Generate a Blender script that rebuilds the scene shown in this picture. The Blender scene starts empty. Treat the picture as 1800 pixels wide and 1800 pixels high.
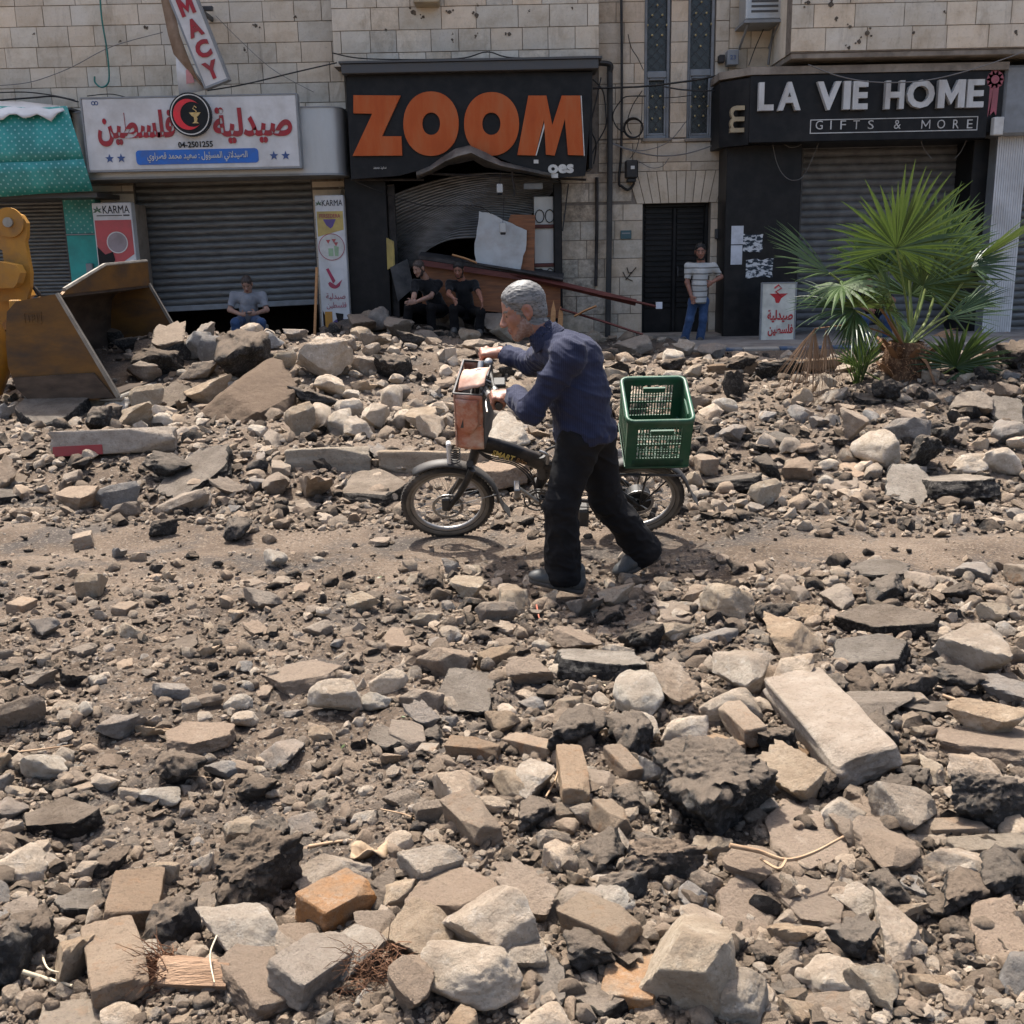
import bpy, bmesh, math, random
import numpy as np
from mathutils import Vector, Matrix, Euler
sc = bpy.context.scene
COL = sc.collection
rad = math.radians

# ------------------------------------------------------------------ camera
F = 1880.0
PITCH, ROLL, CAMZ = rad(14.0), rad(-1.2), 1.62
cam = bpy.data.cameras.new('camera')
cam.sensor_width = 36.0
cam.lens = 36.0 * F / 1800.0
cam.clip_start, cam.clip_end = 0.05, 400
cam_ob = bpy.data.objects.new('camera', cam)
COL.objects.link(cam_ob)
RC = Matrix.Rotation(rad(90) - PITCH, 3, 'X') @ Matrix.Rotation(ROLL, 3, 'Z')
CAM = Vector((0, 0, CAMZ))
cam_ob.matrix_world = Matrix.Translation(CAM) @ RC.to_4x4()
sc.camera = cam_ob
# ------------------------------------------------------------------ light
SUN_EL, SUN_AZ = rad(66), rad(-26)          # azimuth from +Y towards +X
world = bpy.data.worlds.new('World')
sc.world = world
world.use_nodes = True
wn = world.node_tree.nodes
sky = wn.new('ShaderNodeTexSky')
sky.sky_type = 'NISHITA'
sky.sun_disc = False
sky.sun_elevation, sky.sun_rotation = SUN_EL, SUN_AZ
sky.air_density, sky.dust_density, sky.ozone_density = .9, 5.0, 1.0
bg = wn['Background']
bg.inputs['Strength'].default_value = 0.145
world.node_tree.links.new(sky.outputs[0], bg.inputs['Color'])
sun = bpy.data.lights.new('sun', 'SUN')
sun.energy, sun.angle, sun.color = 4.4, rad(1.2), (1.0, 0.955, 0.89)
sun_ob = bpy.data.objects.new('sun', sun)
SUNV = Vector((math.cos(SUN_EL) * math.sin(SUN_AZ), math.cos(SUN_EL) * math.cos(SUN_AZ), math.sin(SUN_EL)))
sun_ob.rotation_euler = SUNV.to_track_quat('Z', 'Y').to_euler()
sun_ob.location = SUNV * 40
COL.objects.link(sun_ob)
sc.view_settings.view_transform = 'Standard'
sc.view_settings.look = 'None'
sc.view_settings.gamma = 1.0
sc.view_settings.use_curve_mapping = False
sc.view_settings.exposure = 1.1


# ------------------------------------------------------------------ picture point -> place
def ray(px, py):
    return RC @ Vector(((px - 900) / F, (900 - py) / F, -1.0))
def at(px, py, Y):
    d = ray(px, py)
    return CAM + d * (Y / d.y)
def onz(px, py, z=0.0):
    d = ray(px, py)
    return CAM + d * ((z - CAMZ) / d.z)
def R4(x0, y0, x1, y1, Y):
    ym, xm = (y0 + y1) / 2, (x0 + x1) / 2
    return at(x0, ym, Y).x, at(x1, ym, Y).x, at(xm, y1, Y).z, at(xm, y0, Y).z
def pxm(p):
    """picture pixels per metre at point p"""
    v = RC.transposed() @ (Vector(p) - CAM)
    return F / -v.z
def proj(p):
    v = RC.transposed() @ (Vector(p) - CAM)
    return 900 + F * v.x / -v.z, 900 - F * v.y / -v.z


# ------------------------------------------------------------------ objects
def props(o, label=None, cat=None, group=None, kind=None):
    if label: o['label'] = label
    if cat: o['category'] = cat
    if group: o['group'] = group
    if kind: o['kind'] = kind
    return o
def thing(name, label, cat, loc=(0, 0, 0), group=None, rot=None):
    o = bpy.data.objects.new(name, None)
    o.empty_display_size = 0.1
    o.location = loc
    if rot: o.rotation_euler = rot
    COL.objects.link(o)
    bpy.context.view_layer.update() if False else None
    return props(o, label, cat, group)
def link(name, me, parent=None, label=None):
    o = bpy.data.objects.new(name, me)
    COL.objects.link(o)
    if parent is not None: o.parent = parent
    if label: o['label'] = label
    return o

class MB:
    """collects shapes, then links them as ONE mesh object"""
    def __init__(s):
        s.v, s.f, s.m = [], [], []
    def add(s, vs, fs, mi=0):
        b = len(s.v)
        s.v += [tuple(v) for v in vs]
        s.f += [tuple(b + i for i in f) for f in fs]
        s.m += [mi] * len(fs)
        return s
    def box(s, x0, x1, y0, y1, z0, z1, mi=0, M=None):
        vs = [Vector((x, y, z)) for z in (z0, z1) for y in (y0, y1) for x in (x0, x1)]
        if M is not None: vs = [M @ v for v in vs]
        return s.add(vs, [(0, 2, 3, 1), (4, 5, 7, 6), (0, 1, 5, 4), (2, 6, 7, 3), (0, 4, 6, 2), (1, 3, 7, 5)], mi)
    def cbox(s, x0, x1, y0, y1, z0, z1, b=0.01, mi=0, M=None):
        """box with all edges chamfered"""
        vs, idx = [], {}
        X, Y, Z = (x0, x1), (y0, y1), (z0, z1)
        b = min(b, (x1 - x0) * .45, (y1 - y0) * .45, (z1 - z0) * .45)
        for i in (0, 1):
            for j in (0, 1):
                for k in (0, 1):
                    sx, sy, sz = 1 - 2 * i, 1 - 2 * j, 1 - 2 * k
                    for a in range(3):
                        p = [X[i] + sx * b, Y[j] + sy * b, Z[k] + sz * b]
                        p[a] = (X[i], Y[j], Z[k])[a]
                        idx[(i, j, k, a)] = len(vs)
                        vs.append(Vector(p))
        fs = []
        for a in range(3):
            o1, o2 = [q for q in range(3) if q != a]
            for e in (0, 1):
                q = []
                for (p1, p2) in ((0, 0), (1, 0), (1, 1), (0, 1)):
                    c = [0, 0, 0]; c[a] = e; c[o1] = p1; c[o2] = p2
                    q.append(idx[(*c, a)])
                fs.append(q)
        for a in range(3):                       # edges along axis a
            o1, o2 = [q for q in range(3) if q != a]
            for p1 in (0, 1):
                for p2 in (0, 1):
                    q = []
                    for (e, w) in ((0, o1), (1, o1), (1, o2), (0, o2)):
                        c = [0, 0, 0]; c[a] = e; c[o1] = p1; c[o2] = p2
                        q.append(idx[(*c, w)])
                    fs.append(q)
        for i in (0, 1):
            for j in (0, 1):
                for k in (0, 1):
                    fs.append([idx[(i, j, k, a)] for a in range(3)])
        cen = Vector(((x0 + x1) / 2, (y0 + y1) / 2, (z0 + z1) / 2))
        out = []
        for f in fs:
            n = (vs[f[1]] - vs[f[0]]).cross(vs[f[2]] - vs[f[0]])
            c = sum((vs[i] for i in f), Vector()) / len(f)
            out.append(tuple(f) if n.dot(c - cen) > 0 else tuple(reversed(f)))
        if M is not None: vs = [M @ v for v in vs]
        return s.add(vs, out, mi)
    def tube(s, pts, r, n=8, mi=0, cap=True, flat=1.0):
        pts = [Vector(p) for p in pts]
        rs = r if isinstance(r, (list, tuple)) else [r] * len(pts)
        vs, up = [], None
        for i, p in enumerate(pts):
            t = (pts[min(i + 1, len(pts) - 1)] - pts[max(i - 1, 0)])
            t = t.normalized() if t.length > 1e-9 else Vector((0, 0, 1))
            if up is None:
                up = Vector((0, 0, 1)) if abs(t.z) < .9 else Vector((1, 0, 0))
            a = t.cross(up).normalized()
            up = a.cross(t).normalized()
            for k in range(n):
                w = 2 * math.pi * k / n
                vs.append(p + a * (math.cos(w) * rs[i]) + up * (math.sin(w) * rs[i] * flat))
        fs = []
        for i in range(len(pts) - 1):
            for k in range(n):
                k2 = (k + 1) % n
                fs.append((i * n + k, i * n + k2, (i + 1) * n + k2, (i + 1) * n + k))
        if cap:
            fs.append(tuple(range(n - 1, -1, -1)))
            fs.append(tuple((len(pts) - 1) * n + k for k in range(n)))
        return s.add(vs, fs, mi)
    def lathe(s, prof, c=(0, 0, 0), axis='z', n=24, mi=0, M=None, closed=False):
        """prof: (radius, height) pairs turned round an axis"""
        vs, fs = [], []
        m = len(prof)
        for k in range(n):
            w = 2 * math.pi * k / n
            for (r, h) in prof:
                a, b = r * math.cos(w), r * math.sin(w)
                p = {'z': (a, b, h), 'y': (a, h, b), 'x': (h, a, b)}[axis]
                vs.append(Vector(p) + Vector(c))
        for k in range(n):
            k2 = (k + 1) % n
            for i in range(m if closed else m - 1):
                i2 = (i + 1) % m
                q = (k * m + i, k2 * m + i, k2 * m + i2, k * m + i2)
                fs.append(q if axis != 'y' else q[::-1])
        if M is not None: vs = [M @ v for v in vs]
        return s.add(vs, fs, mi)
    def prism(s, poly, y0, y1, mi=0, M=None):
        """poly: (x, z) outline, extruded from y0 (front) to y1"""
        n = len(poly)
        ar = sum(poly[i][0] * poly[(i + 1) % n][1] - poly[(i + 1) % n][0] * poly[i][1] for i in range(n))
        if ar < 0: poly = poly[::-1]
        vs = [Vector((x, y0, z)) for x, z in poly] + [Vector((x, y1, z)) for x, z in poly]
        if M is not None: vs = [M @ v for v in vs]
        fs = [tuple(range(n)), tuple(range(2 * n - 1, n - 1, -1))]
        fs += [(i, i + n, (i + 1) % n + n, (i + 1) % n) for i in range(n)]
        return s.add(vs, fs, mi)
    def grid(s, P, mi=0, flip=False):
        """P[i][j] points -> sheet"""
        a, b = len(P), len(P[0])
        vs = [p for r in P for p in r]
        fs = []
        for i in range(a - 1):
            for j in range(b - 1):
                q = (i * b + j, i * b + j + 1, (i + 1) * b + j + 1, (i + 1) * b + j)
                fs.append(q[::-1] if flip else q)
        return s.add(vs, fs, mi)
    def mesh(s, name, mats, smooth=None):
        me = bpy.data.meshes.new(name)
        me.from_pydata(s.v, [], s.f)
        for m in (mats if isinstance(mats, (list, tuple)) else [mats]): me.materials.append(m)
        if any(s.m): me.polygons.foreach_set('material_index', s.m)
        if smooth is not None:
            me.polygons.foreach_set('use_smooth', [True] * len(me.polygons))
            if smooth < 180: me.set_sharp_from_angle(angle=rad(smooth))
        me.update()
        return me
    def build(s, name, mats, parent=None, smooth=None, label=None):
        return link(name, s.mesh(name, mats, smooth), parent, label)

def np_mesh(name, v, f, mats, smooth=None, fm=None):
    """numpy verts (n,3), faces (m,3|4)"""
    me = bpy.data.meshes.new(name)
    n, m, k = len(v), len(f), f.shape[1]
    me.vertices.add(n); me.vertices.foreach_set('co', np.ascontiguousarray(v, dtype=np.float32).ravel())
    me.loops.add(m * k); me.loops.foreach_set('vertex_index', np.ascontiguousarray(f, dtype=np.int32).ravel())
    me.polygons.add(m)
    me.polygons.foreach_set('loop_start', np.arange(0, m * k, k, dtype=np.int32))
    for x in (mats if isinstance(mats, (list, tuple)) else [mats]): me.materials.append(x)
    if fm is not None: me.polygons.foreach_set('material_index', np.asarray(fm, dtype=np.int32))
    me.update(calc_edges=True)
    me.validate()
    me.polygons.foreach_set('use_smooth', np.full(m, smooth is not None))
    if smooth is not None and smooth < 180: me.set_sharp_from_angle(angle=rad(smooth))
    return me


# ------------------------------------------------------------------ numpy noise
def _hash(ix, iy, iz, seed):
    h = (ix.astype(np.int64) * 374761393 + iy.astype(np.int64) * 668265263 + iz.astype(np.int64) * 2147483647 + seed * 974634541) & 0xFFFFFFFF
    h = ((h ^ (h >> 13)) * 1274126177) & 0xFFFFFFFF
    h = ((h ^ (h >> 16)) * 2246822519) & 0xFFFFFFFF
    return ((h ^ (h >> 15)) & 0xFFFFFF) / float(0xFFFFFF)
def vnoise(x, y, z=None, seed=0):
    x = np.asarray(x, dtype=float); y = np.asarray(y, dtype=float)
    z = np.zeros_like(x) if z is None else np.asarray(z, dtype=float)
    ix, iy, iz = np.floor(x), np.floor(y), np.floor(z)
    fx, fy, fz = x - ix, y - iy, z - iz
    u, v, w = (t * t * t * (t * (t * 6 - 15) + 10) for t in (fx, fy, fz))
    r = 0
    for a in (0, 1):
        for b in (0, 1):
            for c in (0, 1):
                r = r + _hash(ix + a, iy + b, iz + c, seed) * (u if a else 1 - u) * (v if b else 1 - v) * (w if c else 1 - w)
    return r * 2 - 1
def fbm(x, y, z=None, seed=0, oct=4, gain=.5, lac=2.03):
    r, a, t = 0, 1.0, 0.0
    z0 = np.zeros_like(np.asarray(x, dtype=float)) if z is None else z
    for i in range(oct):
        k = lac ** i
        r = r + a * vnoise(np.asarray(x) * k, np.asarray(y) * k, np.asarray(z0) * k, seed + i * 17)
        t += a; a *= gain
    return r / t


# ------------------------------------------------------------------ materials
def new_mat(name):
    m = bpy.data.materials.new(name)
    m.use_nodes = True
    nt = m.node_tree
    b = nt.nodes['Principled BSDF']
    return m, nt, b
def N(nt, t, **kw):
    n = nt.nodes.new('ShaderNode' + t)
    for k, v in kw.items():
        if k in n.inputs.keys(): n.inputs[k].default_value = v
        else: setattr(n, k, v)
    return n
def ramp(nt, fac, stops):
    r = nt.nodes.new('ShaderNodeValToRGB')
    cr = r.color_ramp
    while len(cr.elements) < len(stops): cr.elements.new(0.5)
    for e, (p, c) in zip(cr.elements, stops):
        e.position = p
        e.color = (*c, 1) if len(c) == 3 else c
    nt.links.new(fac, r.inputs[0])
    return r
def mixc(nt, fac, a, b, mode='MIX'):
    n = nt.nodes.new('ShaderNodeMix')
    n.data_type = 'RGBA'; n.blend_type = mode
    for s, v in ((n.inputs[0], fac), (n.inputs[6], a), (n.inputs[7], b)):
        if hasattr(v, 'links') or hasattr(v, 'is_linked'): nt.links.new(v, s)
        elif isinstance(v, (int, float)): s.default_value = v
        else: s.default_value = (*v, 1) if len(v) == 3 else v
    return n.outputs[2]
def math_(nt, op, a, b=0.5):
    n = nt.nodes.new('ShaderNodeMath'); n.operation = op
    for s, v in ((n.inputs[0], a), (n.inputs[1], b)):
        if hasattr(v, 'is_linked'): nt.links.new(v, s)
        else: s.default_value = v
    return n.outputs[0]
def coord(nt, kind='pos', scale=(1, 1, 1)):
    if kind == 'pos': o = nt.nodes.new('ShaderNodeNewGeometry').outputs['Position']
    else: o = nt.nodes.new('ShaderNodeTexCoord').outputs[kind]
    if tuple(scale) != (1, 1, 1):
        m = nt.nodes.new('ShaderNodeMapping'); m.inputs['Scale'].default_value = scale
        nt.links.new(o, m.inputs['Vector']); o = m.outputs[0]
    return o
def noise(nt, vec, scale, detail=5, rough=.6, dist=0.0):
    n = N(nt, 'TexNoise', Scale=scale, Detail=detail, Roughness=rough, Distortion=dist)
    nt.links.new(vec, n.inputs['Vector'])
    return n.outputs['Fac']
def bump(nt, b, h, strength=.4, dist=.01, prev=None):
    n = N(nt, 'Bump', Strength=strength, Distance=dist)
    nt.links.new(h, n.inputs['Height'])
    if prev is not None: nt.links.new(prev, n.inputs['Normal'])
    nt.links.new(n.outputs[0], b.inputs['Normal'])
    return n.outputs[0]
def rough_mat(name, c0, c1, scale=8, rough=.85, bs=.3, bd=.01, bscale=None, metal=0, lo=.3, hi=.7, kind='pos', stretch=(1, 1, 1), spec=.3, c2=None, s2=40, dirt=None, tint=False):
    """two tones by noise, an optional finer third tone, dirt stains by broad noise"""
    m, nt, b = new_mat(name)
    v = coord(nt, kind, stretch)
    f = noise(nt, v, scale)
    c = ramp(nt, f, [(lo, c0), (hi, c1)]).outputs[0]
    if c2 is not None:
        g = ramp(nt, noise(nt, v, s2, 3), [(.52, (0, 0, 0)), (.62, (1, 1, 1))]).outputs[0]
        c = mixc(nt, g, c, c2)
    if dirt is not None:
        dcol, amt, dsc = dirt
        g = ramp(nt, noise(nt, v, dsc, 6, .65), [(.45, (0, 0, 0)), (.75, (amt, amt, amt))]).outputs[0]
        c = mixc(nt, g, c, dcol)
    if tint:
        oi = nt.nodes.new('ShaderNodeObjectInfo')
        c = mixc(nt, 1.0, c, oi.outputs['Color'], 'MULTIPLY')
    nt.links.new(c, b.inputs['Base Color'])
    b.inputs['Roughness'].default_value = rough
    b.inputs['Metallic'].default_value = metal
    b.inputs['Specular IOR Level'].default_value = spec
    if bs: bump(nt, b, noise(nt, v, bscale or scale * 4, 6, .65), bs, bd)
    return m
def flat(name, c, rough=.6, metal=0, spec=.4, var=.12, dirt=.25):
    """painted or plain surface with slight wear"""
    d = tuple(x * (1 - dirt) + y * dirt for x, y in zip(c, (.12, .10, .08)))
    e = tuple(min(1, x * (1 + var)) for x in c)
    return rough_mat(name, d, e, 5, rough, .08, .003, 60, metal, spec=spec, lo=.35, hi=.6)
# ------------------------------------------------------------------ ground shape
def bumpf(x, y, cx, cy, rx, ry, h, p=1.0):
    d = ((x - cx) / rx) ** 2 + ((y - cy) / ry) ** 2
    return h * np.exp(-d ** p)
def sstep(a, b, t):
    t = np.clip((t - a) / (b - a), 0, 1)
    return t * t * (3 - 2 * t)
FLATS = [(onz(787, 942).x, onz(787, 942).y + .02, .30, .003), (onz(1120, 942).x, onz(787, 942).y + .02, .30, .003), (.24, 4.93, .26, -.028), (.98, 5.14, .22, -.02)]
def ground_h(x, y, fine=True):
    x = np.asarray(x, dtype=float); y = np.asarray(y, dtype=float)
    edge = 6.75 + .25 * fbm(x * .9, y * 0, seed=3, oct=2)
    h = .20 * sstep(0, 1.0, y - edge) * (1 - .55 * sstep(11.5, 13.5, y)) * (1 - sstep(13.5, 14.8, y))
    h = h + bumpf(x, y, -3.6, 11.7, 2.2, 1.3, .44) + bumpf(x, y, -5.6, 13.6, 2.0, 1.5, .28) + bumpf(x, y, -1.0, 12.4, 2.2, 1.3, .30)
    h = h + bumpf(x, y, 6.3, 10.4, 2.2, 1.6, .26) + bumpf(x, y, 3.8, 9.8, 1.5, 1.1, .13) + bumpf(x, y, 2.2, 11.2, 1.6, 1.0, .12)
    h = h + bumpf(x, y, -1.75, 16.6, 1.9, .9, .34) + bumpf(x, y, -2.45, 17.4, .55, .5, .30) + bumpf(x, y, -1.0, 17.9, 1.0, .5, .30) + bumpf(x, y, -4.2, 15.6, 1.8, 1.0, .16)
    h = h + .10 * sstep(15.0, 15.3, y) * sstep(2.0, 2.4, x) + .08 * sstep(16.5, 17.3, y) * (1 - sstep(2.0, 2.4, x))
    h = h + bumpf(x, y, .9, 3.2, 1.3, .8, .05) + bumpf(x, y, -1.2, 3.0, .9, .6, -.04)
    track = np.exp(-((y - 5.85 - .1 * np.sin(x * .8)) / .55) ** 2)
    pave = sstep(15.0, 15.3, y) * sstep(2.2, 2.6, x)
    rough = (1 - .75 * track) * (1 - .9 * pave)
    rough = rough * (1 - .5 * sstep(18.0, 18.4, y))
    h = h + rough * (.055 * fbm(x * 1.1, y * 1.1, seed=5, oct=3) + .035 * fbm(x * 3.7, y * 3.7, seed=9, oct=3))
    h = h - .02 * track * np.cos((y - 5.85) * 9)
    if fine:
        h = h + rough * .030 * np.abs(fbm(x * 9, y * 9, seed=21, oct=4, gain=.6)) + (.25 + .75 * rough) * .013 * fbm(x * 26, y * 26, seed=33, oct=3, gain=.6)
    for (fx, fy, fr, fz) in FLATS:                      # where wheels and shoes stand
        w = np.exp(-(((x - fx) / fr) ** 2 + ((y - fy) / fr) ** 2) ** 2)
        h = h * (1 - w) + w * fz
    return h
def gh(x, y):
    return float(ground_h(np.array([x]), np.array([y]))[0])
def onground(px, py):
    """where the sight line through a picture point meets the ground"""
    d = ray(px, py)
    ts = np.linspace(1.5 / d.y, 18.3 / d.y, 500)
    X, Y, Z = d.x * ts, d.y * ts, CAMZ + d.z * ts
    k = np.nonzero(Z <= ground_h(X, Y, False))[0]
    i = k[0] if len(k) else len(ts) - 1
    return Vector((X[i], Y[i], Z[i]))

def dirt_material():
    m, nt, b = new_mat('dirt')
    v = coord(nt)
    c = ramp(nt, noise(nt, v, 1.3, 5, .6), [(.35, (.098, .072, .052)), (.52, (.158, .118, .086)), (.68, (.215, .165, .122))]).outputs[0]
    g = ramp(nt, noise(nt, v, 2.1, 6, .7, .4), [(.50, (0, 0, 0)), (.60, (1, 1, 1))]).outputs[0]
    c = mixc(nt, math_(nt, 'MULTIPLY', g, .72), c, (.075, .068, .062))           # asphalt crumbs worked into the dirt
    s = ramp(nt, noise(nt, v, 60, 2, .5), [(.56, (0, 0, 0)), (.63, (1, 1, 1))]).outputs[0]
    c = mixc(nt, math_(nt, 'MULTIPLY', s, .35), c, (.36, .30, .235))              # pale grit
    s = ramp(nt, noise(nt, v, 95, 2, .5), [(.58, (0, 0, 0)), (.66, (1, 1, 1))]).outputs[0]
    c = mixc(nt, math_(nt, 'MULTIPLY', s, .8), c, (.05, .045, .04))
    nt.links.new(c, b.inputs['Base Color'])
    b.inputs['Roughness'].default_value = .95
    b.inputs['Specular IOR Level'].default_value = .15
    n1 = bump(nt, b, noise(nt, v, 38, 8, .75), .9, .03)
    bump(nt, b, noise(nt, v, 160, 4, .7), .6, .006, n1)
    return m
M_DIRT = dirt_material()

def build_ground():
    ys = [-40, -20, -8, -2, .2, 1.0]
    y = 1.3
    while y < 18.6:
        ys.append(y); y += max(.022, .0064 * y)
    ys += [19.5, 21, 30, 60, 120]
    xs = np.arange(-3.4, 3.4, .030)
    e = [3.4]
    while e[-1] < 11: e.append(e[-1] + .055)
    e += [12.5, 15, 20, 40, 120]
    e = np.array(e)
    xs = np.concatenate([-e[::-1], xs[1:], e])
    X, Y = np.meshgrid(xs, np.array(ys))
    Z = ground_h(X, Y)
    out = sstep(-1.0, 1.0, Y) * (1 - sstep(11, 13, np.abs(X))) * (1 - sstep(18.8, 20, Y))
    Z = Z * out
    v = np.stack([X, Y, Z], -1).reshape(-1, 3)
    a, bb = X.shape
    i = (np.arange(a - 1)[:, None] * bb + np.arange(bb - 1)[None, :]).ravel()
    f = np.stack([i, i + 1, i + bb + 1, i + bb], 1)
    o = link('ground', np_mesh('ground', v, f, M_DIRT, 180))
    props(o, kind='structure')
build_ground()
# ------------------------------------------------------------------ facade materials
def stone_material():
    m, nt, b = new_mat('cut_stone')
    v = coord(nt)
    c = ramp(nt, noise(nt, v, 2.6, 6, .65), [(.3, (.52, .425, .31)), (.5, (.635, .545, .42)), (.72, (.69, .605, .49))]).outputs[0]
    g = ramp(nt, noise(nt, v, 30, 4, .7), [(.55, (0, 0, 0)), (.75, (1, 1, 1))]).outputs[0]
    c = mixc(nt, math_(nt, 'MULTIPLY', g, .35), c, (.24, .19, .145))
    vs = coord(nt, 'pos', (3.2, 3.2, .55))
    g = ramp(nt, noise(nt, vs, 1.6, 6, .7), [(.56, (0, 0, 0)), (.74, (1, 1, 1))]).outputs[0]
    c = mixc(nt, math_(nt, 'MULTIPLY', g, .45), c, (.17, .125, .09))      # run-off stains
    oi = nt.nodes.new('ShaderNodeObjectInfo')
    c = mixc(nt, 1.0, c, oi.outputs['Color'], 'MULTIPLY')
    s = ramp(nt, noise(nt, v, 7, 7, .75), [(.40, (0, 0, 0)), (.60, (1, 1, 1))]).outputs[0]
    soot = math_(nt, 'SUBTRACT', 1.0, oi.outputs['Alpha'])
    c = mixc(nt, math_(nt, 'MULTIPLY', s, soot), c, (.03, .027, .025))     # smoke soiling
    nt.links.new(c, b.inputs['Base Color'])
    b.inputs['Roughness'].default_value = .9
    b.inputs['Specular IOR Level'].default_value = .2
    n1 = bump(nt, b, noise(nt, v, 14, 6, .7), .5, .012)
    bump(nt, b, noise(nt, v, 90, 3, .7), .3, .003, n1)
    return m
M_STONE = stone_material()
M_MORTAR = rough_mat('mortar', (.13, .105, .082), (.24, .20, .16), 12)
M_PLASTER = rough_mat('plaster', (.20, .165, .13), (.33, .28, .225), 3, dirt=((.08, .065, .05), .7, 4))
M_SLAT = rough_mat('shutter_metal', (.115, .116, .112), (.20, .20, .19), 6, .5, .08, .002, 50, .55, stretch=(1, 1, 6), dirt=((.085, .07, .055), .6, 2.5))
M_SLAT3 = rough_mat('buckled_metal', (.19, .185, .175), (.31, .30, .285), 6, .42, .08, .002, 50, .6, stretch=(1, 1, 6), dirt=((.07, .055, .045), .8, 2.5))
M_SLAT2 = rough_mat('shutter_paint', (.13, .128, .123), (.205, .20, .192), 5, .55, .08, .002, 50, .3, dirt=((.06, .055, .05), .5, 3))
M_BLACK = rough_mat('black_cladding', (.005, .005, .0055), (.012, .0115, .012), 6, .45, .05, .002, 60, dirt=((.04, .034, .028), .25, 3), spec=.25)
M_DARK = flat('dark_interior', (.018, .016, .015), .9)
M_WHITE = rough_mat('white_panel', (.52, .51, .49), (.66, .65, .63), 3, .5, .03, .002, 60, dirt=((.28, .24, .19), .5, 2))
M_OFFW = flat('off_white', (.55, .53, .48), .6)
M_RED = flat('red_letter', (.30, .012, .02), .5)
M_ORANGE = rough_mat('orange_letter', (.38, .066, .008), (.50, .10, .013), 3, .45, .03, .002, 60, dirt=((.30, .12, .05), .6, 3), stretch=(2, 1, .5))
M_BLUE = flat('blue_banner', (.02, .12, .42), .5)
M_NAVY = flat('navy_print', (.03, .07, .2), .5)
M_TEAL = rough_mat('teal_cladding', (.03, .30, .27), (.045, .38, .34), 2, .45, .03, .002, 60, dirt=((.04, .10, .09), .5, 2.5))
M_SILVER = rough_mat('silver_fascia', (.40, .40, .39), (.55, .55, .53), 3, .42, .05, .002, 30, .5, dirt=((.16, .14, .12), .5, 3), stretch=(1, 1, .3))
M_GREY = flat('grey_paint', (.22, .23, .235), .5)
M_DGREY = flat('dark_grey_metal', (.07, .07, .07), .5, .4)
M_CABLE = flat('cable_black', (.012, .012, .012), .6)
M_PIPE = flat('pipe_black', (.022, .022, .021), .5)
M_GRAYC = flat('cable_grey', (.16, .15, .14), .6)
M_GREEN = flat('green_hose', (.02, .16, .13), .5)
M_BRASS = flat('brass', (.42, .33, .16), .4, .7)
M_WOOD = rough_mat('brown_wood', (.17, .065, .03), (.32, .13, .055), 5, .6, .15, .004, 30, stretch=(.6, 4, 6), dirt=((.10, .06, .04), .6, 4))
M_WOODR = rough_mat('red_wood', (.075, .022, .018), (.15, .045, .035), 5, .5, .15, .004, 30, stretch=(.6, 4, 6))
M_PLY = rough_mat('raw_wood', (.42, .20, .08), (.58, .30, .13), 6, .7, .2, .004, 30, stretch=(.6, 4, 6))
M_BOARD = rough_mat('white_board', (.42, .43, .41), (.54, .54, .52), 3, .6, .1, .003, 40, dirt=((.24, .11, .05), .35, 5))
M_GLASS, _nt, _b = new_mat('dusty_glass')
_b.inputs['Base Color'].default_value = (.035, .04, .038, 1); _b.inputs['Roughness'].default_value = .25
bump(_nt, _b, noise(_nt, coord(_nt), 6, 3), .1, .01)

def polka(name, base, dot, scale, size):
    m, nt, b = new_mat(name)
    v = coord(nt, 'Object', (1, 0, 1))
    mp = nt.nodes.new('ShaderNodeMapping'); mp.inputs['Rotation'].default_value = (0, rad(45), 0)
    nt.links.new(v, mp.inputs['Vector'])
    n = nt.nodes.new('ShaderNodeTexVoronoi'); n.inputs['Scale'].default_value = scale; n.inputs['Randomness'].default_value = 0
    nt.links.new(mp.outputs[0], n.inputs['Vector'])
    f = ramp(nt, n.outputs['Distance'], [(size, (1, 1, 1)), (size + .06, (0, 0, 0))]).outputs[0]
    d = ramp(nt, noise(nt, coord(nt), 2.5, 5), [(.4, tuple(x * .65 for x in base)), (.6, base)]).outputs[0]
    nt.links.new(mixc(nt, f, d, dot), b.inputs['Base Color'])
    b.inputs['Roughness'].default_value = .5
    return m
M_POLKA = polka('teal_dots', (.035, .30, .27), (.24, .48, .44), 13, .13)

W = 18.0          # the shop fronts' wall plane
RND = random.Random(5)

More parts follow.
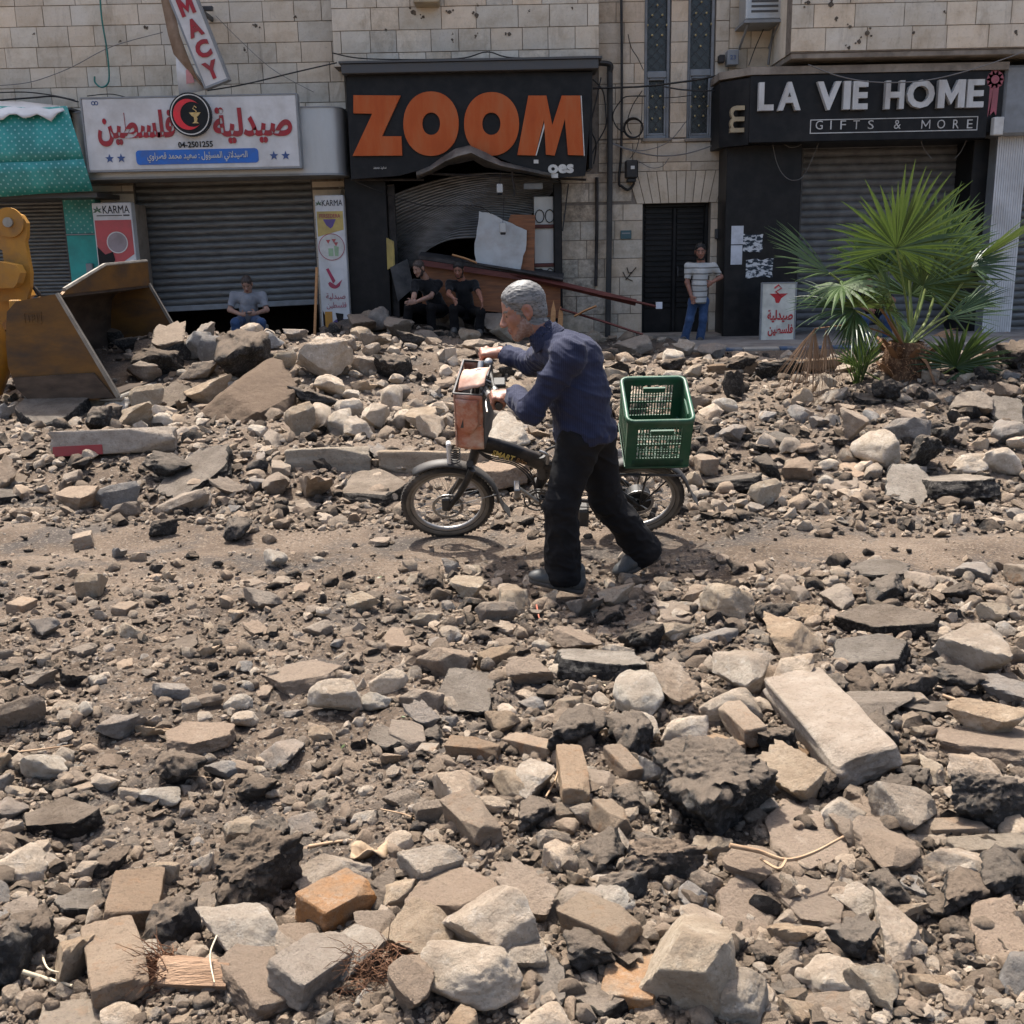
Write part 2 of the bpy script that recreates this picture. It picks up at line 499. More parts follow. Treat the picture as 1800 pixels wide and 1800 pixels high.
def rects_minus(rects, holes):
    out = []
    for (a, b, c, d) in rects:
        xs = sorted({a, b, *[min(max(h[0], a), b) for h in holes], *[min(max(h[1], a), b) for h in holes]})
        zs = sorted({c, d, *[min(max(h[2], c), d) for h in holes], *[min(max(h[3], c), d) for h in holes]})
        for z0, z1 in zip(zs, zs[1:]):
            run = None
            for x0, x1 in zip(xs, xs[1:]):
                cx, cz = (x0 + x1) / 2, (z0 + z1) / 2
                if any(h[0] < cx < h[1] and h[2] < cz < h[3] for h in holes):
                    if run: out.append((*run, z0, z1)); run = None
                else: run = (run[0], x1) if run else (x0, x1)
            if run: out.append((*run, z0, z1))
    return out
_stone_cache = {}
def stone_mesh(l, h, var):
    k = (round(l / .03), round(h / .03), var)
    if k not in _stone_cache:
        l2, h2 = k[0] * .03, k[1] * .03
        r = random.Random(hash(k) & 0xffff)
        b = .006
        vs, fs = [], []
        nx, nz = 4, 2
        for j in range(nz + 1):
            for i in range(nx + 1):
                e = i in (0, nx) or j in (0, nz)
                x = -l2 / 2 + l2 * i / nx + (0 if e else r.uniform(-.02, .02)); z = -h2 / 2 + h2 * j / nz
                if i == 0: x += b
                if i == nx: x -= b
                if j == 0: z += b
                if j == nz: z -= b
                vs.append((x, r.uniform(-.004, .004) - (0 if e else .006), z))
        for j in range(nz):
            for i in range(nx):
                q = j * (nx + 1) + i
                fs.append((q, q + 1, q + nx + 2, q + nx + 1))
        n0 = len(vs)
        c = [0, nx, (nx + 1) * (nz + 1) - 1, (nx + 1) * nz]
        jt = .004
        vs += [(-l2 / 2 + jt, .014, -h2 / 2 + jt), (l2 / 2 - jt, .014, -h2 / 2 + jt), (l2 / 2 - jt, .014, h2 / 2 - jt), (-l2 / 2 + jt, .014, h2 / 2 - jt)]
        vs += [(x, .05, z) for x, _, z in vs[n0:n0 + 4]]
        sides = [list(range(0, nx + 1)), [nx + j * (nx + 1) for j in range(nz + 1)], [(nx + 1) * nz + i for i in range(nx, -1, -1)], [j * (nx + 1) for j in range(nz, -1, -1)]]
        for s in range(4):
            a, b2 = n0 + s, n0 + (s + 1) % 4
            fs.append(tuple(reversed(sides[s])) + (a, b2))
            fs.append((a, a + 4, b2 + 4, b2))
        me = bpy.data.meshes.new('stone'); me.from_pydata(vs, [], fs); me.materials.append(M_STONE); me.update()
        _stone_cache[k] = (me, l2, h2)
    return _stone_cache[k]
def lay_stone(parent, x0, x1, z0, z1, Y, rnd, soot=None, tint=None):
    me, l, h = stone_mesh(x1 - x0, z1 - z0, rnd.randrange(3))
    o = link('stone', me, parent)
    o.location = ((x0 + x1) / 2, Y + rnd.uniform(-.006, .004), (z0 + z1) / 2)
    o.scale = ((x1 - x0) / l, 1, (z1 - z0) / h)
    g = rnd.uniform(.86, 1.05)
    w = rnd.uniform(-.05, .05)
    t = tint or (1, 1, 1)
    o.color = (g * (1 + w) * t[0], g * t[1], g * (1 - w) * t[2], 1 - (soot((x0 + x1) / 2, (z0 + z1) / 2) if soot else 0))
    return o
def stone_wall(parent, Y, x0, x1, z0, z1, ch, holes=(), cover=(), seed=1, lens=(.36, .58), soot=None, depth=.32, tint=None):
    rnd = random.Random(seed)
    m = MB()
    for (a, b, c, d) in rects_minus([(x0, x1, z0, z1)], holes):
        m.box(a, b, Y + .014, Y + depth, c, d)
    m.build('wall', M_MORTAR, parent)
    z = z1
    while z > z0 + .06:
        za = max(z0, z - ch)
        for (a, b, c, d) in rects_minus([(x0, x1, za, z)], list(holes) + list(cover)):
            if d - c < .05: continue
            x = a
            first = rnd.uniform(.12, lens[1])
            while x < b - .02:
                L = first if x == a and b - a > .7 else rnd.uniform(*lens)
                e = x + L
                if b - e < .16: e = b
                e = min(e, b)
                lay_stone(parent, x, e, c, d, Y, rnd, soot, tint)
                x = e
        z = za

# ------------------------------------------------------------------ the buildings
CH = .298
b1 = thing('stone_building', 'cream stone building front behind the pharmacy sign and its shutter', 'building', (at(280, 600, W).x, W, 0))
def rel(o):                      # children keep world coordinates: undo the parent's place
    for ch in o.children:
        ch.location = Vector(ch.location) - Vector(o.location)
hx = lambda *a: R4(*a, W)
xa, xb, za, zb = hx(-120, -30, 583, 600)
H_SHUT1 = hx(-110, 340, 128, 600)[:2] + (-.3, hx(0, 340, 128, 600)[3])
H_PHARM = hx(246, 300, 556, 600)[:2] + (-.3, hx(246, 300, 556, 600)[3])
cov = hx(118, 205, 640, 318)
stone_wall(b1, W, xa, xb + .28, -.2, zb, CH, [H_SHUT1, H_PHARM], [cov, hx(-130, 205, 130, 345)], 3)
m = MB(); m.box(xa, xb, W, W + 6, zb, 11.4); m.build('upper_wall', M_STONE, b1)
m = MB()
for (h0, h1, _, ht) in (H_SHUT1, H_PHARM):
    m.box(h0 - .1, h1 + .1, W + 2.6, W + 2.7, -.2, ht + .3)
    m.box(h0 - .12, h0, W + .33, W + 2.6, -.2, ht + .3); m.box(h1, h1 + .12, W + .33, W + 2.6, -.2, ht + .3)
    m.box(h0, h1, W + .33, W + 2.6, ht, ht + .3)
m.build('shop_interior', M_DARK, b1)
rel(b1)

b2 = thing('stone_building', 'stone building with the burnt shop front, two tall grille windows and black street door', 'building', (at(1000, 600, W).x, W, 0))
BAY = 17.55
x0, x1, z0, z1 = R4(583, -30, 1053, 113, BAY)
def soot_bay(x, z): return .25 * RND.random() ** 2
stone_wall(b2, BAY, x0, x1, z0, z1, .318, seed=8, lens=(.38, .66), soot=soot_bay, depth=.45)
H_ZOOM = hx(614, 250, 986, 600)[:2] + (-.3, hx(614, 250, 986, 600)[3])
H_W1 = hx(1133, -40, 1179, 243)
H_W2 = hx(1209, -40, 1257, 243)
H_DOOR = hx(1129, 357, 1247, 597)[:2] + (-.3, hx(1129, 357, 1247, 597)[3])
xp0, xp1, zp0, zp1 = hx(560, -30, 1276, 600)
def soot_pillar(x, z):
    d = x - H_ZOOM[1]
    return max(0, min(.92, (.75 - d * .5) * (1.0 if z < 3.3 else .6))) * RND.uniform(.5, 1.1) if d < 1.3 else .12 * RND.random()
ARCH = (H_DOOR[0] - .18, H_DOOR[1] + .30, H_DOOR[3], H_DOOR[3] + .50)
stone_wall(b2, W, xp0 + .29, xp1, -.2, zp1, CH, [H_ZOOM, H_W1, H_W2, H_DOOR], [hx(560, -40, 1052, 310), ARCH], 12, soot=soot_pillar, tint=(.95, .92, .9))
rnd = random.Random(4)
na = 11                                                       # flat arch of tapered stones over the door
for i in range(na):
    def ax(t, top): 
        c = (ARCH[0] + ARCH[1]) / 2
        return c + (t - .5) * (ARCH[1] - ARCH[0]) * (1.0 if not top else 1.0) + ((t - .5) * .16 if top else -(t - .5) * .16)
    a, b = i / na, (i + 1) / na
    mb = MB().prism([(ax(a, 0) + .006, ARCH[2] + .005), (ax(b, 0) - .006, ARCH[2] + .005), (ax(b, 1) - .006, ARCH[3] - .006), (ax(a, 1) + .006, ARCH[3] - .006)], W - .004 - .006 * rnd.random(), W + .05)
    o = mb.build('arch_stone', M_STONE, b2)
    g = rnd.uniform(.85, 1.0); o.color = (g, g * .97, g * .94, 1)
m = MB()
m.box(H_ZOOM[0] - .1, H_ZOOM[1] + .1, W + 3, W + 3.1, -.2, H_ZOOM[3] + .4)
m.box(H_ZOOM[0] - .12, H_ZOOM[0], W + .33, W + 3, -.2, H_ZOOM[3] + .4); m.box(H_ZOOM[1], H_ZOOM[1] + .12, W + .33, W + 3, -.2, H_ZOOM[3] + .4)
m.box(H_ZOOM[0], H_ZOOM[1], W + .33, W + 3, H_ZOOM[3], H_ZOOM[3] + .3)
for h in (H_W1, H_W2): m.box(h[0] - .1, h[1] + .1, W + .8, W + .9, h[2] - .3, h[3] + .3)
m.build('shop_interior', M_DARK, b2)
m = MB(); m.box(x0, x1, BAY, W + 6, z1, 11.4); m.box(x1, xp1, W, W + 6, zp1, 11.4); m.build('upper_wall', M_STONE, b2)
m = MB(); m.box(H_DOOR[0] - .1, H_DOOR[1] + .12, W - .55, W + .02, -.2, .16); m.build('door_step', M_PLASTER, b2)
# tall windows with diamond grilles and brass bosses
for (h, sp) in ((H_W1, 130), (H_W2, 128)):
    zt = at(1150, sp, W).z
    wf = MB()
    a, b, c, d = h
    t = .05
    Yf = W + .07
    wf.cbox(a, a + t, Yf, Yf + .08, c, d); wf.cbox(b - t, b, Yf, Yf + .08, c, d)
    wf.cbox(a + t, b - t, Yf, Yf + .08, c, c + t)
    wf.cbox(a + t, b - t, Yf - .005, Yf + .08, zt - .05, zt + .05)
    wf.cbox(a + t, a + t + .035, Yf + .01, Yf + .07, c + t, zt - .05); wf.cbox(b - t - .035, b - t, Yf + .01, Yf + .07, c + t, zt - .05)
    wf.cbox(a + t + .035, b - t - .035, Yf + .01, Yf + .07, c + t, c + t + .035); wf.cbox(a + t + .035, b - t - .035, Yf + .01, Yf + .07, zt - .085, zt - .05)
    win = wf.build('window', M_GREY, b2)
    MB().box(a + t, b - t, Yf + .09, Yf + .1, c, d).build('pane', M_GLASS, win)
    MB().cbox(a - .03, b + .03, W - .05, W + .1, c - .05, c, .008).build('window_sill', M_PLASTER, win)
    g, kn = MB(), []
    cx = (a + b) / 2; hw = (b - a) / 2 - t
    for (zc0, zc1) in ((c + t, zt - .06), (zt + .06, d)):
        w2 = hw - .03 if zc0 < zt else hw
        nrow = max(2, round((zc1 - zc0) / .155)); dz = (zc1 - zc0) / nrow
        for i in range(-2, nrow + 2):
            for s in (-1, 1):
                p, q = None, None
                for k in range(17):
                    u = -1 + k / 8
                    zz = zc0 + dz * (i + (u * s + 1)) 
                    if zc0 <= zz <= zc1:
                        if p is None: p = (cx + u * w2, zz)
                        q = (cx + u * w2, zz)
                if p and q != p: g.tube([(p[0], Yf + .03, p[1]), (q[0], Yf + .03, q[1])], .0042, 5)
        mid = (zc0 + zc1) / 2
        for (u, j) in ((0, 2), (-.5, 1), (.5, 1), (0, 0), (-.98, 0), (.98, 0), (-.5, -1), (.5, -1), (0, -2)):
            kn.append((cx + u * w2, Yf + .02, mid + j * dz * .98))
    gr = g.build('grille', M_DGREY, win)
    bme = MB().lathe([(0, -.018), (.017, -.010), (.017, .006), (0, .008)], (0, 0, 0), 'y', 8).mesh('boss', M_BRASS, 60)
    for q in kn: link('boss', bme, win).location = q
    gr.location = win.location
# black street door, slatted
dm = MB()
a, b, c, d = H_DOOR
dm.box(a, b, W + .26, W + .30, -.1, d)
dm.cbox(a, a + .06, W + .2, W + .26, .1, d); dm.cbox(b - .06, b, W + .2, W + .26, .1, d); dm.cbox(a + .06, b - .06, W + .2, W + .26, d - .06, d)
dm.cbox((a + b) / 2 - .03, (a + b) / 2 + .03, W + .21, W + .26, .1, d - .06)
for i in range(20):
    z = .55 + i * .085
    for (u, v) in ((a + .07, (a + b) / 2 - .04), ((a + b) / 2 + .04, b - .07)):
        dm.cbox(u, v, W + .235, W + .26, z, z + .06, .006)
dr = dm.build('street_door', M_BLACK, b2)
MB().tube([((a + b) / 2 + .06, W + .2, 1.05), ((a + b) / 2 + .06, W + .17, 1.07), ((a + b) / 2 + .06, W + .17, 1.2), ((a + b) / 2 + .06, W + .2, 1.22)], .01).build('handle', M_DGREY, dr)
rel(b2)

b3 = thing('stone_building', 'stone building with the overhanging bay over the gift shop', 'building', (at(1550, 600, W).x, W, 0))
x0, x1, z0, z1 = hx(1259, -30, 1900, 600)
H_VIE = (hx(1278, 245, 1900, 600)[0], x1, -.3, hx(1278, 245, 1700, 600)[3])
stone_wall(b3, W, xp1 + .001, x1, -.2, z1, CH, [H_VIE], [hx(1276, 125, 1910, 620), hx(1400, -40, 1910, 130)], 21)
FB = 16.65
bx0, bx1, bz0, bz1 = R4(1392, -40, 1990, 93, FB)
stone_wall(b3, FB, bx0, bx1, bz0 + .05, bz1, .315, seed=31, lens=(.42, .72), depth=.3)
m = MB()
m.box(bx0 + .002, bx1, FB + .05, W, bz0 + .055, bz1); m.build('bay_side', M_STONE, b3)
m = MB()
m.cbox(bx0 + .02, bx1, FB + .03, W, bz0 - .03, bz0 + .05, .01)
m.box(bx0 + .35, bx1, FB + .4, W - .35, bz0 - .034, bz0 - .028); m.build('soffit', M_PLASTER, b3)
m = MB(); m.box(bx0, bx1, FB, W + 6, bz1, 11.4); m.box(xp1, bx0, W, W + 6, z1, 11.4); m.build('upper_wall', M_STONE, b3)
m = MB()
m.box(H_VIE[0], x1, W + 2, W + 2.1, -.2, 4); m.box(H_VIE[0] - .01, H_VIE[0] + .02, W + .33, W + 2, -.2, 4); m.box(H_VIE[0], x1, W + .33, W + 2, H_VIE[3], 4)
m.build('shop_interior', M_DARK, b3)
rel(b3)

# ------------------------------------------------------------------ roller shutters
def slat_mesh(h, mat, name='slat'):
    pr = [(-.0, 0), (-.012, .10), (-.020, .35), (-.020, .62), (-.012, .86), (.0, .96), (.004, 1.0)]
    vs = [(x, y, z * h) for x in (-.5, .5) for y, z in pr]
    n = len(pr)
    fs = [(i, n + i, n + i + 1, i + 1) for i in range(n - 1)]
    me = bpy.data.meshes.new(name); me.from_pydata(vs, [], fs); me.materials.append(mat)
    me.polygons.foreach_set('use_smooth', [True] * len(fs)); me.update()
    return me
def shutter(label, x0, x1, z0, z1, Y, n, mat, tilt0=0, tilt1=0, zl=None, rails=True, box=None):
    """z0 bottom, z1 top; tilt in radians from top slat to bottom slat"""
    o = thing('roller_shutter', label, 'shutter', ((x0 + x1) / 2, Y, z0), 'roller shutters of the shops')
    h = (z1 - z0) / n
    me = slat_mesh(h, mat)
    for i in range(n):
        s = link('slat', me, o)
        t = i / max(1, n - 1)
        s.location = (0, RND.uniform(-.003, .003), z1 - z0 - (i + 1) * h)
        s.rotation_euler = (0, -(tilt0 + (tilt1 - tilt0) * t ** 1.5), 0)
        s.scale = (x1 - x0 + .02, 1, 1.0)
        s.color = (1, 1, 1, 1)
    M = Matrix.Rotation(-tilt1, 4, 'Y')
    MB().cbox(-(x1 - x0) / 2, (x1 - x0) / 2, -.03, .02, -.09, .0, .01, M=M).build('bottom_bar', M_GREY, o)
    if rails:
        for s, X in ((-1, x0), (1, x1)):
            MB().cbox(X - (x0 + x1) / 2 - (.07 if s < 0 else .0), X - (x0 + x1) / 2 + (.0 if s < 0 else .07), -.06, .04, -z0 + .0, z1 - z0 + .02, .006).build('guide_rail', M_DGREY, o)
    return o
x0, x1, z0, z1 = R4(248, 300, 553, 533, W + .1)
shutter('dusty grey roller shutter, half raised and sagging, behind the man in the grey shirt', x0, x1, z0, z1, W + .1, 19, M_SLAT, rad(.4), rad(1.6))
x0, x1, z0, z1 = R4(-120, 342, 121, 560, W + .1)
shutter('grey roller shutter beside the teal pilaster, behind the yellow digger arm', x0, x1, z0, z1, W + .1, 34, M_SLAT)
x0, x1, z0, z1 = R4(1405, 246, 1697, 597, W + .05)
shutter('closed grey roller shutter behind the palm, below the gift shop sign', x0, x1, z0, z1, W + .05, 27, M_SLAT2)
x0, x1, z0, z1 = R4(1782, 236, 1990, 597, 17.6)
shutter('roller shutter at the right edge beyond the white ribbed panel', x0, x1, z0, z1, 17.6, 28, M_SLAT)

# ------------------------------------------------------------------ text
BASE = {'ا': (0xFE8D, 2), 'ل': (0xFEDD, 4), 'ص': (0xFEB9, 4), 'ي': (0xFEF1, 4), 'د': (0xFEA9, 2), 'ن': (0xFEE5, 4), 'م': (0xFEE1, 4), 'س': (0xFEB1, 4), 'ؤ': (0xFE85, 2),
        'و': (0xFEED, 2), 'ع': (0xFEC9, 4), 'ح': (0xFEA1, 4), 'ق': (0xFED5, 4), 'ر': (0xFEAD, 2), 'ة': (0xFE93, 2), 'ف': (0xFED1, 4), 'ط': (0xFEC1, 4), 'ﻻ': (0xFEFB, 2)}
def arabic(s):
    s = s.replace('لا', 'ﻻ')
    out = []
    for i, c in enumerate(s):
        if c not in BASE: out.append(c); continue
        code, n = BASE[c]
        p = s[i - 1] if i else ' '
        q = s[i + 1] if i + 1 < len(s) else ' '
        jp = p in BASE and BASE[p][1] == 4
        jn = n == 4 and q in BASE
        out.append(chr(code + (3 if jp and jn else 2 if jn else 1 if jp else 0)))
    return ''.join(reversed(out))
def text_shape(body, bold=0.0, res=3, depth=.01, spacing=1.0):
    cu = bpy.data.curves.new('text', 'FONT')
    cu.body = body; cu.resolution_u = res; cu.offset = bold; cu.extrude = depth / 2; cu.space_character = spacing
    o = bpy.data.objects.new('text', cu); COL.objects.link(o)
    me = bpy.data.meshes.new_from_object(o.evaluated_get(bpy.context.evaluated_depsgraph_get()))
    bpy.data.objects.remove(o); bpy.data.curves.remove(cu)
    v = np.array([q.co[:] for q in me.vertices]); f = [tuple(p.vertices) for p in me.polygons]
    bpy.data.meshes.remove(me)
    return v, f
def text(name, body, x0, x1, z0, z1, Y, mat, parent=None, bold=0.0, depth=.012, slope=0.0, M=None, spacing=1.0, res=3, mb=None):
    """lettering fitted into a box on a wall plane; front face at Y"""
    if body == 'M':
        t = .25
        po = [(0, 0), (t, 0), (t, .56), (.5, .12), (1 - t, .56), (1 - t, 0), (1, 0), (1, 1), (1 - t * 1.1, 1), (.5, .50), (t * 1.1, 1), (0, 1)]
        if bold < .02: po = [(0, 0), (.09, 0), (.09, .78), (.5, .2), (.91, .78), (.91, 0), (1, 0), (1, 1), (.92, 1), (.5, .36), (.08, 1), (0, 1)]
        return MB().prism([(x0 + a * (x1 - x0), z0 + b * (z1 - z0)) for a, b in po], Y, Y + depth, 0, M).build(name, mat, parent)
    v, f = text_shape(body, bold, res, 1.0, spacing)
    lo, hi = v.min(0), v.max(0)
    u = (v - lo) / np.maximum(hi - lo, 1e-6)
    X = x0 + u[:, 0] * (x1 - x0)
    Z = z0 + u[:, 1] * (z1 - z0) + slope * (X - (x0 + x1) / 2)
    par = list(range(len(v)))
    def root(i):
        while par[i] != i: par[i] = par[par[i]]; i = par[i]
        return i
    for q in f:
        for i in q[1:]: par[root(i)] = root(q[0])
    ids = {}
    comp = np.array([ids.setdefault(root(i), len(ids)) for i in range(len(v))])
    Yy = Y + depth * (1 - u[:, 2]) - .0009 * (comp % 4)      # joined letters lie a hair apart
    vs = [Vector(p) for p in zip(X, Yy, Z)]
    if M is not None: vs = [M @ p for p in vs]
    if mb is not None: return mb.add(vs, f)
    return MB().add(vs, f).build(name, mat, parent)
# ------------------------------------------------------------------ signs and shop fronts
M_AGED0 = rough_mat('sooty_sheet', (.03, .028, .026), (.10, .09, .08), 5, .6)
M_KC0 = rough_mat('grey_concrete', (.13, .12, .105), (.22, .2, .175), 5, .9, .4, .01, 40)
def plan(poly_xy, z0, z1, mb, mi=0):
    n = len(poly_xy)
    ar = sum(poly_xy[i][0] * poly_xy[(i + 1) % n][1] - poly_xy[(i + 1) % n][0] * poly_xy[i][1] for i in range(n))
    if ar < 0: poly_xy = poly_xy[::-1]
    vs = [(x, y, z0) for x, y in poly_xy] + [(x, y, z1) for x, y in poly_xy]
    fs = [tuple(range(n - 1, -1, -1)), tuple(range(n, 2 * n))] + [(i, (i + 1) % n, (i + 1) % n + n, i + n) for i in range(n)]
    return mb.add(vs, fs, mi)
def pp(pts, Y):                                     # picture outline -> (x, z) outline on plane Y
    return [(p.x, p.z) for p in (at(a, b, Y) for a, b in pts)]
def zz(scale, ox, oy, pts):
    return [(ox + x / scale, oy + y / scale) for x, y in pts]
ZS = 1800 / 620
def star(cx, cz, r, Y, mb, mi=0):
    po = []
    for i in range(10):
        w = math.pi / 2 + i * math.pi / 5
        q = r if i % 2 == 0 else r * .42
        po.append((cx + q * math.cos(w), cz + q * math.sin(w)))
    mb.prism(po, Y - .006, Y, mi)
def ring(mb, cx, cz, r0, r1, ya, yb, n=40, mi=0):
    mb.lathe([(r0, yb), (r0, ya), (r1, ya), (r1, yb)], (cx, 0, cz), 'y', n, mi, closed=True)
def disc(mb, cx, cz, r, ya, yb, n=40, mi=0):
    mb.prism([(cx + r * math.cos(2 * math.pi * k / n), cz + r * math.sin(2 * math.pi * k / n)) for k in range(n)], ya, yb, mi)

# pharmacy light-box on its rounded silver fascia
YS = 16.95
x0, x1, z0, z1 = R4(155, 172, 527, 298, YS)
sl = .006
sg = thing('pharmacy_sign', 'white pharmacy light-box with red Arabic lettering on a rounded silver fascia', 'sign', (0, 0, 0))
fx0, fx1, fz0, fz1 = R4(120, 187, 602, 312, YS + .05)
r = .33
po = [(fx0 + r - r * math.sin(a), YS + .05 + r - r * math.cos(a)) for a in np.linspace(math.pi / 2, 0, 12)]
po += [(fx1 - r + r * math.sin(a), YS + .05 + r - r * math.cos(a)) for a in np.linspace(0, math.pi / 2, 12)]
po = [(fx0, W)] + po + [(fx1, W)]
m = MB(); plan(po, fz0 + .03, fz1 - .05, m); f = m.build('fascia', M_SILVER, sg, 30)
m = MB(); plan([(a + (.012 if a > 0 else -.012) * 0, b - .015) for a, b in po], fz0, fz0 + .03, m); plan([(a, b - .015) for a, b in po], fz1 - .05, fz1 - .03, m); m.build('fascia_trim', M_GREY, sg, 30)
m = MB(); m.cbox(x0, x1, YS - .13, YS + .04, z0, z1, .012); box = m.build('light_box', M_WHITE, sg)
m = MB()
for (a, b, c, d) in ((x0 - .015, x1 + .015, z1, z1 + .02), (x0 - .015, x1 + .015, z0 - .02, z0)): m.box(a, b, YS - .135, YS + .04, c, d)
for (a, b) in ((x0 - .02, x0), (x1, x1 + .02)): m.box(a, b, YS - .135, YS + .04, z0, z1)
m.build('box_frame', M_GREY, sg)
YF = YS - .131
def tx(name, body, zx0, zy0, zx1, zy1, mat, bold=0.03, slope=.012, ox=0, oy=0, Y=YF, parent=sg, depth=.012, spacing=1.0):
    q = R4(ox + zx0 / ZS, oy + zy0 / ZS, ox + zx1 / ZS, oy + zy1 / ZS, Y)
    return text(name, body, *q, Y - depth, mat, parent, bold, depth, slope, spacing=spacing)
tx('word', arabic('صيدلية'), 1088, 545, 1490, 730, M_RED, .035, 0)
tx('word', arabic('فلسطين'), 497, 562, 893, 745, M_RED, .035, 0)
tx('number', '04-2501255', 910, 722, 1086, 752, M_BLACK, .012, .01)
bq = R4(695 / ZS, 762 / ZS, 1320 / ZS, 836 / ZS, YF)
m = MB()
rr = .05
po = []
for (cx, cz, a0) in ((bq[1] - rr, bq[3] - rr, 0), (bq[0] + rr, bq[3] - rr, 90), (bq[0] + rr, bq[2] + rr, 180), (bq[1] - rr, bq[2] + rr, 270)):
    po += [(cx + rr * math.cos(rad(a0 + t)), cz + rr * math.sin(rad(a0 + t))) for t in (0, 30, 60, 90)]
m.prism(po, YF - .008, YF); m.build('banner', M_BLUE, sg)
tx('banner_text', arabic('الصيدلاني المسؤول : سعيد محمد قصراوي'), 752, 774, 1264, 826, M_OFFW, .01, 0, Y=YF - .008, depth=.005)
for zx, zy in ((560, 810), (619, 808), (1398, 795), (1458, 794)):
    m = MB(); p = at(zx / ZS, zy / ZS, YF); star(p.x, p.z, .068, YF, m); m.build('star_print', M_NAVY, sg)
p = at(979 / ZS, 588 / ZS, YF)
m = MB(); disc(m, p.x, p.z, .305, YF - .10, YF); m.build('emblem_disc', M_BLACK, sg)
m = MB(); ring(m, p.x, p.z, .27, .285, YF - .104, YF - .10); m.build('emblem_ring', M_OFFW, sg)
m = MB()
cr = [(p.x - .03 + .215 * math.cos(a), p.z + .215 * math.sin(a)) for a in np.linspace(rad(48), rad(312), 30)]
cr += [(p.x + .035 + .175 * math.cos(a), p.z + .175 * math.sin(a)) for a in np.linspace(rad(305), rad(55), 30)]
m.prism(cr, YF - .108, YF - .10); m.build('crescent', flat('emblem_red', (.62, .02, .03), .45), sg)
m = MB()
cx, cz = p.x + .075, p.z
m.prism([(cx - .085, cz + .025), (cx + .085, cz + .025), (cx + .05, cz - .02), (cx + .018, cz - .04), (cx + .016, cz - .10), (cx + .05, cz - .125), (cx - .05, cz - .125), (cx - .016, cz - .10), (cx - .018, cz - .04), (cx - .05, cz - .02)], YF - .110, YF - .10)
m.tube([(cx + .01, YF - .106, cz - .11), (cx + .03, YF - .112, cz - .06), (cx - .03, YF - .112, cz - .0), (cx + .03, YF - .112, cz + .04), (cx - .025, YF - .108, cz + .08), (cx + .0, YF - .106, cz + .115), (cx + .03, YF - .106, cz + .09)], .009, 6)
m.build('snake_bowl', flat('emblem_gold', (.60, .42, .16), .45), sg)
m = MB(); q = at(482 / ZS, 527 / ZS, YF); ring(m, q.x - .02, q.z, .018, .03, YF - .004, YF, 12); ring(m, q.x + .025, q.z, .018, .03, YF - .004, YF, 12); m.build('maker_mark', M_NAVY, sg)

# hanging projecting sign, knocked askew, with its torn back sheet
hg = thing('hanging_sign', 'tilted white vertical sign with red letters hanging loose above the pharmacy light-box', 'sign')
Yh = 16.8
a0, a1 = at(300, -60, Yh), at(383, 148, Yh)
ax = (a1 - a0).normalized(); sx = Vector((-ax.z, 0, ax.x)) * 1
if sx.x < 0: sx = -sx
ln = (a1 - a0).length
Mh = Matrix(((sx.x, 0, -ax.x, a1.x), (0, 1, 0, Yh), (sx.z, 0, -ax.z, a1.z), (0, 0, 0, 1)))
MB().cbox(-.18, .18, -.07, .07, 0, ln, .012, M=Mh).build('sign_box', M_WHITE, hg)
m = MB()
for (a, b, c, d) in ((-.195, -.17, -.01, ln), (.17, .195, -.01, ln), (-.17, .17, -.015, .015)): m.box(a, b, -.078, .078, c, d, M=Mh)
m.build('sign_frame', M_GREY, hg)
for i, ch in enumerate('YCAMRAHP'):
    text('letter', ch, -.105, .115, .07 + i * .305, .07 + i * .305 + .245, -.085, M_RED, hg, .05, .012, M=Mh)
m = MB()
fl = [[(275, -60), (283, 0), (295, 60), (305, 95), (318, 110), (343, 128), (362, 155)], [(300, -60), (302, 0), (315, 60), (330, 100), (340, 125), (353, 150), (364, 160)]]
P = []
for k, rowp in enumerate((fl[0], fl[1])):
    P.append([at(a, b, 16.98 - .10 * k + .05 * math.sin(i * 1.3)) for i, (a, b) in enumerate(rowp)])
m.grid(P); o = m.build('torn_sheet', rough_mat('torn_sheet_back', (.16, .10, .06), (.30, .22, .16), 4, .8), hg, 60)
sm = o.modifiers.new('t', 'SOLIDIFY'); sm.thickness = .01
m = MB(); m.grid([[at(308, 80, 17.02), at(310, 125, 16.98), at(315, 168, 17.0)], [at(330, 100, 16.95), at(345, 130, 16.93), at(363, 158, 16.95)]]); o = m.build('torn_sheet', M_WHITE, hg, 60)
sm = o.modifiers.new('t', 'SOLIDIFY'); sm.thickness = .01
m = MB(); m.cbox(at(343, 10, 17.4).x, at(379, 10, 17.4).x, 17.2, 17.26, at(340, 22, 17.3).z, at(340, 13, 17.3).z); m.cbox(at(350, 10, 17.4).x, at(356, 10, 17.4).x, 17.2, W, at(340, 22, 17.3).z, at(340, 13, 17.3).z); m.build('bracket', M_DGREY, hg)
M_PINK = flat('faded_pink', (.50, .22, .22), .6)
m = MB(); q = at(333, 132, 16.9); m.prism([(q.x - .05, q.z + .07), (q.x + .03, q.z + .10), (q.x + .06, q.z - .10), (q.x - .06, q.z - .12)], 16.91, 16.92); m.build('faded_print', M_PINK, hg)

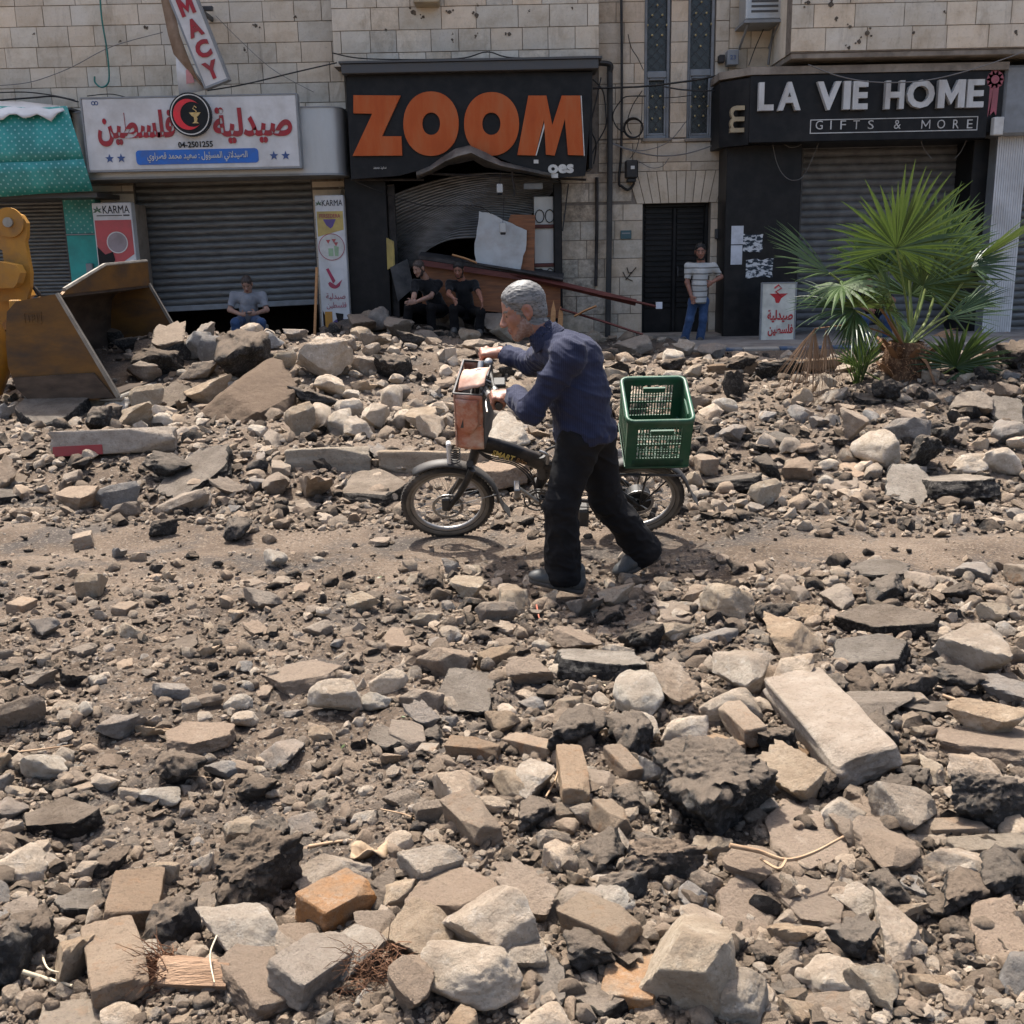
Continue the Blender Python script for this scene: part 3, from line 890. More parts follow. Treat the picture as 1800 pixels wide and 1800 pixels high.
# teal fascia on the left with torn white cloth
tf = thing('teal_fascia', 'bulging teal fascia with white dots at the left edge, a torn white cloth on it', 'shop sign')
m = MB()
P = []
for t in np.linspace(0, 1, 9):
    yb = 17.0 - .28 * math.sin(math.pi * (.15 + .7 * t))
    row = []
    for px, pt, pb in ((-140, 182, 352), (0, 186, 346), (60, 190, 341), (117, 186, 336), (164, 320, 326) if False else (118, 187, 335)):
        q = at(px + (t * 46 if px > 100 else t * 8), pt + (pb - pt) * t, yb)
        row.append(q)
    P.append(row)
up = P[:6]; lo = [[v + Vector((0, -.012, 0)) for v in r] for r in P[5:]]
m.grid(up, 0, True); o = m.build('upper_panel', M_POLKA, tf, 60); o.modifiers.new('t', 'SOLIDIFY').thickness = .02
m = MB(); m.grid(lo, 0, True); o = m.build('lower_panel', M_POLKA, tf, 60); o.modifiers.new('t', 'SOLIDIFY').thickness = .02
m = MB(); e = P[-1]; m.box(e[0].x, e[-1].x, 17.0, W, e[-1].z - .02, e[0].z); m.box(P[0][0].x, P[0][-1].x, 17.0, W, P[0][-1].z - .03, P[0][-1].z); m.build('fascia_back', M_DGREY, tf)
m = MB()
P2 = []
for i in range(15):
    px = -60 + i * 12.2
    dz = 5 * math.sin(i * 1.7) + 3 * math.sin(i * .6)
    P2.append([at(px, 178 + (i > 8) * (i - 8) * 1.4, 17.15), at(px, 190 + dz * .3, 16.85), at(px + 2, 200 + dz * .5 - (i > 12) * 6, 16.72), at(px + 3, 206 + dz - (i > 12) * 10 - (i < 3) * 4, 16.70)])
m.grid(P2); o = m.build('torn_cloth', M_WHITE, tf, 180)
o.modifiers.new('t', 'SOLIDIFY').thickness = .008
# teal pilaster
tp = thing('teal_pilaster', 'teal clad pilaster beside the left roller shutter, dotted above and plain below', 'pilaster')
x0, x1, z0, z1 = R4(123, 340, 180, 600, 17.75)
zs_ = at(150, 412, 17.75).z
MB().cbox(x0, x1, 17.75, W, zs_ + .01, z1, .01).build('dotted_panel', M_POLKA, tp)
MB().cbox(x0, x1, 17.75, W, 0, zs_ - .01, .01).build('plain_panel', M_TEAL, tp)
MB().box(x0, x1, 17.74, W, zs_ - .01, zs_ + .01).build('joint_strip', M_GREY, tp)
x0, x1, z0, z1 = R4(151, 463, 163, 480, 17.7)
MB().cbox(x0, x1, 17.70, 17.75, z0, z1).build('socket_box', M_GREY, tp)

# advertising panels on both sides of the pharmacy shutter
def mortar_logo(mb, cx, cz, s, Y, mi):
    ob = []
    for a in np.linspace(rad(190), rad(350), 14): ob.append((cx + .10 * s * math.cos(a), cz + .02 * s + .10 * s * math.sin(a)))
    ob += [(cx + .13 * s, cz + .06 * s), (cx + .02 * s, cz - .03 * s), (cx - .07 * s, cz + .03 * s)]
    mb.prism(ob, Y - .004, Y, mi)
    mb.prism([(cx - .12 * s, cz + .22 * s), (cx - .08 * s, cz + .24 * s), (cx + .02 * s, cz + .04 * s), (cx - .02 * s, cz + .0 * s)], Y - .005, Y, mi)
M_CRIM = flat('crimson_print', (.33, .03, .075), .5)
M_LEAF = flat('leaf_print', (.03, .10, .04), .5)
M_SAL = flat('salmon_print', (.42, .07, .07), .5)
M_PUR = flat('purple_print', (.10, .06, .22), .5)
M_YEL = flat('ochre_print', (.45, .33, .10), .5)
kp = thing('advert_panel', 'pharmacy advert panel with red field and hair dryer print, behind the digger bucket', 'advert panel')
Yk = 17.3
x0, x1, z0, z1 = R4(174, 356, 242, 600, Yk)
MB().cbox(x0, x1, Yk, Yk + .18, .05, z1, .01).build('panel_box', M_WHITE, kp)
MB().cbox(x0, x1, Yk + .185, W, .05, z1 - .02, .01).build('mount', M_PLASTER, kp)
w = x1 - x0
m = MB(); m.prism([(x0 + .02, z1 - .26), (x1 - .02, z1 - .26), (x1 - .02, z1 - .78), (x0 + .45 * w, z1 - .98), (x0 + .02, z1 - .72)], Yk - .003, Yk); m.build('red_print', M_SAL, kp)
m = MB(); disc(m, x0 + .56 * w, z1 - .60, .155, Yk - .007, Yk - .003, 28); m.build('hair_print', flat('grey_print', (.27, .22, .22), .6), kp)
m = MB(); ring(m, x0 + .56 * w, z1 - .60, .150, .165, Yk - .009, Yk - .007, 28); m.build('hair_ring', M_OFFW, kp)
m = MB(); m.prism([(x0 + .02, z1 - .66), (x0 + .22 * w, z1 - .78), (x0 + .42 * w, z1 - .74), (x0 + .46 * w, z1 - .86), (x0 + .36 * w, z1 - 1.0), (x0 + .2 * w, z1 - .98), (x0 + .02, z1 - 1.1)], Yk - .010, Yk - .003); m.build('dryer_print', M_BLACK, kp)
text('word', 'KARMA', x0 + .27 * w, x1 - .05 * w, z1 - .16, z1 - .045, Yk - .004, M_BLACK, kp, .0, .004)
m = MB(); m.box(x0 + .1 * w, x1 - .25 * w, Yk - .003, Yk, z1 - .20, z1 - .185); m.box(x1 - .22 * w, x1 - .06 * w, Yk - .003, Yk, z1 - .205, z1 - .18); m.build('small_print', M_DGREY, kp)
def leaf(mb, cx, cz, s, Y):
    for a in (90, 30, 150, -20, 200): mb.prism([(cx, cz), (cx + s * .5 * math.cos(rad(a + 22)), cz + s * .5 * math.sin(rad(a + 22))), (cx + s * math.cos(rad(a)), cz + s * math.sin(rad(a))), (cx + s * .5 * math.cos(rad(a - 22)), cz + s * .5 * math.sin(rad(a - 22)))], Y - .003 - .0004 * (a % 7), Y)
m = MB(); leaf(m, x0 + .13 * w, z1 - .12, .075, Yk); m.build('leaf_print', M_LEAF, kp)
m = MB(); mortar_logo(m, x0 + .55 * w, z1 - 1.22, 1.25, Yk, 0); m.build('mortar_print', M_CRIM, kp)

kq = thing('advert_panel', 'narrow pharmacy advert panel with red Arabic words, left of the burnt shop', 'advert panel')
x0, x1, z0, z1 = R4(560, 343, 610, 590, Yk)
w = x1 - x0
MB().cbox(x0, x1, Yk, Yk + .16, z0 - .05, z1, .01).build('panel_box', M_WHITE, kq)
MB().cbox(x0, x1, Yk + .165, W, 0, z1 - .02, .01).build('mount', M_PLASTER, kq)
text('word', 'KARMA', x0 + .25 * w, x1 - .04 * w, z1 - .16, z1 - .07, Yk - .004, M_BLACK, kq, .0, .004)
m = MB(); leaf(m, x0 + .13 * w, z1 - .13, .055, Yk); m.build('leaf_print', M_LEAF, kq)
m = MB(); m.prism([(x0 + .02, z1 - .24), (x1 - .02, z1 - .24), (x1 - .02, z1 - .52), (x0 + .02, z1 - .62)], Yk - .003, Yk); m.build('ochre_print', M_YEL, kq)
text('word', 'PERSEDERCA' if False else 'PERSEDERA', x0 + .14 * w, x1 - .14 * w, z1 - .34, z1 - .28, Yk - .007, M_CRIM, kq, .0, .004)
m = MB(); m.prism([(x0 + .25 * w, z1 - .36), (x1 - .3 * w, z1 - .36), (x1 - .42 * w, z1 - .47), (x0 + .5 * w, z1 - .50), (x0 + .36 * w, z1 - .45)], Yk - .006, Yk - .003); m.build('flower_print', M_PUR, kq)
m = MB(); disc(m, x0 + .5 * w, z1 - .78, .205, Yk - .006, Yk, 28); m.build('round_print', M_OFFW, kq)
m = MB(); ring(m, x0 + .5 * w, z1 - .78, .196, .206, Yk - .008, Yk - .006, 28); m.build('round_rim', M_CRIM, kq)
m = MB()
for dx, dz in ((-.05, .09), (.04, .10), (.07, .05)): m.prism([(x0 + .5 * w + dx - .035, z1 - .78 + dz + .02), (x0 + .5 * w + dx + .035, z1 - .78 + dz + .02), (x0 + .5 * w + dx, z1 - .78 + dz - .04)], Yk - .009, Yk - .006)
m.build('glass_print', M_SAL, kq)
m = MB(); m.prism([(x0 + .38 * w, z1 - .80), (x0 + .55 * w, z1 - .80), (x0 + .55 * w, z1 - .92), (x0 + .38 * w, z1 - .92)], Yk - .009, Yk - .006); m.prism([(x0 + .58 * w, z1 - .76), (x0 + .75 * w, z1 - .78), (x0 + .72 * w, z1 - .92), (x0 + .6 * w, z1 - .92)], Yk - .0095, Yk - .006); m.build('jar_print', flat('pale_green_print', (.28, .40, .24), .6), kq)
m = MB(); mortar_logo(m, x0 + .52 * w, z1 - 1.34, 1.0, Yk, 0); m.build('mortar_print', M_CRIM, kq)
text('word', arabic('صيدلية'), x0 + .2 * w, x1 - .12 * w, z1 - 1.60, z1 - 1.49, Yk - .004, M_CRIM, kq, .0, .004)
text('word', arabic('فلسطين'), x0 + .2 * w, x1 - .1 * w, z1 - 1.74, z1 - 1.63, Yk - .004, M_CRIM, kq, .0, .004)
m = MB(); m.prism([(x0 + .02, z1 - 1.75), (x0 + .02, z0), (x0 + .3 * w, z0), (x0 + .3 * w, z1 - 2.05), (x0 + .14 * w, z1 - 1.85)], Yk - .003, Yk); m.build('black_print', M_BLACK, kq)
m = MB(); m.box(x0 + .12 * w, x0 + .38 * w, Yk - .006, Yk - .003, z0 + .12, z0 + .38); m.build('orange_print', flat('amber_print', (.52, .24, .03), .5), kq)
m = MB(); disc(m, x0 + .66 * w, z0 + .12, .15, Yk - .008, Yk, 24); m.build('violet_print', M_PUR, kq)
m = MB(); m.prism([(x0 + .5 * w, z0 + .36), (x0 + .78 * w, z0 + .34), (x0 + .74 * w, z0 + .22), (x0 + .62 * w, z0 + .12), (x0 + .56 * w, z0 + .22)], Yk - .012, Yk - .008); m.build('dark_print', M_BLACK, kq)
tag_pole = MB().tube([at(557, 470, 17.05), at(553, 592, 16.95)], .022, 8).build('wooden_pole', M_PLY)
props(tag_pole, 'thin brown wooden pole leaning upright against the narrow advert panel', 'pole')

# burnt shop sign
YZ = 17.05
zs = thing('shop_sign', 'black shop sign with big orange letters and a buckled lower edge', 'sign')
front = [(610, 128), (1042, 126), (1036, 220), (1029, 309), (985, 312), (962, 312), (935, 300), (905, 289), (880, 279), (858, 266), (835, 259), (815, 264), (790, 277), (765, 288), (742, 298), (700, 309), (617, 315)]
m = MB(); m.prism(pp(front, YZ), YZ, YZ + .10); m.build('face_panel', M_BLACK, zs)
m = MB()
q = R4(600, 108, 1052, 126, YZ - .12)
m.cbox(q[0], q[1], YZ - .16, BAY, q[2], q[3], .01); m.box(q[0] - .03, q[1] + .05, YZ - .19, BAY, q[3], q[3] + .03)
m.build('eave', M_DGREY, zs)
m = MB(); q2 = R4(610, 126, 1042, 300, YZ)
m.box(q2[0], q2[0] + .05, YZ + .1, BAY + .4, q2[2], q2[3]); m.box(q2[1] - .05, q2[1], YZ + .1, BAY + .4, q2[2], q2[3]); m.box(q2[0] + .05, q2[1] - .05, YZ + .1, BAY + .4, q2[3] - .06, q2[3]); m.build('sign_return', M_BLACK, zs)
Z2 = lambda pts: pp(zz(ZS, 560, 0, pts), YZ)
def letter(poly, hole=None):
    mb = MB()
    if hole is None: mb.prism(poly, YZ - .055, YZ)
    else:
        n = len(poly)
        vs = [(x, y, z) for y in (YZ - .055, YZ) for (x, z) in poly] + [(x, y, z) for y in (YZ - .055, YZ) for (x, z) in hole]
        fs = []
        for i in range(n):
            j = (i + 1) % n
            fs += [(i, 2 * n + i, 2 * n + j, j), (n + i, n + j, 3 * n + j, 3 * n + i), (i, j, n + j, n + i), (2 * n + i, 3 * n + i, 3 * n + j, 2 * n + j)]
        mb.add(vs, [f[::-1] for f in fs])
    o = mb.build('letter', [M_ORANGE], zs)
    me = o.data; bm = bmesh.new(); bm.from_mesh(me); bmesh.ops.recalc_face_normals(bm, faces=bm.faces); bm.to_mesh(me); bm.free()
    return o
def oval(cx, cy, a, b, n=44):
    return [(cx + a * math.copysign(abs(math.cos(t)) ** .95, math.cos(t)), cy - b * math.copysign(abs(math.sin(t)) ** .95, math.sin(t))) for t in np.linspace(0, 2 * math.pi, n, endpoint=False)]
letter(Z2([(180, 488), (420, 490), (326, 697), (424, 697), (428, 795), (176, 797), (276, 582), (180, 580)]))
letter(Z2(oval(575, 633, 141, 164)), Z2(oval(576, 633, 45, 57)))
letter(Z2(oval(883, 634, 140, 162)), Z2(oval(882, 633, 46, 57)))
letter(Z2([(1070, 490), (1162, 490), (1192, 640), (1240, 490), (1334, 490), (1352, 795), (1272, 792), (1256, 610), (1204, 795), (1160, 790), (1150, 612), (1106, 795), (1014, 792)]))
m = MB(); m.prism(Z2([(1336, 490), (1341, 492), (1357, 797), (1353, 797)]), YZ - .058, YZ); m.prism(Z2([(1107, 795), (1112, 795), (1156, 640), (1152, 625)]), YZ - .054, YZ - .001); m.build('letter_edge', M_OFFW, zs)
tx('cut_word', 'oes', 1170, 838, 1302, 885, M_OFFW, .045, 0, 560, 0, YZ - .006, zs, .012)
m = MB(); m.prism(Z2([(1098, 815), (1122, 815), (1122, 834), (1098, 834)]), YZ - .004, YZ); m.build('scrap_print', M_OFFW, zs); m = MB(); m.prism(Z2([(1185, 885), (1222, 885), (1222, 908), (1190, 908)]), YZ - .004, YZ); m.build('scrap_print', M_OFFW, zs)
tx('small_word', arabic('سعيد محمد'), 280, 850, 346, 866, M_OFFW, .0, 0, 560, 0, YZ - .002, zs, .004)
m = MB()                                                 # peeled lower trim
top = zz(ZS, 560, 0, [(500, 880), (570, 850), (640, 800), (700, 762), (770, 745), (850, 780), (930, 825), (1020, 850), (1180, 885)])
bot = zz(ZS, 560, 0, [(500, 915), (580, 880), (660, 840), (720, 830), (790, 815), (850, 850), (940, 868), (1030, 880), (1190, 905)])
m.grid([[at(a, b, YZ - .02 - .20 * math.sin(math.pi * i / 8)) for i, (a, b) in enumerate(top)], [at((a + c) / 2, (b + d) / 2, YZ - .10 - .26 * math.sin(math.pi * i / 8)) for i, ((a, b), (c, d)) in enumerate(zip(top, bot))], [at(a, b, YZ + .02 - .16 * math.sin(math.pi * i / 8)) for i, (a, b) in enumerate(bot)]])
o = m.build('peeled_trim', rough_mat('scorched_trim', (.05, .045, .038), (.19, .165, .135), 5, .6), zs, 40)
o.modifiers.new('t', 'SOLIDIFY').thickness = .012
M_AGED = rough_mat('sooty_frame', (.02, .018, .016), (.07, .06, .055), 6, .7)
m = MB()
for (a, b, c, d, Y0, Y1) in ((617, 316, 745, 316, YZ + .2, 17.5), (745, 305, 1030, 316, YZ + .3, 17.6), (900, 300, 905, 345, 17.3, 17.3)): m.tube([at(a, b, Y0), at(c, d, Y1)], .02, 6)
m.build('bent_frame', M_AGED, zs)

# burnt shop front: black side panel, buckled shutter, doors
fp = thing('side_panel', 'tall black cladding panel at the left of the burnt shop opening', 'wall panel')
x0, x1, z0, z1 = R4(612, 312, 684, 600, 17.5)
MB().cbox(x0, x1, 17.5, 18.1, -.1, z1, .01).build('cladding', M_BLACK, fp)
MB().cbox(x1 + .003, x1 + .12, 17.62, 17.72, -.1, z1 - .1, .01).build('jamb', M_AGED, fp)
bs = thing('buckled_shutter', 'torn and buckled roller shutter sagging across the burnt shop opening', 'shutter')
TL, TR = (684, 322), (985, 318)
nS = 30
def bsp(u, t):
    """u along a slat (0 left .. 1 right), t from top slat (0) to bottom (1)"""
    x = 684 + u * (300 - 95 * t ** 1.5)
    y0 = 330 - 14 * math.sin(math.pi * min(1, u * 1.1))
    left = 345 + 170 * t
    right = 318 + 82 * t
    y = left + (right - left) * u ** .8 - 26 * math.sin(math.pi * u) * (1 - .4 * t) + 14 * math.sin(5 * u + 3 * t) * t
    if u < .25: x += 14 * t * (1 - u * 4) 
    Y = 17.85 - .45 * math.sin(math.pi * u) * t + .25 * t + .12 * math.sin(7 * u + 4 * t)
    return at(x, y, Y)
for i in range(nS):
    t0, t1 = i / nS, (i + 1) / nS
    P = []
    for (tt, off) in ((t0, 0), (t0 * .75 + t1 * .25, -.022), (t0 * .35 + t1 * .65, -.026), (t1, -.004)):
        P.append([bsp(u, tt) + Vector((0, off, 0)) for u in np.linspace(0, 1, 15)])
    MB().grid(P, 0, True).build('slat', M_SLAT3, bs, 180)
m = MB(); m.cbox(at(915, 0, 17.4).x, at(950, 0, 17.4).x, 17.38, 17.46, at(930, 333, 17.4).z, at(930, 322, 17.4).z); m.build('slat_end', M_GREY, bs)
# right-hand door of the burnt shop
gd = thing('shop_door', 'grey metal shop door with arched iron bars, right of the white board in the burnt shop', 'door')
x0, x1, z0, z1 = R4(940, 345, 974, 600, 17.75)
MB().cbox(x0, x1, 17.78, 17.82, 0, z1, .008).build('door_panel', M_SILVER, gd)
m = MB(); m.cbox(x1, x1 + .13, 17.65, 17.85, 0, z1 + .2, .01); m.build('door_post', M_BLACK, gd)
m = MB()
for py in (398, 466): 
    z = at(955, py, 17.75).z; m.cbox(x0, x1, 17.73, 17.78, z - .03, z + .03, .006)
m.build('cross_rail', M_WOODR, gd)
m = MB()
for k in range(2):
    cx = x0 + .09 + .16 * k; z = at(955, 380, 17.75).z
    m.tube([(cx + .07 * math.cos(a), 17.75, z + .10 * math.sin(a)) for a in np.linspace(0, 2 * math.pi, 13)], .008, 5)
    z = at(955, 478, 17.75).z
    m.tube([(cx + .05 * math.cos(a), 17.75, z + .05 * math.sin(a)) for a in np.linspace(0, 2 * math.pi, 13)], .008, 5)
m.build('scrollwork', M_CABLE, gd)

def board(name, pts, Y0, th, mat, label, cat, rough=True):
    """a thing that is one flat sheet with a broken outline"""
    rnd = random.Random(len(pts) * 7 + int(pts[0][0]))
    out = []
    for i, (a, b) in enumerate(pts):
        c, d = pts[(i + 1) % len(pts)]
        for t in (0, .33, .66) if rough else (0,):
            out.append((a + (c - a) * t + (rnd.uniform(-1.6, 1.6) if t else 0), b + (d - b) * t + (rnd.uniform(-1.6, 1.6) if t else 0)))
    mb = MB(); mb.prism(pp(out, Y0), Y0, Y0 + th)
    o = mb.build(name, mat)
    return props(o, label, cat)
def poly_board(name, quad, Y, th, mat, label, cat):
    """plank through picture points with its own depth at each end: quad = [(px,py,Y)...]"""
    P = [at(*q) for q in quad]
    mb = MB()
    n = (P[1] - P[0]).cross(P[-1] - P[0]).normalized() * th
    vs = P + [p + n for p in P]; k = len(P)
    mb.add(vs, [tuple(range(k)), tuple(range(2 * k - 1, k - 1, -1))] + [(i, i + k, (i + 1) % k + k, (i + 1) % k) for i in range(k)])
    o = mb.build(name, mat)
    bm = bmesh.new(); bm.from_mesh(o.data); bmesh.ops.recalc_face_normals(bm, faces=bm.faces); bm.to_mesh(o.data); bm.free()
    return props(o, label, cat) if label else o
board('broken_board', [(842, 371), (860, 374), (899, 392), (926, 405), (924, 440), (915, 474), (880, 470), (836, 464), (834, 440), (838, 405)], 17.35, .035, M_BOARD, 'white broken board with chipped edges propped in the burnt shop opening', 'board')
board('plywood_sheet', [(898, 377), (941, 378), (939, 477), (903, 474), (880, 420)], 17.42, .04, M_WOOD, 'brown wooden panel standing behind the white broken board', 'panel', rough=False)
ct = thing('fallen_counter', 'brown wooden shop counter lying tilted behind the two men in black', 'counter')
o = poly_board('counter_front', [(742, 462, 17.3), (985, 500, 17.3), (985, 560, 17.3), (742, 535, 17.3)], 0, .05, M_WOOD, None, None); o.parent = ct
o = poly_board('counter_top', [(735, 455, 17.2), (990, 493, 17.2), (990, 485, 17.75), (740, 447, 17.75)], 0, .05, M_AGED, None, None); o.parent = ct
o = poly_board('counter_edge', [(735, 456, 17.19), (990, 494, 17.19), (990, 503, 17.19), (735, 466, 17.19)], 0, .03, M_WOODR, None, None); o.parent = ct
def beam(name, a, b, r, mat, label, cat, flat_=.6):
    o = MB().tube([at(*a), at(*[(x + y) / 2 for x, y in zip(a, b)]) + Vector((0, 0, .01)), at(*b)], r, 4, flat=flat_).build(name, mat)
    return props(o, label, cat)
beam('wooden_beam', (880, 478, 17.3), (1118, 532, 16.9), .085, M_WOODR, 'long dark red wooden beam slanting out of the burnt shop past the old man', 'beam')
beam('wooden_beam', (1050, 517, 16.9), (1158, 540, 16.75), .035, M_WOODR, 'thin dark red strip at the end of the long slanting beam', 'beam')
beam('wooden_plank', (820, 462, 17.25), (990, 492, 17.1), .05, M_AGED, 'grey weathered plank along the top of the fallen counter', 'plank')
beam('metal_bar', (985, 543, 17.0), (1130, 588, 16.6), .03, M_WOODR, 'dark bar slanting down to the foot of the street door', 'bar')
beam('wooden_plank', (1010, 556, 16.9), (1048, 538, 16.8), .055, M_PLY, 'short orange splintered plank on the pavement right of the old man', 'plank', .3)
beam('wooden_plank', (795, 448, 17.2), (838, 462, 17.15), .04, M_PLY, 'broken grey-brown plank end below the left of the white broken board', 'plank', .4)
for k, (a, b, t) in enumerate(((972, 552, 'left one of two splintered orange stakes behind the old man\'s back'), (985, 556, 'right one of two splintered orange stakes behind the old man\'s back'))):
    o = MB().prism(pp([(a - 5, b + 18), (a + 4, b + 18), (a + 5, b - 5), (a + 1, b - 24 + 6 * k), (a - 3, b - 8)], 17.0), 17.0, 17.03).build('wooden_stake', M_PLY)
    props(o, t, 'stake')
poly_board('yellow_board', [(679, 418, 17.5), (690, 424, 17.4), (692, 468, 17.35), (681, 474, 17.45)], 0, .03, M_YEL, 'narrow yellow and white board wedged at the left jamb of the burnt shop', 'board')
poly_board('metal_sheet', [(686, 470, 17.2), (716, 455, 17.4), (728, 505, 17.3), (700, 530, 17.1)], 0, .01, M_AGED0, 'crumpled grey metal sheet hanging left of the seated pair', 'metal sheet')
poly_board('concrete_slab', [(868, 552, 17.3), (905, 540, 17.4), (930, 590, 17.0), (880, 596, 16.9)], 0, .08, M_KC0, 'grey concrete slab tipped against the fallen counter, right of the seated pair', 'slab')
cable([(690, 440), (700, 470), (696, 500), (712, 520)], 17.3, .012, M_CABLE, 'black cable dangling at the left jamb of the burnt shop') if 'cable' in globals() else None
def hang_box(px0, py0, px1, py1, Y, top, label):
    o = thing('hanging_lamp', label, 'lamp', group='loose lamps hanging in the burnt shop')
    x0, x1, z0, z1 = R4(px0, py0, px1, py1, Y)
    MB().cbox(x0, x1, Y, Y + .07, z0, z1, .01).build('lamp_body', M_SILVER, o)
    MB().cbox(x0 + .01, x1 - .01, Y + .01, Y + .06, z0 - .03, z0, .01).build('lamp_cap', M_CABLE, o)
    MB().tube([((x0 + x1) / 2, Y + .03, z1), ((x0 + x1) / 2 + .01, Y + .04, z1 + .1), at(top[0], top[1], Y + .1)], .005, 5).build('wire', M_CABLE, o)
hang_box(873, 323, 884, 339, 17.0, (880, 300), 'small silver lamp hanging just under the buckled sign edge')
hang_box(878, 391, 890, 409, 17.1, (886, 345), 'small grey lamp hanging in front of the white broken board')

# gift shop front
YL = 16.85
gs = thing('gift_shop_sign', 'black gift shop sign with white raised letters and a pink ribbon', 'sign')
q = R4(1318, 128, 1738, 247, YL)
MB().cbox(q[0], q[1], YL, W, q[2], q[3], .01).build('face_panel', M_BLACK, gs)
q3 = R4(1270, 150, 1318, 252, YL + .2)
m = MB(); plan([(q3[0], W), (q3[0], YL + .45), (q[0] - .003, YL + .02), (q[0] - .003, W)], q[2] - .02, q[3] - .03, m); m.build('side_return', M_BLACK, gs)
q4 = R4(1738, 130, 1762, 245, YL + .05)
MB().cbox(q[1] + .003, q4[1], YL + .05, W, q4[2] + .1, q4[3], .01).build('end_panel', M_BLACK, gs)
m = MB(); z = q[3]
plan([(q3[0] - .02, W), (q3[0] - .02, YL + .43), (q[0] - .01, YL - .03), (q4[1] + .02, YL - .03), (q4[1] + .02, W)], z + .003, z + .11, m); m.build('cornice', M_PLASTER, gs)
V3 = lambda a, b, c, d: R4(1180 + a / ZS, b / ZS, 1180 + c / ZS, d / ZS, YL)
M_LET = rough_mat('letter_white', (.48, .47, .44), (.62, .61, .58), 4, .5, .03, .002, 60, dirt=((.22, .17, .12), .6, 3), stretch=(1, 1, .4))
for ch, a, b, c, d in (('L', 440, 424, 516, 568), ('A', 538, 422, 654, 567), ('V', 735, 420, 856, 565), ('I', 870, 418, 905, 562), ('E', 917, 418, 994, 562), ('H', 1082, 415, 1178, 560), ('O', 1192, 411, 1332, 556), ('M', 1350, 411, 1486, 554), ('E', 1497, 409, 1583, 552)):
    text('letter', ch, *V3(a, b, c, d), YL - .10, M_LET, gs, .035, .10)
for ch, a, c in (('G', 736, 772), ('I', 811, 817), ('F', 862, 890), ('T', 928, 960), ('S', 1003, 1032), ('&', 1136, 1170), ('M', 1276, 1320), ('O', 1356, 1396), ('R', 1437, 1466), ('E', 1508, 1536)):
    text('small_letter', ch, *V3(a, 616 - (a - 736) * .008, c, 661 - (a - 736) * .008), YL - .012, M_LET, gs, -.005, .012)
fr = V3(708, 602, 1562, 674)
m = MB(); t = .012
m.box(fr[0], fr[1], YL - .01, YL, fr[3] - t, fr[3]); m.box(fr[0], fr[1], YL - .01, YL, fr[2], fr[2] + t); m.box(fr[0], fr[0] + t, YL - .01, YL, fr[2] + t, fr[3] - t); m.box(fr[1] - t, fr[1], YL - .01, YL, fr[2] + t, fr[3] - t)
m.build('line_frame', M_LET, gs)
M_RIB = flat('pink_ribbon', (.33, .09, .11), .6)
c = at(1748, 140, YL + .02)
m = MB()
for k in range(10):
    a = 2 * math.pi * k / 10
    m.cbox(-.055, .055, -.03, .0, .04, .13, .01, M=Matrix.Translation((c.x, YL + .03, c.z)) @ Matrix.Rotation(a, 4, 'Y'))
disc(m, c.x, c.z, .06, YL - .01, YL + .03, 16)
m.prism([(c.x - .09, c.z - .05), (c.x - .0, c.z - .05), (c.x - .06, c.z - .52), (c.x - .11, c.z - .46), (c.x - .15, c.z - .52)], YL + .005, YL + .03)
m.prism([(c.x - .01, c.z - .05), (c.x + .07, c.z - .05), (c.x + .06, c.z - .50), (c.x + .02, c.z - .44), (c.x - .03, c.z - .5)], YL + .0, YL + .02)
m.build('ribbon', M_RIB, gs)
M_GOLD = flat('dull_gold', (.36, .28, .17), .45, .3)
g = R4(1283, 186, 1308, 233, YL + .1)                          # letter m turned on its side
text('side_mark', 'm', 0, g[3] - g[2], -(g[1] - g[0]), 0, YL + .07, M_GOLD, gs, .012, .10, M=Matrix(((0, 0, -1, g[0]), (0, 1, 0, 0), (1, 0, 0, g[2]), (0, 0, 0, 1))))
# black front panel left of the gift shop shutter, with papers
bp = thing('black_panel', 'tall black wall panel with pasted papers between street door and gift shop shutter', 'wall panel')
x0, x1, z0, z1 = R4(1274, 250, 1404, 604, 17.35)
MB().cbox(x0, x1, 17.35, W + .1, 0, z1, .012).build('panel', M_BLACK, bp)
x0, x1, z0, z1 = R4(1699, 245, 1745, 597, 17.4)
bq_ = thing('black_pillar', 'black pillar between the gift shop shutter and the white ribbed panel', 'pillar')
MB().cbox(x0, x1 + .15, 17.4, W + .1, 0, z1, .012).build('pillar_cladding', M_BLACK, bq_)
M_PAPER = flat('paper', (.52, .53, .55), .7)
M_TORN = rough_mat('torn_poster', (.03, .04, .05), (.55, .55, .54), 9, .8, .1, .002, 40, lo=.47, hi=.53, stretch=(1, 1, 2.2))
m = MB(); q = R4(1285, 397, 1305, 465, 17.35); m.box(q[0], q[1], 17.344, 17.35, q[2], (q[2] + q[3]) / 2 + .0); m.box(q[0], q[1] + .01, 17.345, 17.35, (q[2] + q[3]) / 2 + .015, q[3])
props(m.build('paper_notice', M_PAPER), 'tall plain white paper strip pasted on the black panel', 'notice')
for (a, b, c, d, l) in ((1306, 411, 1341, 442, 'torn blue-grey poster beside the white paper strip on the black panel'), (1311, 455, 1359, 489, 'torn smeared poster, the lower one on the black panel')):
    q = R4(a, b, c, d, 17.35); rnd = random.Random(a)
    e = [(q[0] + (q[1] - q[0]) * t, q[3] + rnd.uniform(-.02, .01)) for t in np.linspace(0, 1, 9)] + [(q[1] + rnd.uniform(-.02, .01), q[3] + (q[2] - q[3]) * t) for t in (.25, .5, .75)] + [(q[0] + (q[1] - q[0]) * t, q[2] + rnd.uniform(-.02, .03)) for t in np.linspace(1, 0, 9)]
    props(MB().prism(e, 17.343, 17.35).build('poster', M_TORN), l, 'poster')
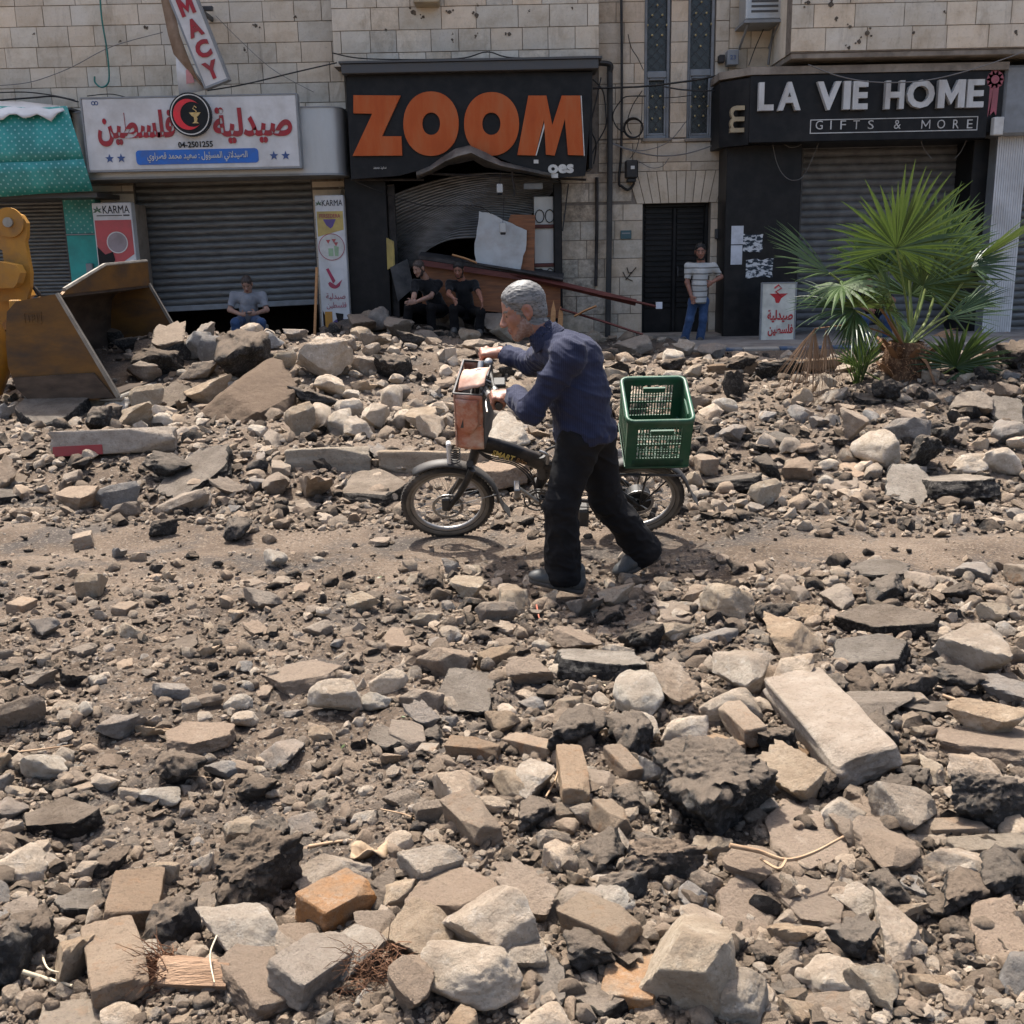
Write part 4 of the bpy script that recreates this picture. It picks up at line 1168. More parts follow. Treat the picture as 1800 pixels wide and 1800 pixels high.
# standing sign board
sb = thing('sandwich_board', 'cream standing sign board with red Arabic words beside the palm', 'sign board')
YB = 16.6
q = R4(1339, 498, 1397, 598, YB)
MB().cbox(q[0], q[1], YB, YB + .04, q[2], q[3], .006).build('board', flat('cream_board', (.56, .54, .46), .5), sb)
m = MB()
for (a, b) in ((q[0] - .02, q[0]), (q[1], q[1] + .02)): m.cbox(a, b, YB - .01, YB + .05, .05, q[3] + .01, .005)
m.box(q[0], q[1], YB - .01, YB + .05, q[3], q[3] + .015); m.box(q[0], q[1], YB - .01, YB + .05, q[2] - .015, q[2]); m.build('board_frame', M_GREY, sb)
tw = lambda body, a, b, c, d: text('word', body, *R4(1180 + a / ZS, b / ZS, 1180 + c / ZS, d / ZS, YB), YB - .004, flat('print_red', (.42, .02, .025), .5), sb, .03, .004)
tw(arabic('صيدلية'), 490, 1580, 620, 1645); tw(arabic('فلسطين'), 492, 1655, 620, 1715)
c = at(1180 + 545 / ZS, 1505 / ZS, YB); m = MB()
m.prism([(c.x - .13, c.z + .02), (c.x + .15, c.z + .02), (c.x + .05, c.z - .05), (c.x + .02, c.z - .12), (c.x - .03, c.z - .12), (c.x - .05, c.z - .05)], YB - .004, YB)
m.tube([(c.x + .06, YB - .004, c.z - .02), (c.x - .04, YB - .004, c.z + .05), (c.x + .05, YB - .004, c.z + .10), (c.x + .0, YB - .004, c.z + .15), (c.x - .06, YB - .004, c.z + .10)], .012, 5); m.build('snake_print', flat('print_red', (.42, .02, .025), .5), sb)
# white ribbed panel, grey housing
wr = thing('ribbed_panel', 'white vertically ribbed metal panel at the right edge of the shop row', 'wall panel')
x0, x1, z0, z1 = R4(1740, 237, 1792, 597, 17.1)
P = [[], []]
n = 13
for i in range(n):
    X = x0 + (x1 - x0) * i / n; w = (x1 - x0) / n
    for dx, dy in ((0, 0), (.78, 0), (.82, .022), (.96, .022)): P[0].append(Vector((X + dx * w, 17.1 + dy, 0.05))); P[1].append(Vector((X + dx * w, 17.1 + dy, z1)))
m = MB(); m.grid(P, 0, False); m.build('sheet', M_WHITE, wr, 20)
MB().box(x0 + .01, x1, 17.16, 17.5, .05, z1).build('sheet_back', M_GREY, wr)
gh_ = thing('grey_housing', 'large grey metal housing above the white ribbed panel', 'housing')
q = R4(1764, 112, 1960, 236, 16.9)
MB().cbox(q[0], q[1], 16.9, W, q[2], q[3], .04).build('casing', M_GREY, gh_)
q = R4(1745, 206, 1762, 238, 16.8)
props(MB().cbox(q[0], q[1], 16.75, 16.88, q[2], q[3], .01).build('flood_lamp', M_OFFW), 'small broken white floodlight at the right end of the gift shop sign', 'floodlight')

# wall fittings
ac = thing('air_conditioner', 'white air conditioner unit under the overhanging bay, cut by the top edge', 'air conditioner')
q = R4(1312, -40, 1378, 34, 17.35)
MB().cbox(q[0], q[1], 17.35, W - .12, q[2], q[3], .02).build('casing', M_SILVER, ac)
m = MB()
for k in range(7): m.box(q[0] + .08, q[1] - .08, 17.34, 17.35, q[2] + .1 + k * .07, q[2] + .13 + k * .07)
m.build('vent_grille', M_DGREY, ac)
m = MB(); m.box(q[0] - .03, q[1] + .03, 17.30, W, q[2] - .05, q[2] - .01); m.tube([(q[0] + .05, 17.4, q[2] - .05), (q[0] + .05, W, q[2] - .3)], .02, 5); m.tube([(q[1] - .05, 17.4, q[2] - .05), (q[1] - .05, W, q[2] - .3)], .02, 5); m.build('bracket', M_GREY, ac)
nb = thing('number_box', 'small grey metal box marked 23 on the wall left of the gift shop sign', 'meter box')
q = R4(1279, 87, 1299, 114, 17.8)
MB().cbox(q[0], q[1], 17.8, W, q[2], q[3], .01).build('casing', M_GREY, nb)
text('digits', '23', q[0] + .04, q[1] - .05, q[2] + .08, q[3] - .08, 17.795, M_NAVY, nb, .0, .005)
MB().cbox(q[0] - .12, q[0] - .03, 17.86, W, q[2] + .05, q[3] - .06, .01).build('bell', M_CABLE, nb)
mb_ = thing('meter_box', 'black electricity box with cable loops on the stone wall under the windows', 'meter box')
q = R4(1100, 281, 1122, 313, 17.8)
MB().cbox(q[0], q[1], 17.8, W, q[2], q[3], .02).build('casing', M_CABLE, mb_)
m = MB(); m.cbox(q[0] + .03, q[1] - .03, 17.83, W, q[2] - .06, q[2] - .003, .01); m.build('gland', M_CABLE, mb_)
MB().box(q[0] + .08, q[0] + .14, 17.795, 17.8, q[3] - .14, q[3] - .09).build('window_label', M_OFFW, mb_)
q = R4(1091, 405, 1110, 420, 17.96)
pl = thing('street_plaque', 'small teal plaque on the stone wall left of the street door', 'plaque')
MB().cbox(q[0], q[1], 17.97, W, q[2], q[3], .004).build('plate', flat('plaque_teal', (.04, .10, .11), .5), pl)
MB().box(q[0] + .02, q[1] - .02, 17.965, 17.97, q[2] + .08, q[2] + .10).build('plate_print', M_GREY, pl)
q = R4(1258, 402, 1272, 420, 17.9)
props(MB().cbox(q[0], q[1], 17.92, W, q[2], q[3], .01).build('intercom', M_DGREY), 'dark intercom box on the door jamb beside the striped shirt man', 'intercom')
q = R4(1153, 531, 1164, 543, 16.72)
props(MB().cbox(q[0], q[1], 16.70, 16.75, q[2], q[3], .004).build('white_tag', M_PAPER), 'small white square tag on the end of the thin red strip', 'tag')
q = R4(727, -20, 772, 8, 17.3)
props(MB().cbox(q[0], q[1], 17.2, BAY, q[2], q[3], .02).build('wall_lamp', M_GOLD), 'brass floodlight on the wall above the burnt shop sign, cut by the top edge', 'lamp')
def smooth(pts, n=6):
    pts = [Vector(p) for p in pts]
    out = []
    for i in range(len(pts) - 1):
        p0, p1, p2, p3 = pts[max(i - 1, 0)], pts[i], pts[i + 1], pts[min(i + 2, len(pts) - 1)]
        for k in range(n):
            t = k / n
            out.append(.5 * ((2 * p1) + (p2 - p0) * t + (2 * p0 - 5 * p1 + 4 * p2 - p3) * t * t + (3 * p1 - p0 - 3 * p2 + p3) * t ** 3))
    return out + [pts[-1]]
def cable(pts, Y, r, mat, label, cat='cable', name='cable', grp='cables strung along the wall'):
    P = [at(a, b, Y[i] if isinstance(Y, (list, tuple)) else Y) for i, (a, b) in enumerate(pts)]
    o = MB().tube(smooth(P), r, 6).build(name, mat, None, 60)
    return props(o, label, cat, grp)
z = lambda *p: zz(1800 / 280, 1020, 60, p)                     # from the close look at the window wall
cable([(1072, 112), (1072, 300), (1070, 480), (1068, 592)], 17.9, .05, M_PIPE, 'thick black drain pipe running down the wall right of the burnt shop', 'pipe', 'drain_pipe', 'pipes on the stone wall')
cable(z((0, 315), (200, 325), (335, 345), (340, 420)) , 17.88, .045, M_PIPE, 'short elbow of black pipe at the top corner of the burnt shop sign', 'pipe', 'drain_pipe', 'pipes on the stone wall')
cable([(1092, -25), (1093, 120), (1092, 260), (1088, 318)] + z((470, 1720), (540, 1760), (600, 1700), (600, 1640)), 17.93, .022, M_CABLE, 'black conduit running from the top edge down to the meter box', 'pipe', 'conduit', 'pipes on the stone wall')
cable(z((140, 615), (330, 608), (700, 592), (1000, 560), (1350, 510), (1580, 460)), 17.75, .016, M_CABLE, 'thick black cable crossing both tall windows, rising to the right')
cable(z((930, 590), (1150, 628), (1450, 640), (1800, 622)), 17.75, .012, M_CABLE, 'thin black cable crossing the right tall window, dipping to the right')
cable(z((950, 720), (1100, 712), (1260, 690)), 17.8, .007, M_CABLE, 'short thin cable between the two tall windows')
cable(z((540, 0), (575, 150), (650, 270), (715, 410)), 17.85, .007, M_CABLE, 'thin twisted wire hanging beside the left tall window')
cable(z((360, 1230), (560, 1300), (750, 1310), (1000, 1215), (1200, 980)), 17.9, .007, M_GRAYC, 'grey wire sagging below the tall windows, the upper one')
cable(z((370, 1240), (560, 1310), (870, 1375), (1200, 1350), (1550, 1240)), 17.88, .011, M_GRAYC, 'grey cable sagging below the tall windows, the lower one')
cable(z((650, 1430), (800, 1510), (930, 1490), (1000, 1400)), 17.9, .006, M_GRAYC, 'thin wire loop right of the black meter box')
cable(z((560, 1410), (640, 1280), (690, 1000), (700, 700)), 17.9, .006, M_CABLE, 'thin wire running up from the black meter box')
cable(z((740, 700), (530, 705), (460, 750), (380, 870), (370, 960), (420, 1060), (500, 1110)), 17.86, .010, M_CABLE, 'black cable looping from window frame to the coil')
cable(z((700, 640), (600, 790), (540, 950), (540, 1060), (580, 1130)), 17.86, .008, M_CABLE, 'black cable hanging down into the coil')
cable(z((140, 510), (230, 600), (270, 700), (290, 900), (285, 1050), (180, 1250), (110, 1400)), 17.8, .012, M_CABLE, 'black cable hanging from the right end of the burnt shop sign')
cable(z((235, 490), (190, 700), (120, 1050), (180, 1240), (150, 1470)), 17.78, .012, M_CABLE, 'bent black rod-like cable beside the burnt shop sign')
c = at(*z((595, 1060))[0], 17.85)
m = MB()
for k in range(4):
    m.tube([(c.x + (.145 + .008 * math.sin(k * 2)) * math.cos(a) + .006 * k, 17.84 + .02 * k, c.z + (.152 - .006 * k) * math.sin(a)) for a in np.linspace(0, 2 * math.pi, 33)], .011, 6)
props(m.build('cable_coil', M_CABLE, None, 60), 'round coil of black cable hung on the wall left of the tall windows', 'cable coil', 'cables strung along the wall')
u = lambda *p: zz(ZS, 0, 0, p)
cable(u((510, -20), (520, 100), (545, 250), (557, 380), (548, 430), (515, 445), (485, 420), (483, 390)), 17.9, .013, M_GREEN, 'green hose hanging with a hooked end on the stone wall', 'hose', 'hose', 'pipes on the stone wall')
cable(u((-60, 440), (150, 420), (350, 350), (520, 260), (640, 215), (830, 165)), 17.9, .006, M_GRAYC, 'thin grey wire sagging across the stone wall, left of the tilted sign')
cable(u((-60, 475), (120, 470), (260, 485), (380, 510)), 17.8, .010, M_CABLE, 'black wire along the wall just above the teal fascia, upper one')
cable(u((-60, 515), (150, 500), (280, 492), (400, 520)), 17.7, .014, M_CABLE, 'black cable along the wall just above the teal fascia, lower one')
cable(u((1060, 462), (1250, 430), (1500, 370), (1720, 320)), 17.4, .011, M_CABLE, 'black cable from the tilted sign to the burnt shop sign')
cable(u((1100, 80), (1250, 230), (1400, 360), (1600, 470)), 17.9, .005, M_GRAYC, 'thin wire crossing the stone wall right of the tilted sign')
cable(u((445, 490), (560, 480), (640, 495)), 17.2, .008, M_CABLE, 'short wire on top of the pharmacy light-box')
v = lambda *p: zz(ZS, 1180, 0, p)
cable(v((700, 330), (860, 390), (1050, 420), (1300, 410), (1550, 350), (1800, 265)), 16.6, .009, M_GRAYC, 'grey cable drooping across the top of the gift shop letters')
cable(v((515, 720), (535, 820), (570, 890), (620, 920), (680, 890), (755, 725)), 17.2, .006, M_GRAYC, 'pale wire loop hanging below the left half of the gift shop sign')
cable(v((555, 715), (600, 750), (650, 745), (690, 710)), 17.2, .006, M_GRAYC, 'short pale wire loop just under the gift shop sign edge')
cable(v((1268, 700), (1290, 760), (1330, 810)), 17.2, .005, M_GRAYC, 'pale wire hanging under the words of the gift shop sign')
cable(v((1512, 700), (1480, 770), (1445, 810)), 17.2, .005, M_GRAYC, 'pale wire hanging at the right end of the gift shop shutter')
cable(v((590, -20), (575, 150), (570, 270), (580, 370)), 17.3, .008, M_CABLE, 'black wire from the air conditioner to the gift shop sign')
cable(v((530, 110), (510, 220), (495, 330)), 17.7, .02, M_GRAYC, 'grey lagged pipe below the air conditioner', 'pipe', 'pipe', 'pipes on the stone wall')
cable(v((470, 150), (430, 240), (395, 335)), 17.8, .008, M_CABLE, 'thin cable below the air conditioner, left of the grey pipe')
w_ = lambda *p: zz(ZS, 560, 0, p)
cable(w_((70, 270), (250, 300), (700, 300), (860, 265), (1000, 295), (1430, 290)), 17.3, .010, M_CABLE, 'black cable lying along the top of the burnt shop sign')
cable(w_((185, 925), (400, 1010), (560, 1050), (800, 1050), (880, 1090)), 17.3, .008, M_CABLE, 'loose wire stretched across the buckled shutter')
cable(w_((1275, 940), (1260, 1060), (1245, 1180)), 17.6, .012, M_CABLE, 'black cable hanging on the right jamb of the burnt shop')
cable(w_((1420, 905), (1420, 1150), (1415, 1460)), 17.96, .03, M_AGED, 'sooty vertical pipe stub on the burnt stone pillar', 'pipe', 'pipe', 'pipes on the stone wall')
# graffiti-like dark brush mark and bullet pocks on the stones
m = MB()
for pts in ([(1102, 470), (1105, 480), (1112, 478)], [(1118, 470), (1108, 482), (1100, 492)], [(1095, 478), (1100, 488), (1112, 494)]): m.tube([at(a, b, 17.985) for a, b in pts], .022, 6, flat=.3)
props(m.build('paint_mark', M_AGED), 'small black brush mark sprayed on the stones left of the street door', 'graffiti')

# pavement, step and kerb on the right
pv = MB(); pv.box(2.6, 12, 15.45, W + .02, -.1, .128)
props(pv.build('pavement', rough_mat('pavement_concrete', (.15, .135, .12), (.24, .22, .195), 5, .9, .3, .006, 40, dirt=((.10, .075, .055), .8, 1.5))), kind='structure')
M_KB = rough_mat('kerb_blue', (.05, .08, .13), (.16, .16, .16), 4, .8, lo=.4, hi=.55)
M_KC = rough_mat('kerb_concrete', (.24, .22, .19), (.36, .33, .28), 4, .85, .2, .005, 50, dirt=((.16, .12, .085), .7, 3))
kb = thing('pavement_kerb', 'row of blue and pale kerb stones edging the shaded pavement', 'kerb', (0, 0, 0))
x = 2.3
for i in range(12):
    l = .52
    MB().cbox(x + .005, x + l - .005, 15.28, 15.446, -.1, .14, .018).build('kerb_stone', M_KB if i in (1, 3, 4) else M_KC, kb)
    x += l

# chips and pock marks in the stone faces
M_POCK = rough_mat('chipped_stone', (.05, .042, .035), (.16, .125, .09), 30, .95)
for (bld, Yp, lst) in ((b2, BAY, ((838, 27, 7), (895, 60, 6), (836, 63, 4), (726, 22, 8), (744, 30, 5), (790, 22, 6), (795, 70, 4), (796, 60, 2), (678, 52, 3), (840, 10, 3), (1006, 14, 3), (930, 20, 3))), (b3, FB, ((1460, 8, 8), (1470, 32, 5), (1494, 47, 4), (1524, 58, 7), (1510, 73, 6), (1492, 84, 5), (1606, 58, 4), (1785, 56, 5), (1420, 5, 6), (1660, 20, 3))), (b1, W, ((255, 48, 5), (450, 45, 6), (430, 88, 4), (212, 72, 3), (60, 60, 3), (520, 30, 4)))):
    m = MB(); rn = random.Random(len(lst))
    for (a, b, r) in lst:
        c = at(a, b, Yp)
        for k in range(3):
            rr0 = r * (.55 if k == 0 else .25) / 104; cx, cz = c.x + (rn.uniform(-r, r) / 104 if k else 0), c.z + (rn.uniform(-r, r) / 104 if k else 0)
            m.prism([(cx + rr0 * rn.uniform(.6, 1.2) * math.cos(w), cz + rr0 * rn.uniform(.6, 1.2) * math.sin(w)) for w in np.linspace(0, 2 * math.pi, 9, endpoint=False)], Yp - .0125 - .0008 * k, Yp + .0)
    o = m.build('pock_mark', M_POCK, bld); o.location = -Vector(bld.location); props(o, kind='stuff')
# ------------------------------------------------------------------ fan palm on the median
def leaf_mat(name, c0, c1, tip=(.16, .14, .06)):
    m, nt, b = new_mat(name)
    c = ramp(nt, noise(nt, coord(nt, 'pos', (1, 1, .4)), 7, 4), [(.35, c0), (.65, c1)]).outputs[0]
    nt.links.new(c, b.inputs['Base Color'])
    b.inputs['Roughness'].default_value = .42
    b.inputs['Specular IOR Level'].default_value = .5
    tr = nt.nodes.new('ShaderNodeBsdfTranslucent')
    nt.links.new(mixc(nt, .5, c, (.12, .17, .03)), tr.inputs['Color'])
    mx = nt.nodes.new('ShaderNodeMixShader'); mx.inputs[0].default_value = .20
    nt.links.new(b.outputs[0], mx.inputs[1]); nt.links.new(tr.outputs[0], mx.inputs[2])
    nt.links.new(mx.outputs[0], nt.nodes['Material Output'].inputs['Surface'])
    return m
M_FROND = leaf_mat('palm_leaf', (.042, .078, .018), (.075, .118, .030))
M_FRONDD = leaf_mat('palm_leaf_dark', (.022, .054, .016), (.042, .082, .024))
M_DEAD = rough_mat('dead_leaf', (.17, .095, .05), (.33, .21, .125), 9, .8, stretch=(1, 1, .3))
M_STALK = rough_mat('palm_stalk', (.11, .15, .035), (.18, .20, .06), 5, .5, .1, .003, 40)
M_STALKB = rough_mat('palm_stalk_brown', (.13, .065, .03), (.24, .13, .065), 6, .7, .2, .004, 40)
M_FIBRE = rough_mat('palm_fibre', (.045, .025, .015), (.16, .085, .045), 14, .95, .8, .02, 60, stretch=(1, 1, .5), c2=(.24, .14, .075), s2=55)
YP = 9.7
pb = at(1588, 700, YP)
palm = thing('palm_tree', 'small fan palm with green fronds and one drooping dead frond, on the rubble heap', 'palm tree', (0, 0, 0))
prn = random.Random(77)
def frond(hub, mean, nrm, R, spread, n, mat, stem=None, droop=.18, split=.42, sr=(.018, .012), smat=None, wid=1.0, lab=None, jit=.06, lenf=None):
    """hub px triple; mean = main leaf direction; nrm = fan plane normal"""
    h = at(*hub)
    a = Vector(mean).normalized(); nn = Vector(nrm); nn = (nn - a * nn.dot(a)).normalized(); b = nn.cross(a)
    mb = MB()
    for i in range(n):
        t = (i + .5) / n - .5
        th = rad(spread) * t + prn.uniform(-jit, jit) * .5
        d = a * math.cos(th) + b * math.sin(th)
        d = (d + nn * prn.uniform(-.10, .10) + nn * .22 * math.cos(th * .8)).normalized()
        L = R * (1 - .28 * abs(2 * t) ** 2) * prn.uniform(.86, 1.05)
        s = nn.cross(d).normalized()
        w0 = wid * min(.034, L * split * rad(spread) / n * .62)
        P = []
        m = 8
        dr = droop * prn.uniform(.5, 1.5)
        for k in range(m + 1):
            u = k / m
            c = h + d * (L * u) + Vector((0, 0, -1)) * (dr * L * u ** 2.6)
            w = w0 * (u / split) if u < split else w0 * (1 - ((u - split) / (1 - split)) ** 1.25)
            w = max(w, .0012)
            f = w * .55
            P.append([c - s * w - nn * f * .0, c + nn * f, c + s * w - nn * f * .0])
        mb.grid(P)
    o = mb.build('frond', mat, palm, None, lab)
    if stem:
        st = MB()
        pts = smooth([at(*q) for q in stem] + [h], 6)
        k = len(pts)
        st.tube(pts, [sr[0] + (sr[1] - sr[0]) * i / (k - 1) for i in range(k)], 7, flat=.6)
        st.build('stalk', smat or M_STALK, o, 60)
    return o
B0 = (1590, 612, YP)
frond((1576, 437, YP - .22), (.12, -.25, 1), (0.05, -1, -.25), .80, 235, 40, M_FROND, [B0, (1597, 570, YP - .05), (1588, 500, YP - .15)], .10, .46, lab='large upright green frond at the top of the crown')
frond((1622, 503, YP + .10), (.55, .1, .85), (.15, -1, -.1), .86, 200, 36, M_FROND, [B0, (1608, 560, YP)], .10, .45)
frond((1650, 478, YP + .35), (.25, .35, .9), (.2, -1, -.15), .78, 150, 30, M_FROND, [B0, (1630, 560, YP + .15)], .12, .45)
frond((1712, 462, YP + .10), (.62, -.15, .75), (.75, -.5, -.55), .72, 105, 24, M_FROND, [B0, (1645, 560, YP + .05), (1690, 500, YP + .1)], .06, .45, smat=M_STALK)
frond((1708, 470, YP + .05), (.95, -.2, .05), (.1, -.75, .65), .40, 130, 16, M_FRONDD, None, .15, .4)
frond((1458, 480, YP - .25), (-.92, -.25, .35), (-.35, -.6, .75), .82, 80, 24, M_FROND, [B0, (1540, 560, YP - .1), (1495, 510, YP - .2)], .10, .5)
frond((1480, 502, YP - .35), (.1, -.6, -.25), (0, -1, .25), .42, 330, 24, M_FROND, None, .25, .4)
frond((1502, 545, YP - .30), (-.80, -.35, -.05), (-.1, -.55, .85), .70, 150, 30, M_FRONDD, [B0, (1560, 585, YP - .1), (1530, 560, YP - .2)], .18, .42)
frond((1508, 540, YP - .28), (.0, -.5, .75), (0, -.75, -.5), .38, 190, 18, M_FROND, None, .15, .4)
frond((1562, 512, YP + .05), (-.75, -.3, .45), (-.2, -.7, .6), .38, 170, 22, M_FROND, [B0, (1580, 560, YP)], .15, .45)
frond((1600, 520, YP + .3), (.2, .3, .9), (.1, -1, .1), .62, 190, 26, M_FRONDD, [B0, (1602, 570, YP + .15)], .15, .45)
frond((1665, 560, YP - .1), (.93, -.15, .22), (.0, -.55, .8), .58, 85, 18, M_FRONDD, [B0, (1625, 590, YP - .05)], .12, .45)
frond((1680, 645, YP - .2), (.35, -.25, .75), (.15, -1, .2), .55, 230, 36, M_FRONDD, [(1605, 670, YP), (1640, 665, YP - .1)], .12, .48)
frond((1686, 655, YP - .25), (.1, -.3, -.9), (.1, -1, -.1), .38, 130, 18, M_FRONDD, None, .1, .4)
frond((1514, 650, YP + .15), (-.1, -.1, .95), (.1, -1, .1), .48, 120, 26, M_FRONDD, [(1580, 680, YP), (1555, 672, YP - .1)], .10, .5)
frond((1508, 690, YP + .1), (-.2, -.2, .95), (.3, -.8, .1), .62, 45, 12, M_FRONDD, None, .08, .45)
frond((1500, 555, YP - .32), (-.15, -.25, -.9), (0, -1, -.1), .42, 90, 14, M_FRONDD, None, .05, .4)
frond((1690, 545, YP - .1), (.9, -.1, .45), (-.1, -.7, .7), .45, 70, 14, M_FRONDD, [B0, (1640, 570, YP)], .1, .45)
frond((1598, 470, YP + .25), (.1, .2, .95), (0, -1, .1), .78, 210, 38, M_FROND, [B0, (1600, 560, YP + .1)], .10, .46)
frond((1640, 452, YP + .30), (.35, .2, .9), (.1, -1, .1), .72, 150, 30, M_FRONDD, [B0, (1618, 540, YP + .15)], .12, .46)
frond((1545, 480, YP + .2), (-.45, .1, .8), (-.1, -1, .1), .60, 170, 28, M_FRONDD, [B0, (1572, 550, YP + .1)], .14, .46)
frond((1560, 545, YP - .25), (-.3, -.6, .2), (0, -.8, .6), .46, 220, 26, M_FRONDD, [B0], .22, .42)
# dead drooping frond
h1 = (1432, 578, YP - .35)
frond(h1, (-.30, -.1, -.9), (.1, -1, .1), .72, 62, 30, M_DEAD, [B0, (1560, 588, YP - .1), (1500, 572, YP - .3)], .05, .35, (.014, .010), M_STALKB, .9, 'brown dead frond hanging to the left', .12)
frond((1452, 578, YP - .32), (.0, -.1, -1), (.2, -1, .1), .62, 36, 20, M_DEAD, None, .03, .4, wid=.9, lab='brown dead leaflets hanging beside the dead frond', jit=.12)
frond((1640, 590, YP - .1), (.9, -.2, .05), (0, -.6, .8), .28, 60, 8, M_DEAD, None, .2)
st = MB(); st.tube(smooth([at(1602, 615, YP - .1), at(1630, 640, YP - .22), at(1650, 700, YP - .3), at(1655, 735, YP - .3)]), [.03] * 6 + [.022] * 6 + [.016] * 7, 7, flat=.4); st.build('stalk', M_STALKB, palm, 60, 'bent brown dead stalk')
st = MB(); st.tube(smooth([at(1588, 608, YP - .12), at(1560, 560, YP - .2), at(1535, 525, YP - .25)]), [.022] * 6 + [.015] * 7, 7, flat=.6); st.build('stalk', M_STALKB, palm, 60, 'brown bare stalk on the left of the crown')
# trunk: fibrous tapering bole with old leaf bases
mb = MB()
p0, p1 = at(1586, 735, YP), at(1592, 600, YP)
H = p1.z - p0.z + .1
pr = []
for i in range(19):
    row = []
    t = i / 18
    r = .29 * (1 - .50 * t) * (1 + .12 * math.sin(t * 9))
    c = p0.lerp(p1, t) + Vector((0, 0, -.1 * (1 - t)))
    for k in range(29):
        a = 2 * math.pi * (k % 28) / 28
        q = 1 + .22 * float(fbm(np.array([math.cos(a) * 2.2]), np.array([math.sin(a) * 2.2]), np.array([t * 5.0]), seed=8)[0])
        row.append(c + Vector((math.cos(a) * r * q, math.sin(a) * r * q, 0)))
    pr.append(row)
mb.grid(pr)
trunk = mb.build('trunk', M_FIBRE, palm, 60)
for i in range(26):
    a = prn.uniform(0, 2 * math.pi); t = prn.uniform(.02, .95)
    c = p0.lerp(p1, t); r = .26 * (1 - .48 * t)
    d = Vector((math.cos(a), math.sin(a), .9)).normalized()
    s = MB(); q = c + Vector((math.cos(a) * r, math.sin(a) * r, -.05))
    s.tube([q - d * .03, q + d * .07, q + d * prn.uniform(.12, .2)], [.05, .038, .018], 6, flat=.45); s.build('leaf_base', M_STALKB if i % 3 else M_FIBRE, trunk, 60)
fb = MB()
for i in range(420):
    a = prn.uniform(0, 2 * math.pi); t = prn.random() ** 1.2
    c = p0.lerp(p1, t); r = .29 * (1 - .5 * t)
    q = c + Vector((math.cos(a) * r, math.sin(a) * r, 0)); d = Vector((math.cos(a) + prn.uniform(-1, 1), math.sin(a) + prn.uniform(-1, 1), prn.uniform(-1, .6))).normalized() * prn.uniform(.05, .16)
    fb.tube([q, q + d * .5 + Vector((0, 0, .01)), q + d], [.0035, .003, .001], 3, cap=False)
o = fb.build('fibre', M_STALKB, trunk); props(o, kind='stuff')

# ------------------------------------------------------------------ loader bucket and arm at the left
M_YEL2 = rough_mat('digger_yellow', (.33, .15, .018), (.43, .21, .032), 3, .5, .1, .004, 40, dirt=((.16, .10, .05), .75, 5), spec=.35)
M_WORN = rough_mat('worn_yellow_steel', (.085, .045, .018), (.175, .085, .020), 3, .55, .15, .005, 40, .25, dirt=((.05, .038, .03), .95, 2.2), stretch=(1, 1, 2.5))
M_STEEL = rough_mat('worn_steel', (.040, .031, .025), (.11, .08, .06), 4, .45, .15, .004, 40, .45, stretch=(1, 1, 3))
M_EDGE = rough_mat('bright_steel_edge', (.17, .155, .135), (.32, .30, .265), 8, .4, .1, .003, 40, .6)
ld = thing('loader', 'yellow wheel loader arm and bucket pushing into the rubble at the left edge', 'loader', (0, 0, 0))
Yn, Yf2 = 9.5, 12.0
prof_px = [(97, 517), (60, 524), (28, 530), (12, 548), (10, 600), (14, 645), (28, 680), (52, 703), (110, 708), (205, 700)]
PN = [at(a, b, Yn) for a, b in prof_px]
ins = []
for i, p in enumerate(PN):
    t = (PN[min(i + 1, len(PN) - 1)] - PN[max(i - 1, 0)]).normalized()
    ins.append(p + Vector((-t.z, 0, t.x)) * .035)
def ext(p, Y): return Vector((p.x, Y, p.z))
mb = MB()
mb.grid([[ext(p, Yn + .03) for p in PN], [ext(p, Yf2 - .03) for p in PN]])
mb.grid([[ext(p, Yn + .03) for p in ins], [ext(p, Yf2 - .03) for p in ins]], 0, True)
for a in (0, -1):
    mb.grid([[ext(PN[a], Yn + .03), ext(ins[a], Yn + .03)], [ext(PN[a], Yf2 - .03), ext(ins[a], Yf2 - .03)]])
sh = mb.build('bucket_shell', M_STEEL, ld, 40)
side = [(p.x, p.z) for p in PN]
nose = at(212, 700, Yn)
for Y in (Yn, Yf2 - .03):
    s_ = MB().prism(side, Y, Y + .03).build('side_plate', M_WORN, ld)
    m = MB(); a, b = PN[0], PN[-1]
    d = (b - a).normalized(); q = Vector((-d.z, 0, d.x))
    m.prism([((a + d * .0).x, (a + d * .0).z), ((b).x, (b).z), ((b + q * -.0 + Vector((.03, 0, .0))).x, b.z + .02), ((a + Vector((.022, 0, 0))).x, a.z + .01)], Y - .006, Y + .036)
    m.build('edge_strip', M_EDGE, s_)
m = MB()                                                         # logo frame welded on the near plate
for (a, b, c, d) in ((42, 549, 73, 551), (42, 568, 73, 570), (42, 551, 44, 568), (71, 551, 73, 568), (49, 554, 51, 566), (55, 554, 57, 566), (57, 554, 61, 556), (57, 559, 61, 561), (64, 554, 66, 566), (66, 554, 70, 556)):
    q = R4(a, b, c, d, Yn); m.box(q[0], q[1], Yn - .006, Yn, q[2], q[3])
m.build('raised_mark', M_WORN, ld)
m = MB(); w0, w1 = at(18, 665, Yn), at(166, 655, Yn)
m.prism([(at(24, 664, Yn).x, at(24, 664, Yn).z), (at(166, 655, Yn).x, at(166, 655, Yn).z), (at(203, 699, Yn).x, at(203, 699, Yn).z), (at(52, 703, Yn).x, at(52, 703, Yn).z), (at(30, 682, Yn).x, at(30, 682, Yn).z)], Yn - .02, Yn - .001); m.build('wear_plate', M_STEEL, ld)
m = MB()                                                         # raised spill guard along the far top lip
a = PN[0]
gz = a.z
